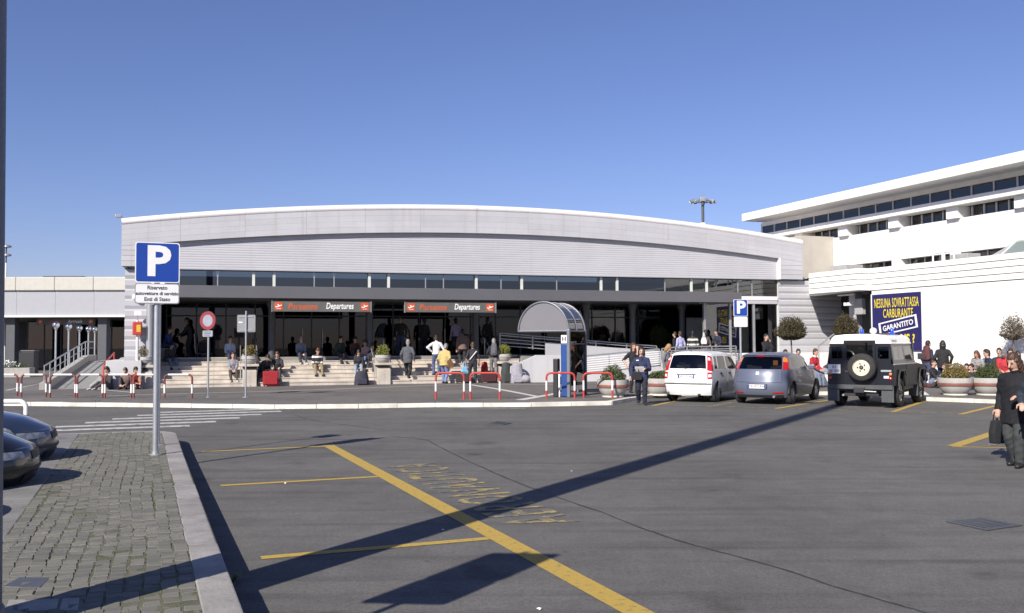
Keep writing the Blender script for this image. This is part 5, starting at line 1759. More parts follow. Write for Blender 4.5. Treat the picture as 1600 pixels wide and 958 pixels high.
for sd in (-1, 1):                                                # tub rail trim
    MB().box(.0, 2.52, sd * .887 - .012, sd * .887 + .012, 1.165, 1.195).build('waist_trim', M_steel, J)
    def qs(x0, x1, z0, z1, th=.03):
        a = [(x0, sd * jy(z0), z0), (x1, sd * jy(z0), z0), (x1, sd * (jy(z0) - th), z0), (x0, sd * (jy(z0) - th), z0)]
        b = [(x0, sd * jy(z1), z1), (x1, sd * jy(z1), z1), (x1, sd * (jy(z1) - th), z1), (x0, sd * (jy(z1) - th), z1)]
        return MB().hexa(a, b)
    for x0, x1 in ((0, .14), (1.16, 1.32), (2.16, 2.28)):
        qs(x0, x1, 1.195, 1.74).build('pillar', M_jb, J)
    for x0, x1 in ((.14, 1.16), (1.32, 2.16)):
        qs(x0, x1, 1.195, 1.30).build('window_sill', M_jb, J)
        qs(x0, x1, 1.66, 1.74).build('window_top', M_jb, J)
        qs(x0 + .005, x1 - .005, 1.30, 1.66, .01).build('side_window', G_car, J)
    qs((.14 + 1.16) / 2 - .015, (.14 + 1.16) / 2 + .015, 1.3, 1.66, .02).build('window_divider', M_trim, J)
    MB().prismx([(sd * .80, 1.2), (sd * .80, 1.74), (sd * .84, 1.74), (sd * .875, 1.2)], 2.28, 2.34).build('windscreen_pillar', M_jb, J)
    d = MB().box(1.33, 2.16, sd * .889 - .008, sd * .889 + .006, .60, 1.16).build('door', M_js, J, bevel=.008)
    MB().box(1.40, 1.52, sd * .90 - .012, sd * .90 + .012, 1.05, 1.08).build('handle', M_trim, d, bevel=.006)
    for x in (.75, 3.10):
        wheel(J, x, sd * .76, .395, .23, M_cream, 0, -sd, steel=True)
        ar = MB()
        pts = [(x - .46, .6), (x - .42, .88), (x - .30, 1.03), (x + .30, 1.03), (x + .42, .88), (x + .46, .6)]
        inn = [(x - .40, .6), (x - .365, .86), (x - .27, .985), (x + .27, .985), (x + .365, .86), (x + .40, .6)]
        for k in range(5):
            ar.prismy([inn[k], inn[k + 1], pts[k + 1], pts[k]], sd * .885 - .03, sd * .945)
        ar.build('wheel_arch', M_trim, J)
    MB().box(-.04, -.02, sd * .72 - .16, sd * .72 + .16, .16, .58).build('mud_flap', M_flap, J, bevel=.006)
    MB().box(2.62, 2.64, sd * .76 - .13, sd * .76 + .13, .22, .60).build('mud_flap', M_flap, J, bevel=.006)
    MB().box(2.36, 2.42, sd * .93 - .02, sd * 1.12 + .0, 1.28, 1.46).build('mirror', M_trim, J, bevel=.02)
    # rear lamps
    for z, m, r_ in ((.80, M_tail, .045), (.92, M_amber, .04)):
        MB().lathe([(r_, 0), (r_, .03), (r_ * .5, .045)], 14).xform(Matrix.Translation((0, sd * .80, z)) @ Matrix.Rotation(R(-90), 4, 'Y')).build('rear_lamp', m, J, smooth=40)
    MB().box(-.012, .004, sd * .62 - .14, sd * .62 + .14, 1.34, 1.64).build('rear_quarter_window', G_cardark, J)
    # alpine roof lights
    MB().hexa([(.25, sd * .795, 1.79), (.75, sd * .795, 1.79), (.75, sd * .76, 1.79), (.25, sd * .76, 1.79)], [(.25, sd * .752, 1.885), (.75, sd * .752, 1.885), (.75, sd * .72, 1.885), (.25, sd * .72, 1.885)]).build('alpine_window', G_cardark, J)
MB().box(-.004, .03, -.875, .875, .58, 1.195).build('tail_panel', M_jb, J)
for y0, y1, z0, z1 in ((-.815, .815, 1.195, 1.33), (-.815, .815, 1.65, 1.74), (-.83, -.76, 1.33, 1.65), (.76, .83, 1.33, 1.65), (-.48, -.40, 1.33, 1.65), (.40, .48, 1.33, 1.65)):
    MB().box(-.002, .03, y0, y1, z0, z1).build('tail_frame', M_jb, J)
dr = MB().box(-.03, -.005, -.42, .42, .62, 1.28).build('rear_door', M_jb, J, bevel=.008)
for y0, y1, z0, z1 in ((-.42, .42, 1.76, 1.83), (-.42, -.35, 1.28, 1.76), (.35, .42, 1.28, 1.76)):
    MB().box(-.034, -.006, y0, y1, z0, z1).build('window_frame', M_jb, dr, bevel=.005)
MB().box(-.022, -.012, -.35, .35, 1.28, 1.76).build('rear_window', G_cardark, dr)
MB().box(-.045, -.03, .30, .40, .95, 1.0).build('handle', M_trim, dr, bevel=.008)
sec = [(-.845, 1.735), (-.80, 1.76), (-.755, 1.89), (-.68, 1.965), (-.4, 1.995), (0, 2.005), (.4, 1.995), (.68, 1.965), (.755, 1.89), (.80, 1.76), (.845, 1.735)]
MB().prismx(sec, 0.0, 2.15).build('roof', M_jw, J, bevel=.012)
MB().hexa([(2.15, -.80, 1.745), (2.42, -.78, 1.745), (2.42, .78, 1.745), (2.15, .80, 1.745)], [(2.15, -.62, 1.99), (2.30, -.60, 1.93), (2.30, .60, 1.93), (2.15, .62, 1.99)]).build('roof_front', M_jw, J, bevel=.02)
MB().box(2.33, 2.345, -.78, .78, 1.22, 1.74).build('windscreen', G_car, J)
for y0, y1, z0, z1 in ((-.40, .40, 1.735, 1.80), ):
    MB().box(-.006, .0, y0, y1, z0, z1).build('roof_step', M_jb, J)
sw = wheel(J, 0, 0, .375, .22, M_cream, 0, -1, 'spare_wheel', True)
sw.location = (-.16, -.10, 1.10)
sw.rotation_euler = (0, 0, R(90))
o = MB().box(-.03, -.02, .52, .86, .92, 1.17).build('number_plate', M_signw, J, bevel=.004)
MX = Matrix.Translation((-.0325, .69, 1.045)) @ Matrix.Rotation(R(-90), 4, 'Z') @ FRONT
text('E.I', .10, M_ink, 'lettering', o, Matrix.Translation((0, 0, .055)) @ MX, bold=.001)
text('AE 090', .10, M_ink, 'lettering', o, Matrix.Translation((0, 0, -.055)) @ MX, bold=.001)
MB().box(-.012, -.004, -.82, -.55, .98, 1.03).build('maker_badge', M_steel, J)
MB().box(-.014, -.004, -.76, -.62, .80, .87).build('reversing_lamp', M_lampw, J, bevel=.006)
MB().box(-.09, .0, -.86, .86, .50, .62).build('rear_bumper', M_flap, J, bevel=.012)
MB().box(-.16, .0, -.14, .14, .40, .56).build('tow_hitch', M_trim, J, bevel=.02)
MB().tube([(-.12, -.45, .44), (-.12, .1, .46)], .02, 8).build('tow_bar', M_steel, J)
MB().tube([(.3, .5, .35), (-.05, .45, .33)], .03, 8).build('exhaust', M_steel, J)
M_bea = pm('beacon_blue', (.01, .06, .45), .15, coat=1.0)
for y in (.42, -.42):
    MB().lathe([(.07, 0), (.07, .04), (.055, .05), (.055, .15), (.03, .18)], 16, 1.75, y, 1.99).build('blue_beacon', M_bea, J, smooth=40)
MB().box(1.7, 1.8, -.36, .36, 1.995, 2.04).build('beacon_bar', M_trim, J, bevel=.01)
MB().lathe([(.03, 0), (.09, .05), (.1, .1), (.08, .16), (.02, .19)], 14, 1.2, -.05, 2.0).build('roof_spotlight', M_whitep, J, smooth=60)
for y in (-.4, .4):
    MB().prismy([(1.35, .85), (1.8, .85), (1.45, 1.0), (1.35, 1.55), (1.25, 1.55)], y - .22, y + .22).build('seat', M_seat, J, bevel=.03)
MB().tube([(.3, .35, 1.62), (.3, -.5, 1.40)], .03, 8).build('interior_tube', M_steel, J)
MB().box(.2, .35, .12, .38, 1.60, 1.72).build('red_box_inside', M_red, J, bevel=.02)

# ---- two dark cars nosing over the island at left
def left_car(yk, xn, label, name, col, seed):
    d = Vector((math.cos(GA), math.sin(GA), 0))
    n = isl(xn, yk)
    az = R(90) - GA
    c = Car(name, label, 'car', n - d * 4.1, az, dict(
        L=4.1, W=.85, sill=.2, paint=col, wheels=(.75, 3.3), wr=.31, ar=.365,
        top=[(0, 1.2), (.1, 1.38), (.3, 1.45), (.45, 1.42), (.55, 1.3), (.70, .98), (.82, .90), (.93, .80), (1, .64)],
        rear=[(.2, .1), (.5, 0), (.9, .08), (1.4, .4)], front=[(.18, 3.98), (.35, 4.1), (.55, 4.08), (.65, 4.02), (.9, 3.8)],
        belt=[(0, .95), (.5, .92), (.75, .88), (1, .66)], tumble=.14, side_win=[(.14, .34), (.36, .63)], side_c=[1.08, 1.82],
        rear_win=(.8, [1.05, 1.85]), wind=([.53, .70], .9), doors=[(.14, .35), (.36, .66)], seats=(1.0, 1.95), rim=M_rimal, kf=.42, tf=.14, crown=.08)).shell()
    for sd in (-1, 1):
        c.patch('headlight', M_headl, 's', sd, None, None, .006, .02, 6, 4, corners=[(.895, .80), (.99, .74), (.985, .96), (.90, .95)], flat=True)
        c.patch('headlight', M_headl, 'r', 1, None, None, .006, .02, 5, 4, corners=[(sd * .60, .78), (sd * .99, .74), (sd * .99, .96), (sd * .62, .94)])
    c.patch('grille', M_trim, 'r', 1, (-.42, .42), (.70, .92), .008, .012, 8, 3)
    c.patch('bumper_strip', M_trim, 'r', 1, (-.97, .97), (.42, .50), .012, .016, 10, 2)
    c.patch('air_intake', M_trim, 'r', 1, (-.6, .6), (.10, .28), .008, .012, 8, 3)
    c.mirror(.64)
    return c
left_car(15.0, -1.12, 'dark slate blue car nosing over the island, farther of the pair at left', 'blue_car', paint('slate_blue_car_paint', (.026, .040, .080)), 1)
left_car(12.45, -1.12, 'black car nosing over the island, nearer of the pair at left', 'black_car', paint('black_car_paint', (.008, .009, .010)), 2)
left_car(9.9, -1.62, 'dark car just out of view whose shadow falls by the lamp mast', 'dark_car', MATS['black_car_paint'], 3)
# ------------------------------------------------------------------ people
M_eye = pm('eye_dark', (.02, .015, .012), .4)
M_lip = pm('lips', (.28, .10, .09), .5)
def fab(col, name=None):
    k = name or 'fabric_%02x%02x%02x' % tuple(int(255 * min(1, c)) for c in col)
    return pm(k, col, .85, 0, .22, 14, bump=.25, bscale=35)
SKIN = [pm('skin_light', (.50, .30, .22), .55, var=.08, scale=10), pm('skin_tan', (.38, .21, .14), .55, var=.08, scale=10)]
HAIR = dict(black=pm('hair_black', (.014, .011, .010), .5, var=.3, scale=30), brown=pm('hair_brown', (.06, .032, .018), .5, var=.3, scale=30),
            blond=pm('hair_blond', (.32, .20, .09), .5, var=.3, scale=30), grey=pm('hair_grey', (.22, .21, .20), .5, var=.3, scale=30), red=pm('hair_auburn', (.11, .035, .02), .5, var=.3, scale=30))
M_shoe = pm('shoe_black', (.02, .019, .018), .5)
M_shoew = pm('shoe_pale', (.45, .43, .40), .6)

def ik(a, c, l1, l2, pole):
    d = c - a
    L = d.length
    if L > (l1 + l2) * .999:
        c = a + d * ((l1 + l2) * .999 / L)
        d = c - a
        L = d.length
    u = d / L
    x = (l1 * l1 - l2 * l2 + L * L) / (2 * L)
    h = math.sqrt(max(0, l1 * l1 - x * x))
    p = pole - u * pole.dot(u)
    if p.length < 1e-5:
        p = Vector((0, 1, 0)) - u * u.y
    p.normalize()
    return a + u * x + p * h, c

def loft(mb, segs, pts, rad, lab, lat=None, n=12, endk=1.0):
    """tapered tube with elliptical sections and round ends; records the segments for material lookup"""
    pts = [Vector(p) for p in pts]
    rr = [(r, r) if not isinstance(r, tuple) else r for r in rad]
    for i in range(len(pts) - 1):
        segs.append((pts[i], pts[i + 1], (rr[i][0] + rr[i][1]) / 2, (rr[i + 1][0] + rr[i + 1][1]) / 2, lab))
    d0 = (pts[1] - pts[0]).normalized()
    d1 = (pts[-1] - pts[-2]).normalized()
    P, Rr = [], []
    for k in (0, 1, 2):
        a = R(90 - 30 * k)
        P.append(pts[0] - d0 * min(rr[0]) * math.sin(a))
        c = max(.12, math.cos(a))
        Rr.append((rr[0][0] * c, rr[0][1] * c))
    P += pts
    Rr += rr
    for k in (2, 1, 0):
        a = R(90 - 30 * k)
        P.append(pts[-1] + d1 * min(rr[-1]) * math.sin(a) * endk)
        c = max(.12, math.cos(a))
        Rr.append((rr[-1][0] * c, rr[-1][1] * c))
    b = len(mb.v)
    m = len(P)
    latv = Vector(lat) if lat is not None else None
    prev = None
    for i in range(m):
        d = P[min(i + 1, m - 1)] - P[max(i - 1, 0)]
        d.normalize()
        ref = latv if latv is not None else (prev if prev is not None else (Vector((1, 0, 0)) if abs(d.x) < .9 else Vector((0, 1, 0))))
        a = ref - d * ref.dot(d)
        if a.length < 1e-4:
            a = Vector((0, 1, 0)) - d * d.y
        a.normalize()
        prev = a
        c = d.cross(a)
        for k in range(n):
            t = 2 * math.pi * k / n
            mb.v.append(tuple(P[i] + a * math.cos(t) * Rr[i][0] + c * math.sin(t) * Rr[i][1]))
    for i in range(m - 1):
        for k in range(n):
            l = (k + 1) % n
            mb.f.append((b + i * n + k, b + i * n + l, b + (i + 1) * n + l, b + (i + 1) * n + k))
    mb.f.append(tuple(b + k for k in range(n))[::-1])
    mb.f.append(tuple(b + (m - 1) * n + k for k in range(n)))

PEOPLE = []
def person(label, loc, yaw, H=1.72, pelvis=(0, 0, .525), lean=0.0, twist=0.0, feet=None, hands=None, head=(0, 0), top=(.05, .05, .06), bottom=(.03, .04, .08),
           hair='brown', longhair=False, skin=0, shoes=None, bulk=1.0, coat=0.0, sleeves=True, voxel=.015, grp=None, cap=None, collar=None, elbow=None, knee=None, stripe=None, scarf=None):
    """yaw 0 faces +Y (away from the camera); all pose numbers are fractions of the height"""
    segs = []
    mb = MB()
    pv = Vector(pelvis)
    Ml = Matrix.Rotation(-lean, 3, 'X')
    Mt = Matrix.Rotation(twist, 3, 'Z') @ Ml
    def sp(x, y, z):                            # point on the spine frame (z above pelvis)
        return pv + Mt @ Vector((x, y, z))
    lat = Mt @ Vector((1, 0, 0))
    k = bulk
    female = 1 if longhair else 0
    # trunk
    loft(mb, segs, [pv + Vector((0, 0, -.035)), sp(0, 0, .02)], [(.078 * k, .062 * k), (.088 * k, .065 * k)], 'bottom', (1, 0, 0), 14)
    loft(mb, segs, [sp(0, 0, .025), sp(0, 0, .085), sp(0, .006, .17), sp(0, .002, .235), sp(0, -.004, .275)],
         [(.092 * k, .068 * k), (.084 * k, .062 * k), (.100 * k, .072 * k), (.090 * k, .058 * k), (.046, .042)], 'top', lat, 16)
    for s in (-1, 1):
        loft(mb, segs, [sp(s * .02, -.006, .272), sp(s * .088 * (k * .5 + .5), -.002, .248)], [(.036 * k, .030), (.036 * k, .036 * k)], 'top', None, 10)
    if coat:
        q = sp(0, 0, .05)
        loft(mb, segs, [sp(0, .004, .19), q, q + (pv + Vector((0, 0, -coat)) - q)], [(.102 * k, .076 * k), (.104 * k, .082 * k), (.110 * k, .09 * k)], 'coat', (1, 0, 0), 16, .12)
    # neck and head
    hy, hp = head
    Mh = Matrix.Rotation(twist + hy, 3, 'Z') @ Matrix.Rotation(-lean * .35 - hp, 3, 'X')
    nb = sp(0, -.003, .285)
    hc = nb + Matrix.Rotation(twist, 3, 'Z') @ Matrix.Rotation(-lean * .5 - hp * .4, 3, 'X') @ Vector((0, .012, .105))
    loft(mb, segs, [nb - Vector((0, 0, .02)), hc - Vector((0, 0, .03))], [.032 * (1.1 if bulk > 1 else 1), .030], 'skin', lat, 10)
    if collar:
        loft(mb, segs, [nb - Vector((0, 0, .012)), nb + Vector((0, .004, .012))], [.045, .041], 'collar', lat, 12)
    def hp_(x, y, z):
        return hc + Mh @ Vector((x, y, z))
    hl = Mh @ Vector((1, 0, 0))
    loft(mb, segs, [hp_(0, .022, -.058), hp_(0, .014, -.038), hp_(0, .004, -.008), hp_(0, -.003, .025), hp_(0, -.004, .048)],
         [(.022, .022), (.035, .040), (.043, .054), (.044, .056), (.034, .044)], 'skin', hl, 14)
    loft(mb, segs, [hp_(0, .060, .004), hp_(0, .071, -.018)], [.007, .011], 'skin', None, 8)
    for s in (-1, 1):
        loft(mb, segs, [hp_(s * .044, -.004, .004), hp_(s * .046, -.006, -.016)], [.010, .008], 'skin', None, 6)
        loft(mb, segs, [hp_(s * .019, .0545, .006), hp_(s * .022, .0535, .006)], [.005, .005], 'eye', None, 6)
    loft(mb, segs, [hp_(-.012, .053, -.036), hp_(.012, .053, -.036)], [.0055, .0055], 'lip', None, 6)
    # legs
    feet = feet or [(-.055, .02, 0), (.055, -.02, 0)]
    for i, s in ((0, -1), (1, 1)):
        hip = pv + Vector((s * .05, 0, -.01))
        ft = Vector(feet[i])
        an = ft + Vector((0, 0, .042))
        pole = Vector((s * .12, 1, .25)) if knee is None else Vector((s * knee[0], knee[1], knee[2]))
        kn, an = ik(hip, an, .245, .240, pole)
        loft(mb, segs, [hip, hip.lerp(kn, .5), kn], [.056 * k, .050 * k, .040 * k], 'bottom', None, 12)
        loft(mb, segs, [kn, kn.lerp(an, .35), an + Vector((0, 0, .012))], [.039 * k, .040 * k, .031 * k], 'bottom', None, 12)
        toe = Vector((s * .018, .085, 0))
        if an.z - .042 > ft.z + .05:
            toe = Vector((s * .01, .07, -.05))
        loft(mb, segs, [an + Vector((0, -.022, -.016)), an + Vector((0, 0, -.014)) + toe * .5, an + toe + Vector((0, 0, -.022))], [(.026, .025), (.028, .024), (.024, .018)], 'shoe', (1, 0, 0), 10)
    # arms
    for i, s in ((0, -1), (1, 1)):
        sh = sp(s * .096 * (k * .5 + .5), 0, .243)
        if hands and hands[i] is not None:
            hd = pv + Mt @ Vector(hands[i])
        else:
            hd = sh + Vector((s * .045, .03, -.295))
        pl = Vector((s * .5, -1, -.2)) if elbow is None else Vector((s * elbow[0], elbow[1], elbow[2]))
        el, wr = ik(sh, hd, .165, .150, pl)
        loft(mb, segs, [sh, sh.lerp(el, .5), el], [.037 * k, .036 * k, .031 * k], 'top', None, 12)
        fl = 'top' if sleeves else 'skin'
        rf = (.031 * k, .027 * k, .023 * k) if sleeves else (.027, .024, .019)
        loft(mb, segs, [el, el.lerp(wr, .5), wr], list(rf), fl, None, 10)
        dr = (wr - el).normalized()
        palm = wr + dr * .048
        side = dr.cross(Vector((0, 0, 1)))
        if side.length < .2:
            side = Vector((0, 1, 0)) - dr * dr.y
        side.normalize()
        nrm = dr.cross(side)
        if nrm.dot(Vector((-s, 0, -.3))) < 0:
            nrm = -nrm
        loft(mb, segs, [wr + dr * .008, palm], [(.018, .013), (.023, .013)], 'skin', side, 10)
        for fi, ln in enumerate((.040, .046, .043, .034)):
            b0 = palm + side * (.0165 - .011 * fi)
            b1 = b0 + (dr * .8 + nrm * .35).normalized() * ln * .55
            b2 = b1 + (dr * .45 + nrm * .8).normalized() * ln * .5
            loft(mb, segs, [b0, b1, b2], [.0062, .0058, .005], 'skin', None, 6)
        t0 = wr + dr * .018 + side * .016
        loft(mb, segs, [t0, t0 + (dr * .7 + side * .75).normalized() * .026, t0 + (dr + side * .6 + nrm * .5).normalized() * .048], [.0085, .0075, .006], 'skin', None, 6)
    # scale
    mb.v = [tuple(c * H for c in v) for v in mb.v]
    me = bpy.data.meshes.new('person')
    me.from_pydata(mb.v, [], mb.f)
    o = bpy.data.objects.new('person', me)
    C.objects.link(o)
    o.location = loc
    o.rotation_euler = (0, 0, yaw)
    tag(o, label, 'person', grp)
    rm = o.modifiers.new('r', 'REMESH')
    rm.mode = 'VOXEL'
    rm.voxel_size = voxel
    smo = o.modifiers.new('s', 'SMOOTH')
    smo.factor = .5
    smo.iterations = 3
    # hair
    hb = MB()
    sg = []
    loft(hb, sg, [hp_(0, -.030, -.046), hp_(0, -.018, -.012), hp_(0, -.007, .020), hp_(0, -.004, .042)], [(.036, .026), (.0475, .046), (.0505, .0575), (.046, .054)], 'hair', hl, 16)
    if longhair:
        loft(hb, sg, [hp_(0, -.03, .01), hp_(0, -.040, -.05), hp_(0, -.036, -.115)], [(.050, .034), (.054, .030), (.046, .020)], 'hair', hl, 12)
        for s in (-1, 1):
            loft(hb, sg, [hp_(s * .044, .01, .02), hp_(s * .050, .006, -.04), hp_(s * .047, .0, -.09)], [.016, .016, .012], 'hair', None, 8)
    hb.v = [tuple(c * H for c in v) for v in hb.v]
    hm = bpy.data.meshes.new('hair')
    hm.from_pydata(hb.v, [], hb.f)
    ho = bpy.data.objects.new('hair', hm)
    C.objects.link(ho)
    ho.parent = o
    r2 = ho.modifiers.new('r', 'REMESH')
    r2.mode = 'VOXEL'
    r2.voxel_size = max(.011, voxel * .85)
    s2 = ho.modifiers.new('s', 'SMOOTH')
    s2.factor = .5
    s2.iterations = 2
    if cap:
        cb = MB()
        loft(cb, [], [hp_(0, -.006, .028), hp_(0, -.006, .055)], [(.055, .064), (.044, .052)], 'c', hl, 16)
        loft(cb, [], [hp_(0, .05, .03), hp_(0, .095, .022)], [(.045, .008), (.035, .006)], 'c', hl, 12)
        cb.v = [tuple(c * H for c in v) for v in cb.v]
        cb.build('cap', fab(cap), o, smooth=50)
    mats = dict(skin=SKIN[skin], top=fab(top), coat=fab(top) if coat else None, bottom=fab(bottom), shoe=shoes or M_shoe, eye=M_eye, lip=M_lip, collar=fab(collar) if collar else SKIN[skin], stripe=fab(stripe) if stripe else None)
    hem = (pv.z - coat if coat else pv.z - .012) * H if pv.z > .4 else None
    PEOPLE.append((hem, o, ho, [(a * H, b * H, ra * H, rb * H, l) for a, b, ra, rb, l in segs], mats, HAIR[hair], stripe is not None, H, pv * H))
    o['tmp'] = 1
    # anchor points in world space for bags
    Mw = Matrix.Translation(loc) @ Matrix.Rotation(yaw, 4, 'Z')
    return dict(o=o, M=Mw, H=H, back=Mw @ (sp(0, -.10, .19) * H), hip=Mw @ (sp(.12, .02, .0) * H), pv=pv)

def finish_people():
    bpy.context.view_layer.update()
    dg = bpy.context.evaluated_depsgraph_get()
    res = [(bpy.data.meshes.new_from_object(a[1].evaluated_get(dg)), bpy.data.meshes.new_from_object(a[2].evaluated_get(dg))) for a in PEOPLE]
    for (hem, o, ho, segs, mats, hmat, striped, H, pv), (me, hm) in zip(PEOPLE, res):
        o.modifiers.clear()
        ho.modifiers.clear()
        o.data = me
        ho.data = hm
        hm.materials.clear()
        hm.materials.append(hmat)
        for p in hm.polygons: p.use_smooth = True
        hv = np.empty(len(hm.vertices) * 3, np.float32)
        hn = np.empty(len(hm.vertices) * 3, np.float32)
        hm.vertices.foreach_get('co', hv)
        hm.vertices.foreach_get('normal', hn)
        hv, hn = hv.reshape(-1, 3), hn.reshape(-1, 3)
        hv += hn * (.004 * np.sin(hv[:, 0] * 190 + 3 * np.sin(hv[:, 2] * 40)) + .004 * np.sin(hv[:, 1] * 140 + hv[:, 2] * 60))[:, None]
        hm.vertices.foreach_set('co', hv.ravel())
        hm.update()
        keys = [k for k in mats if mats[k] is not None]
        me.materials.clear()
        for k in keys: me.materials.append(mats[k])
        idx = {k: i for i, k in enumerate(keys)}
        n = len(me.polygons)
        cen = np.empty(n * 3, np.float32)
        me.polygons.foreach_get('center', cen)
        cen = cen.reshape(-1, 3)
        best = np.full(n, 1e9, np.float32)
        lab = np.zeros(n, np.int32)
        for a, b, ra, rb, l in segs:
            A_, B_ = np.array(a, np.float32), np.array(b, np.float32)
            ab = B_ - A_
            t = np.clip(((cen - A_) @ ab) / max(1e-9, float(ab @ ab)), 0, 1)
            d = np.linalg.norm(cen - A_ - t[:, None] * ab, axis=1) - (ra + (rb - ra) * t)
            if l in ('eye', 'lip'): d -= .0015
            k = d < best
            best[k] = d[k]
            lab[k] = idx[l]
        if hem is not None:
            lab[(lab == idx['bottom']) & (cen[:, 2] > hem)] = idx['top']
            if 'coat' in idx:
                lab[(lab == idx['coat']) & (cen[:, 2] < hem - .012)] = idx['bottom']
        if striped:
            lab[(lab == idx['top']) & ((cen[:, 2] * 13).astype(int) % 3 == 0)] = idx['stripe']
        me.polygons.foreach_set('material_index', lab)
        # cloth folds: shallow creases on the clothed parts only
        nv = len(me.vertices)
        co = np.empty(nv * 3, np.float32)
        me.vertices.foreach_get('co', co)
        co = co.reshape(-1, 3)
        nr = np.empty(nv * 3, np.float32)
        me.vertices.foreach_get('normal', nr)
        nr = nr.reshape(-1, 3)
        lv = np.empty(len(me.loops), np.int32)
        me.loops.foreach_get('vertex_index', lv)
        lt = np.empty(n, np.int32)
        me.polygons.foreach_get('loop_total', lt)
        cloth = np.isin(lab, [idx[q_] for q_ in ('top', 'bottom', 'stripe', 'coat') if q_ in idx])
        bad = np.zeros(nv, bool)
        bad[lv[~np.repeat(cloth, lt)]] = True
        ph = float(pv[0]) * 3 + H * 41
        X, Y, Z = co[:, 0], co[:, 1], co[:, 2]
        wv_ = np.sin(Z * 34 + 2.2 * np.sin(X * 13 + ph) + 1.7 * np.sin(Y * 17 + ph)) * .55 + np.sin(Z * 71 + X * 37 + 2 * np.sin(Y * 23 + ph * 2)) * .3 + np.sin(X * 29 - Z * 15 + ph) * .35
        am = np.where(bad, 0, .0065)
        co += nr * (wv_ * am)[:, None]
        me.vertices.foreach_set('co', co.ravel())
        me.update()
        me.polygons.foreach_set('use_smooth', np.ones(n, bool))
        del o['tmp']

def bag(name, label, cat, loc, rz, kind, col, size):
    """kind: suitcase, backpack, tote, duffel"""
    e = empty(name, loc, rz, label, cat)
    m = fab(col)
    w_, d_, h_ = size
    if kind == 'suitcase':
        MB().box(-w_ / 2, w_ / 2, -d_ / 2, d_ / 2, .04, h_).build('shell', m, e, bevel=.05)
        MB().box(-w_ / 2 + .05, w_ / 2 - .05, -d_ / 2 - .03, -d_ / 2 - .001, h_ * .15, h_ * .6).build('front_pocket', m, e, bevel=.02)
        MB().tube([(-w_ * .25, 0, h_ - .02), (-w_ * .25, 0, h_ + .05), (w_ * .25, 0, h_ + .05), (w_ * .25, 0, h_ - .02)], .014, 8).build('handle', M_blk, e)
        for s in (-1, 1):
            MB().lathe([(.04, -.02), (.04, .02)], 12).xform(Matrix.Translation((s * (w_ / 2 - .06), 0, .04)) @ Matrix.Rotation(R(90), 4, 'Y')).build('wheel', M_rub, e)
    elif kind == 'backpack':
        MB().grid(lambda u, v: (w_ / 2 * math.cos(6.2832 * u) * (1 - .25 * v * v), d_ / 2 * math.sin(6.2832 * u) * (1 - .2 * v), h_ * v), 18, 6).build('bag_body', m, e, smooth=70)
        MB().lathe([(w_ * .37, 0), (w_ * .33, .03), (w_ * .1, .06)], 16, 0, 0, h_).xform(Matrix.Diagonal((1, d_ / w_, 1, 1))).build('top_flap', m, e, smooth=60)
        MB().lathe([(w_ * .5, -.01), (w_ * .45, -.04), (w_ * .1, -.05)][::-1], 16).xform(Matrix.Diagonal((1, d_ / w_, 1, 1))).build('bag_bottom', m, e, smooth=60)
        MB().box(-w_ * .32, w_ * .32, -d_ * .62, -d_ * .3, .04, h_ * .5).build('front_pocket', m, e, bevel=.03)
        for s in (-1, 1):
            MB().tube([(s * w_ * .28, d_ * .38, .06), (s * w_ * .34, d_ * .62, h_ * .5), (s * w_ * .28, d_ * .36, h_ * .95)], .018, 6).build('strap', m, e, smooth=60)
    elif kind == 'tote':
        MB().prismy([(-w_ / 2, 0), (w_ / 2, 0), (w_ * .56, h_ * .45), (w_ * .34, h_), (-w_ * .34, h_), (-w_ * .56, h_ * .45)], -d_ / 2, d_ / 2).build('bag_body', m, e, bevel=.025)
        for s in (-1, 1):
            MB().tube([(-w_ * .2, s * d_ * .3, h_ - .02), (-w_ * .06, s * .01, h_ + .24), (w_ * .06, s * .01, h_ + .24), (w_ * .2, s * d_ * .3, h_ - .02)], .011, 6).build('handle', m, e, smooth=60)
    elif kind == 'duffel':
        MB().grid(lambda u, v: (w_ * (v - .5), d_ / 2 * math.cos(6.2832 * u) * (1 - .5 * abs(2 * v - 1) ** 4), h_ / 2 + h_ / 2 * math.sin(6.2832 * u) * (1 - .35 * abs(2 * v - 1) ** 4)), 16, 8).build('bag_body', m, e, smooth=70)
        for s in (-1, 1):
            MB().box(s * w_ * .47 - .01, s * w_ * .47 + .01, -d_ * .25, d_ * .25, h_ * .2, h_ * .8).build('end_panel', m, e, bevel=.008)
        MB().tube([(-w_ * .2, 0, h_ * .95), (-w_ * .12, 0, h_ + .1), (w_ * .12, 0, h_ + .1), (w_ * .2, 0, h_ * .95)], .014, 6).build('handle', m, e, smooth=60)
    return e

TS = TA                       # steps face the camera: yaw TA + 180 looks out
OUT = TA + math.pi
def onstep(px, lvl, yv=None):
    """point on tread lvl (0 = plaza) under pixel column px"""
    wv = (lvl - .45) * TRD if lvl > 0 else -.25
    s = TP(px, 580, wv).x
    return TW(s, wv, PZ + RIS * lvl)
SIT = dict(pelvis=(0, 0, .06))
def sit(label, px, lvl, yawo=0, drop=2, H=1.7, spread=.07, reach=.24, **kw):
    """sitting on tread lvl with the feet drop treads below"""
    drop = min(drop, 2)
    if drop == 2: reach = max(reach, .335)
    p = onstep(px, lvl)
    z = -RIS * drop / H
    kw.setdefault('feet', [(-spread, reach, z), (spread, reach, z)])
    kw.setdefault('hands', [(-.05, .19, .06), (.05, .19, .06)])
    kw.setdefault('lean', .25)
    return person(label, p, OUT + yawo, H, pelvis=(0, 0, .065), **kw)

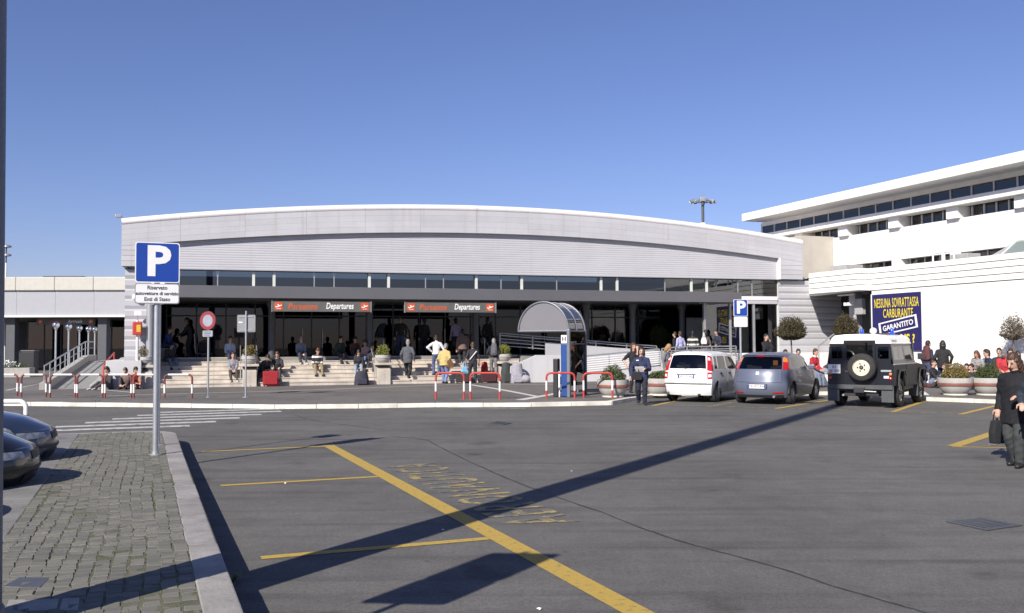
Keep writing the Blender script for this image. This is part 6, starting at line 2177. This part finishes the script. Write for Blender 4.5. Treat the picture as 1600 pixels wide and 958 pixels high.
# --- on the steps, left to right
p = TW(TP(257, 548, 2.2).x, 2.3, 1.25)
MB_blk = tag(MB().box(-.22, .22, -.2, .2, 0, .40).build('low_block', M_conc, loc=p, bevel=.02), 'low concrete block the man in the blue jacket sits on', 'block')
MB_blk.rotation_euler[2] = TA
person('man in a blue jacket sitting high at the left end of the steps', p + Vector((0, 0, .40)), OUT + R(70), 1.74, pelvis=(0, 0, .065), lean=.3, feet=[(-.06, .2, -.2), (.07, .26, -.23)], hands=[(-.04, .24, .10), (.04, .25, .12)], head=(0, .25), top=(.025, .05, .19), bottom=(.05, .07, .14), hair='brown')
sit('person in pale jeans sitting below the man in the blue jacket', 262, 6, R(30), 2, 1.66, top=(.03, .03, .03), bottom=(.13, .17, .28), hair='black', head=(0, .5), lean=.5)
sit('woman in a grey sweater sitting beside the thin signpost on the steps', 364, 3, R(4), 2, 1.66, top=(.23, .22, .25), bottom=(.05, .045, .04), hair='brown', sleeves=True, shoes=M_shoew, hands=[(-.03, .2, .05), (.03, .2, .05)], lean=.12)
sit('person in a pale blue shirt sitting at the top behind the woman in grey', 358, 7, R(15), 2, 1.7, top=(.35, .42, .55), bottom=(.03, .035, .06), hair='black')
sit('man in a black jacket reading behind the red suitcase', 434, 3, R(-10), 2, 1.74, top=(.03, .03, .035), bottom=(.06, .06, .06), hair='brown', head=(0, .35), hands=[(-.09, .26, .14), (.09, .26, .14)], collar=(.5, .5, .48))
sit('person bent over a white paper left of the red suitcase', 413, 3, R(20), 2, 1.68, top=(.05, .05, .055), bottom=(.06, .05, .05), hair='black', head=(0, .6), lean=.55)
sit('person in a grey blue jacket sitting on the top step under the left sign', 469, 7, R(10), 2, 1.72, top=(.16, .19, .25), bottom=(.03, .035, .06), hair='grey', shoes=M_shoew)
sit('man in a black and white jumper and khaki trousers sitting mid steps', 495, 4, R(5), 3, 1.76, top=(.03, .03, .03), bottom=(.22, .18, .11), hair='brown', stripe=(.7, .7, .68), head=(0, .5), lean=.4, spread=.08, reach=.28)
sit('dark haired woman with a white scarf sitting behind the dark bag', 561, 4, R(-10), 3, 1.66, top=(.03, .03, .033), bottom=(.22, .28, .36), hair='black', longhair=True, head=(0, .6), lean=.5, collar=(.7, .7, .7), shoes=M_shoew)
sit('woman in a pink top sitting high behind the dark haired woman', 573, 6, R(-35), 2, 1.66, top=(.40, .26, .25), bottom=(.10, .14, .28), hair='brown', head=(0, .3))
sit('person in dark red sitting in the shade near the doors', 553, 7, R(10), 1, 1.66, top=(.10, .03, .03), bottom=(.02, .02, .025), hair='black', head=(0, .4))
sit('person in a black coat sitting low beside the left handrail of the steps', 404, 2, R(-15), 2, 1.66, top=(.02, .02, .022), bottom=(.03, .03, .035), hair='black', head=(0, .3))
sit('person in dark clothes sitting right of the dark haired woman', 583, 5, R(-20), 2, 1.68, top=(.03, .03, .04), bottom=(.03, .04, .07), hair='brown', head=(0, .3))
sit('person in a dark green jacket sitting on the top step near the middle', 530, 7, R(15), 2, 1.7, top=(.03, .04, .03), bottom=(.03, .03, .04), hair='black', head=(0, .3))
g = onstep(195, 0)
person('person sitting on the ground against the white plinth by the side ramp', TW(TP(172, 600, -.5).x, -.5, PZ), OUT + R(-50), 1.68, pelvis=(0, 0, .06), lean=.15, feet=[(-.06, .4, 0), (.06, .42, 0)], hands=[(-.05, .2, .05), (.05, .2, .05)], top=(.04, .04, .045), bottom=(.06, .06, .07), hair='black', head=(0, .4), shoes=M_shoew)
person('person in red sitting on the ground below the left shrub', TW(TP(209, 600, -.45).x, -.45, PZ), OUT + R(30), 1.64, pelvis=(0, 0, .06), lean=.2, feet=[(-.06, .2, 0), (.06, .22, 0)], hands=[(-.05, .2, .12), (.05, .2, .12)], top=(.36, .04, .03), bottom=(.28, .16, .12), hair='black', head=(0, .3))
person('person in brown sitting beside the one in red on the ground', TW(TP(199, 601, -.55).x, -.5, PZ), OUT + R(-20), 1.62, pelvis=(0, 0, .06), lean=.25, feet=[(-.06, .22, 0), (.06, .24, 0)], hands=[(-.05, .2, .1), (.05, .2, .1)], top=(.16, .10, .08), bottom=(.05, .04, .04), hair='brown', head=(0, .4))
STRIDE = [(-.05, .13, .0), (.05, -.14, .03)]
p = onstep(637, 1)
person('man in a dark grey jacket walking up to the steps, seen from behind', p, R(-5), 1.76, pelvis=(0, 0, .505), lean=.12, feet=STRIDE, top=(.075, .08, .095), bottom=(.015, .015, .017), hair='grey', bulk=1.1, coat=.1, hands=[(-.15, .06, -.02), (.16, -.02, -.03)])
p = onstep(682, 2)
person('man in a white shirt with hands on his hips, seen from behind', p, R(12), 1.76, feet=[(-.07, .0, 0), (.07, .03, 0)], top=(.72, .72, .74), bottom=(.07, .095, .19), hair='black', hands=[(-.125, .0, .06), (.15, .06, -.03)], elbow=(1, -.35, .1), head=(0, .35), sleeves=True)
p = onstep(694, 0)
y_m = person('man in a mustard jacket stooping over a brown bag, seen from behind', p, R(-20), 1.74, pelvis=(0, 0, .515), lean=.22, feet=[(-.05, .05, 0), (.06, -.06, 0)], top=(.46, .36, .14), bottom=(.16, .20, .36), hair='grey', bulk=1.12, coat=.08, head=(0, .4), hands=[(-.13, .10, .0), (.12, .08, .02)])
bag('shoulder_bag', 'brown shoulder bag at the hip of the man in mustard', 'bag', y_m['hip'] + Vector((.02, 0, -.22)), R(20), 'tote', (.16, .075, .035), (.34, .12, .28))
p = onstep(739, 0)
b_ = person('person in a black vest with a white sash holding a pale blue bag', p, R(8), 1.76, feet=[(-.07, .04, 0), (.06, -.03, 0)], top=(.025, .025, .03), bottom=(.025, .027, .04), hair='brown', sleeves=False, skin=0, hands=[(-.16, .02, -.04), (.15, .05, -.05)], head=(0, .2), bulk=1.05)
bag('carrier_bag', 'pale blue carrier bag held by the person with the white sash', 'bag', p + Vector((-.36, -.04, .28)), R(20), 'tote', (.20, .42, .60), (.28, .10, .42))
bm_ = MB().hexa([(-.18, -.165, 1.0), (-.13, -.165, 1.0), (.16, -.165, 1.36), (.11, -.165, 1.36)], [(-.18, -.15, 1.0), (-.13, -.15, 1.0), (.16, -.14, 1.36), (.11, -.14, 1.36)])
bm_.build('sash', fab((.65, .65, .66)), b_['o'])
p = onstep(771, 1)
t_ = person('traveller in grey trousers with a grey backpack at the right of the steps', p, R(-10), 1.75, lean=.1, feet=[(-.06, .02, 0), (.06, -.03, 0)], top=(.02, .02, .024), bottom=(.17, .17, .18), hair='grey', sleeves=False, head=(.3, .3), hands=[(-.12, .14, .05), (.14, .06, -.03)])
bag('backpack', 'grey backpack on the traveller at the right of the steps', 'backpack', t_['back'] + Vector((.06, -.02, -.22)), R(-10), 'backpack', (.10, .10, .115), (.30, .18, .44))
# luggage
bag('suitcase', 'bright red upright suitcase at the foot of the steps', 'suitcase', TW(TP(423, 600, -0.28).x, -0.28, PZ), R(14), 'suitcase', (.28, .014, .02), (.62, .30, .62))
bag('duffel_bag', 'big dark blue bag at the foot of the steps by the dark haired woman', 'bag', TW(TP(565, 600, -0.35).x, -0.35, PZ), R(16), 'backpack', (.035, .035, .055), (.62, .42, .52))
bag('suitcase', 'black suitcase lying in front of the person with the white sash', 'suitcase', TW(TP(723, 600, -0.5).x, -0.5, PZ), R(5), 'suitcase', (.03, .025, .025), (.60, .30, .42))
bag('suitcase', 'black and dark red suitcase right of the person with the white sash', 'suitcase', TW(TP(764, 600, -0.55).x, -0.55, PZ), R(10), 'suitcase', (.05, .015, .018), (.70, .32, .44))
bag('rucksack', 'large dark rucksack leaning on the right pedestal', 'rucksack', TW(TP(791, 600, -0.55).x, -0.55, PZ), R(20), 'backpack', (.045, .05, .05), (.46, .34, .82))
bag('wrapped_luggage', 'pale grey wrapped luggage bundle at the foot of the white ramp wall', 'luggage', TW(TP(808, 600, -1.05).x, -1.05, PZ), R(5), 'backpack', (.30, .29, .33), (.56, .44, .80))
bag('duffel_bag', 'pale grey bag lying beside the wrapped luggage', 'bag', TW(TP(818, 600, -1.2).x, -1.2, PZ), R(10), 'duffel', (.36, .35, .37), (.52, .34, .34))
bag('red_rucksack', 'red and blue rucksack beside the traveller at the right of the steps', 'rucksack', onstep(757, 2) + Vector((0, 0, .1)), R(0), 'backpack', (.40, .03, .03), (.32, .24, .40))
# --- on the landing in the shade
def stand_on(label, px, wv, z, yaw, H=1.74, **kw):
    s = TP(px, 540, wv).x
    return person(label, TW(s, wv, z), yaw, H, **kw)
stand_on('person in a lavender shirt walking in at the right doors', 712, 4.2, 1.25, TA + R(10), 1.78, top=(.34, .30, .46), bottom=(.02, .02, .03), hair='black', feet=STRIDE, pelvis=(0, 0, .505))
person('person in a brown jacket climbing the top of the steps', onstep(723, 4), TA + R(-5), 1.72, pelvis=(0, 0, .51), lean=.12, feet=[(-.05, .1, .09), (.05, -.08, 0)], top=(.16, .105, .09), bottom=(.03, .03, .035), hair='black', bulk=1.08, coat=.06)
stand_on('person in a black jacket and jeans standing left of the right doors', 626, 3.4, 1.25, TA + R(160), 1.78, top=(.02, .02, .023), bottom=(.04, .055, .12), hair='black')
stand_on('person in dark clothes standing in the shade under the right sign', 663, 4.4, 1.25, TA + R(20), 1.76, top=(.025, .025, .03), bottom=(.02, .02, .025), hair='black')
stand_on('person in black standing in the shade beside the right column', 762, 4.0, 1.25, TA + R(-40), 1.8, top=(.02, .02, .022), bottom=(.02, .02, .025), hair='black')
m_ = stand_on('person in dark clothes with a loaded trolley in the left shade', 297, 3.2, 1.25, TA + R(80), 1.72, top=(.02, .02, .024), bottom=(.02, .02, .025), hair='black', lean=.2, hands=[(-.1, .25, .08), (.1, .25, .08)])
tl = empty('luggage_trolley', m_['o'].location + Vector((.55, .2, 0)), TA, 'luggage trolley standing in the shade at the left of the landing', 'trolley')
MB().box(-.35, .35, -.25, .25, .14, .18).build('platform', M_darkmet, tl, bevel=.01)
MB().tube([(-.35, -.22, .16), (-.42, -.22, 1.0), (-.42, .22, 1.0), (-.35, .22, .16)], .018, 8).build('push_frame', M_steel, tl, smooth=50)
for a, b in ((-.28, -.2), (-.28, .2), (.3, -.2), (.3, .2)):
    MB().lathe([(.06, -.02), (.06, .02)], 12).xform(Matrix.Translation((a, b, .06)) @ Matrix.Rotation(R(90), 4, 'X')).build('wheel', M_rub, tl)
bag('suitcase', 'dark suitcase loaded on the luggage trolley in the shade', 'suitcase', tl.location + Vector((.02, 0, .18)), TA, 'suitcase', (.03, .03, .035), (.5, .3, .5))
# --- on the ramp to the right
def deck(px): 
    return .42 + (.80 - .42) * (TP(px, 560, .3).x - sA) / (sB - sA) + .01
for px, l, wv, yw, kw in [
    (1063, 'person in a lavender shirt leaning on the ramp, seen from behind', .2, 10, dict(top=(.36, .37, .56), bottom=(.04, .05, .09), hair='brown')),
    (1055, 'person in black beside the one in the lavender shirt on the ramp', .7, 40, dict(top=(.015, .015, .018), bottom=(.02, .02, .025), hair='black')),
    (1083, 'person in a black and cream striped jumper on the ramp', .2, -20, dict(top=(.03, .03, .03), bottom=(.03, .03, .03), hair='black', stripe=(.62, .62, .55), bulk=1.15, lean=.2)),
    (1103, 'person in a brown coat with a white bag on the ramp by the column', .1, 15, dict(top=(.15, .105, .10), bottom=(.12, .09, .08), hair='black', coat=.1, longhair=True)),
    (1124, 'person in dark blue leaning on the ramp rail at the right', .1, 110, dict(top=(.02, .025, .045), bottom=(.02, .02, .03), hair='black', lean=.35, hands=[(-.12, .22, .1), (.1, .24, .1)]))]:
    stand_on(l, px, wv, deck(px), TA + R(yw), 1.62, **kw)
bag('white_bag', 'white bag on the shoulder of the person in the brown coat', 'bag', TW(TP(1100, 545, -.15).x, -.15, deck(1100) + .95), TA, 'tote', (.7, .7, .7), (.24, .12, .30))
# --- plaza, centre right
p = at(1003, 632.5, 0)
pol = person('woman in a navy uniform jacket walking towards the camera with papers', p, R(180 - 8), 1.70, pelvis=(0, 0, .515), feet=[(-.045, .10, 0), (.05, -.09, .02)], top=(.022, .03, .075), bottom=(.013, .015, .03), hair='black', bulk=1.12, coat=.07, hands=[(-.07, .17, .10), (.17, .05, -.02)], collar=(.55, .58, .62), voxel=.011, longhair=True, head=(.05, .1))
o = MB().prismy([(-.02, 1.18), (.02, 1.18), (.03, 1.36), (0, 1.40), (-.03, 1.36)], .125, .137).build('tie', fab((.02, .02, .05)), pol['o'])
MB().box(.08, .15, .118, .130, 1.27, 1.30).build('name_badge', M_signw, pol['o'])
bag('shoulder_bag', 'black shoulder bag at the waist of the woman in uniform', 'bag', pol['M'] @ Vector((.14, .19, .72)), R(172), 'tote', (.012, .012, .015), (.30, .12, .24))
pb = tag(MB().box(-.13, .13, -.10, .10, 0, .012).build('papers', M_signw, loc=pol['M'] @ Vector((.06, .21, 1.02)), bevel=.003), 'white papers held by the woman in uniform', 'papers')
pb.rotation_euler = (R(50), 0, R(172))
person('person in black behind the woman in uniform, raising a hand to the face', atd(990, 600, 31.8).xy.to_3d() + Vector((0, 0, PZ)), R(200), 1.70, top=(.015, .015, .018), bottom=(.02, .02, .03), hair='brown', longhair=True, hands=[(-.05, .09, .28), (.17, .02, .02)], sleeves=False)
person('blond woman in a grey jumper standing behind the white hatchback', atd(1041, 600, 34.2).xy.to_3d() + Vector((0, 0, PZ)), R(180 + 55), 1.66, top=(.15, .15, .16), bottom=(.20, .17, .15), hair='blond', longhair=True, head=(0, .45), lean=.1)
person('person in a white shirt and khaki waistcoat behind the shelter sheet', atd(894, 600, 32.5).xy.to_3d() + Vector((0, 0, PZ)), R(95), 1.66, pelvis=(0, 0, .27), lean=.15, feet=[(-.05, .22, 0), (.05, .24, 0)], hands=[(-.04, .2, .06), (.04, .2, .06)], top=(.40, .37, .26), bottom=(.30, .30, .30), hair='brown')
cs = empty('folding_seat', atd(894, 600, 32.5).xy.to_3d() + Vector((0, 0, PZ)), R(95), 'low grey seat under the person behind the shelter sheet', 'seat')
MB().box(-.2, .2, -.2, .2, .31, .35).build('seat_pad', M_darkmet, cs, bevel=.01)
for a in (-.17, .17):
    for b in (-.17, .17):
        MB().tube([(a, b, 0), (a, b, .31)], .014, 6).build('leg', M_steel, cs)
# --- behind the silver hatchback
p = atd(1197, 560, 38.5); p.z = .42
person('man in a black jacket on the telephone by the glazed bay', p, R(180 + 30), 1.72, top=(.016, .017, .024), bottom=(.08, .10, .22), hair='black', hands=[(-.06, .09, .27), (.13, .02, .0)], elbow=(.2, .3, -1))
pf = tag(MB().box(-1.5, 1.9, -.6, .9, PZ - .02, .42).build('low_platform', M_white, loc=(p.x, p.y, 0), bevel=.02), 'low white platform behind the silver hatchback under the man on the telephone', 'platform')
pf.rotation_euler[2] = TA
def seated(label, px, d, z, yaw, H=1.7, **kw):
    q = atd(px, 570, d)
    zz = -(z - PZ) / H
    kw.setdefault('feet', [(-.07, .25, zz), (.07, .27, zz)])
    kw.setdefault('hands', [(-.05, .19, .06), (.05, .19, .06)])
    kw.setdefault('lean', .2)
    return person(label, Vector((q.x, q.y, z)), yaw, H, pelvis=(0, 0, .065), **kw)
seated('person with dark hair sitting just left of the man in the red jacket', 1247, 35.6, .63, R(180 - 10), 1.70, top=(.20, .20, .20), bottom=(.03, .03, .04), hair='black')
seated('man in a red jacket with a white stripe sitting behind the silver hatchback', 1268, 35.5, .63, R(180 + 35), 1.74, top=(.38, .02, .03), bottom=(.14, .17, .24), hair='brown', collar=(.7, .7, .7), hands=[(-.04, .22, .08), (.04, .22, .08)], lean=.3)
seated('person in black and white bending down right of the man in red', 1288, 35.9, .63, R(180 + 60), 1.68, top=(.03, .03, .034), bottom=(.22, .25, .30), hair='black', lean=.9, head=(0, .4), hands=[(-.06, .3, .05), (.06, .3, .05)])
seated('person whose dark hair just shows above the roof of the silver hatchback', 1226, 35.9, .63, R(180), 1.66, top=(.04, .04, .045), bottom=(.03, .03, .04), hair='black')
# --- along the white wall at right
def wallsit(label, px, yawo, H=1.7, c=27.95, **kw):
    c -= .72
    q = BP(px, 580, c)
    wpt = Bm @ Vector((q.x, c, .60))
    z = -(.60 - PZ) / H
    kw.setdefault('feet', [(-.07, .23, z), (.07, .25, z)])
    kw.setdefault('hands', [(-.05, .2, .06), (.05, .2, .06)])
    kw.setdefault('lean', .2)
    return person(label, wpt, R(90) + BA + R(20) + yawo, H, pelvis=(0, 0, .065), **kw)
p = BP(1457, 592, 26.6)
person('man in sunglasses sitting on the ground beside the off-roader', Bm @ Vector((p.x, 26.6, PZ)), R(180 + 40), 1.74, pelvis=(0, 0, .12), lean=.05, feet=[(-.08, .27, 0), (.08, .36, 0)], hands=[(-.08, .2, .12), (.06, .24, .14)], top=(.016, .017, .022), bottom=(.16, .20, .30), hair='black', head=(0, -.1), shoes=M_shoew)
st_ = tag(MB().box(-.3, .3, -.25, .25, 0, .14).build('folded_coat', fab((.10, .03, .03)), loc=Bm @ Vector((p.x, 26.6, PZ)), bevel=.05), 'dark red folded coat under the man in sunglasses', 'coat')
q = Bm @ Vector((BP(1449, 580, 27.2).x, 27.2, PZ))
w1 = person('person in a navy jacket carrying a backpack along the white wall', q, R(-70), 1.76, pelvis=(0, 0, .51), feet=STRIDE, lean=.08, top=(.02, .022, .045), bottom=(.05, .06, .12), hair='black', bulk=1.1)
bag('backpack', 'dark red backpack on the person in the navy jacket by the wall', 'backpack', w1['back'] + Vector((.08, -.03, -.22)), R(-70), 'backpack', (.10, .035, .035), (.34, .2, .46))
q = Bm @ Vector((BP(1474, 580, 26.9).x, 26.9, PZ))
person('long haired person in a black coat walking away beside the white wall', q, R(-20), 1.76, pelvis=(0, 0, .51), feet=STRIDE, top=(.015, .015, .018), bottom=(.05, .06, .12), hair='black', longhair=True, bulk=1.1, coat=.1, hands=[(-.14, .05, .0), (.14, -.04, .0)])
q = Bm @ Vector((BP(1499, 580, 27.4).x, 27.35, .60))
person('person in black lying back on the bench wall behind the planters', Bm @ Vector((BP(1499, 580, 27.3).x, 27.33, .60)), R(95), 1.72, pelvis=(0, 0, .065), lean=-1.25, feet=[(-.05, .42, -.1), (.06, .40, -.14)], hands=[(-.12, .05, .1), (.12, .05, .12)], top=(.02, .02, .022), bottom=(.14, .12, .09), hair='black', head=(0, .3))
wallsit('long haired woman in a grey sweater sitting left in the group by the wall', 1531, 0, 1.68, top=(.26, .25, .25), bottom=(.04, .045, .07), hair='red', longhair=True, lean=.35, hands=[(-.06, .16, .2), (.02, .2, .05)], head=(-.2, .2))
wallsit('person with sunglasses sitting second in the group by the wall', 1544, -R(30), 1.70, c=28.15, top=(.10, .13, .22), bottom=(.04, .05, .08), hair='brown', lean=.1)
wallsit('person in a navy jacket turned left in the group by the wall', 1552, R(-50), 1.72, top=(.02, .025, .06), bottom=(.05, .06, .10), hair='black', lean=.3, hands=[(-.1, .2, .1), (.05, .2, .1)])
stand_c = Bm @ Vector((BP(1562, 580, 28.2).x, 28.2, .60))
wallsit('person with cropped dark hair at the back of the group by the wall', 1562, R(10), 1.78, c=28.25, top=(.03, .03, .035), bottom=(.04, .04, .05), hair='black', lean=.0)
wallsit('man in a red shirt and grey cap sitting in the group by the wall', 1572, R(10), 1.76, c=27.75, top=(.42, .03, .04), bottom=(.40, .42, .36), hair='grey', lean=.35, head=(0, .4), bulk=1.3, sleeves=False, cap=(.14, .13, .14), feet=[(-.12, .25, -.26), (.12, .26, -.26)])
wallsit('woman with sunglasses on her hair at the back of the group by the wall', 1580, R(5), 1.74, c=28.25, top=(.10, .10, .11), bottom=(.04, .04, .05), hair='black', longhair=True, lean=.0)
wallsit('dark haired woman sitting rightmost in the group by the wall', 1592, R(5), 1.60, c=27.9, top=(.30, .30, .32), bottom=(.04, .05, .09), hair='black', longhair=True, lean=.1)
GS = [(1481, 26.75, 'person in dark clothes sitting on the ground left of the planters', -30, dict(top=(.03, .028, .03), bottom=(.03, .035, .05), hair='brown', longhair=True)),
      (1511, 26.75, 'person in an olive jacket sitting on the ground behind the two planters', 20, dict(top=(.06, .055, .035), bottom=(.04, .045, .07), hair='black')),
      (1521, 26.6, 'person in dark jeans sitting on the ground beside the one in olive', -15, dict(top=(.02, .02, .025), bottom=(.04, .05, .09), hair='black'))]
for px, c, l, yw, kw in GS:
    q = BP(px, 585, c)
    person(l, Bm @ Vector((q.x, c, PZ)), R(90) + BA + R(20 + yw), 1.7, pelvis=(0, 0, .065), lean=.15, feet=[(-.07, .26, 0), (.07, .30, 0)], hands=[(-.06, .2, .14), (.06, .2, .12)], **kw)
# --- right foreground
p = at(1592, 729, 0)
ct = person('person in a long black coat carrying a black bag at the right edge', p, R(180 - 55), 1.66, pelvis=(0, 0, .515), lean=.05, feet=[(-.05, .08, 0), (.05, -.05, 0)], top=(.007, .007, .010), bottom=(.04, .044, .045), hair='brown', bulk=1.25, coat=.14, hands=[(-.10, .15, .1), (.135, .06, -.015)], head=(-.2, .35), voxel=.0085, longhair=True)
hd_ = ct['M'] @ Vector((.17 * 1.66 + .02, .05 * 1.66 + .02, (.515 - .015) * 1.66 - .09))
hd_ = at(1567, 715, 0)
bag('handbag', 'black leather bag hanging from the hand of the person in the long coat', 'handbag', Vector((hd_.x, hd_.y, .0)) + Vector((0, .15, .20)), R(15), 'tote', (.014, .014, .017), (.22, .12, .36))
p = at(1636, 741, 0)
person('second person in dark clothes and jeans cut by the right edge', p, R(180 - 40), 1.70, pelvis=(0, 0, .51), feet=[(-.05, .1, 0), (.05, -.1, .02)], top=(.02, .03, .045), bottom=(.12, .14, .18), hair='black', bulk=1.15, coat=.08, hands=[(-.1, .15, .1), (.15, .08, .05)], voxel=.0085)
finish_people()
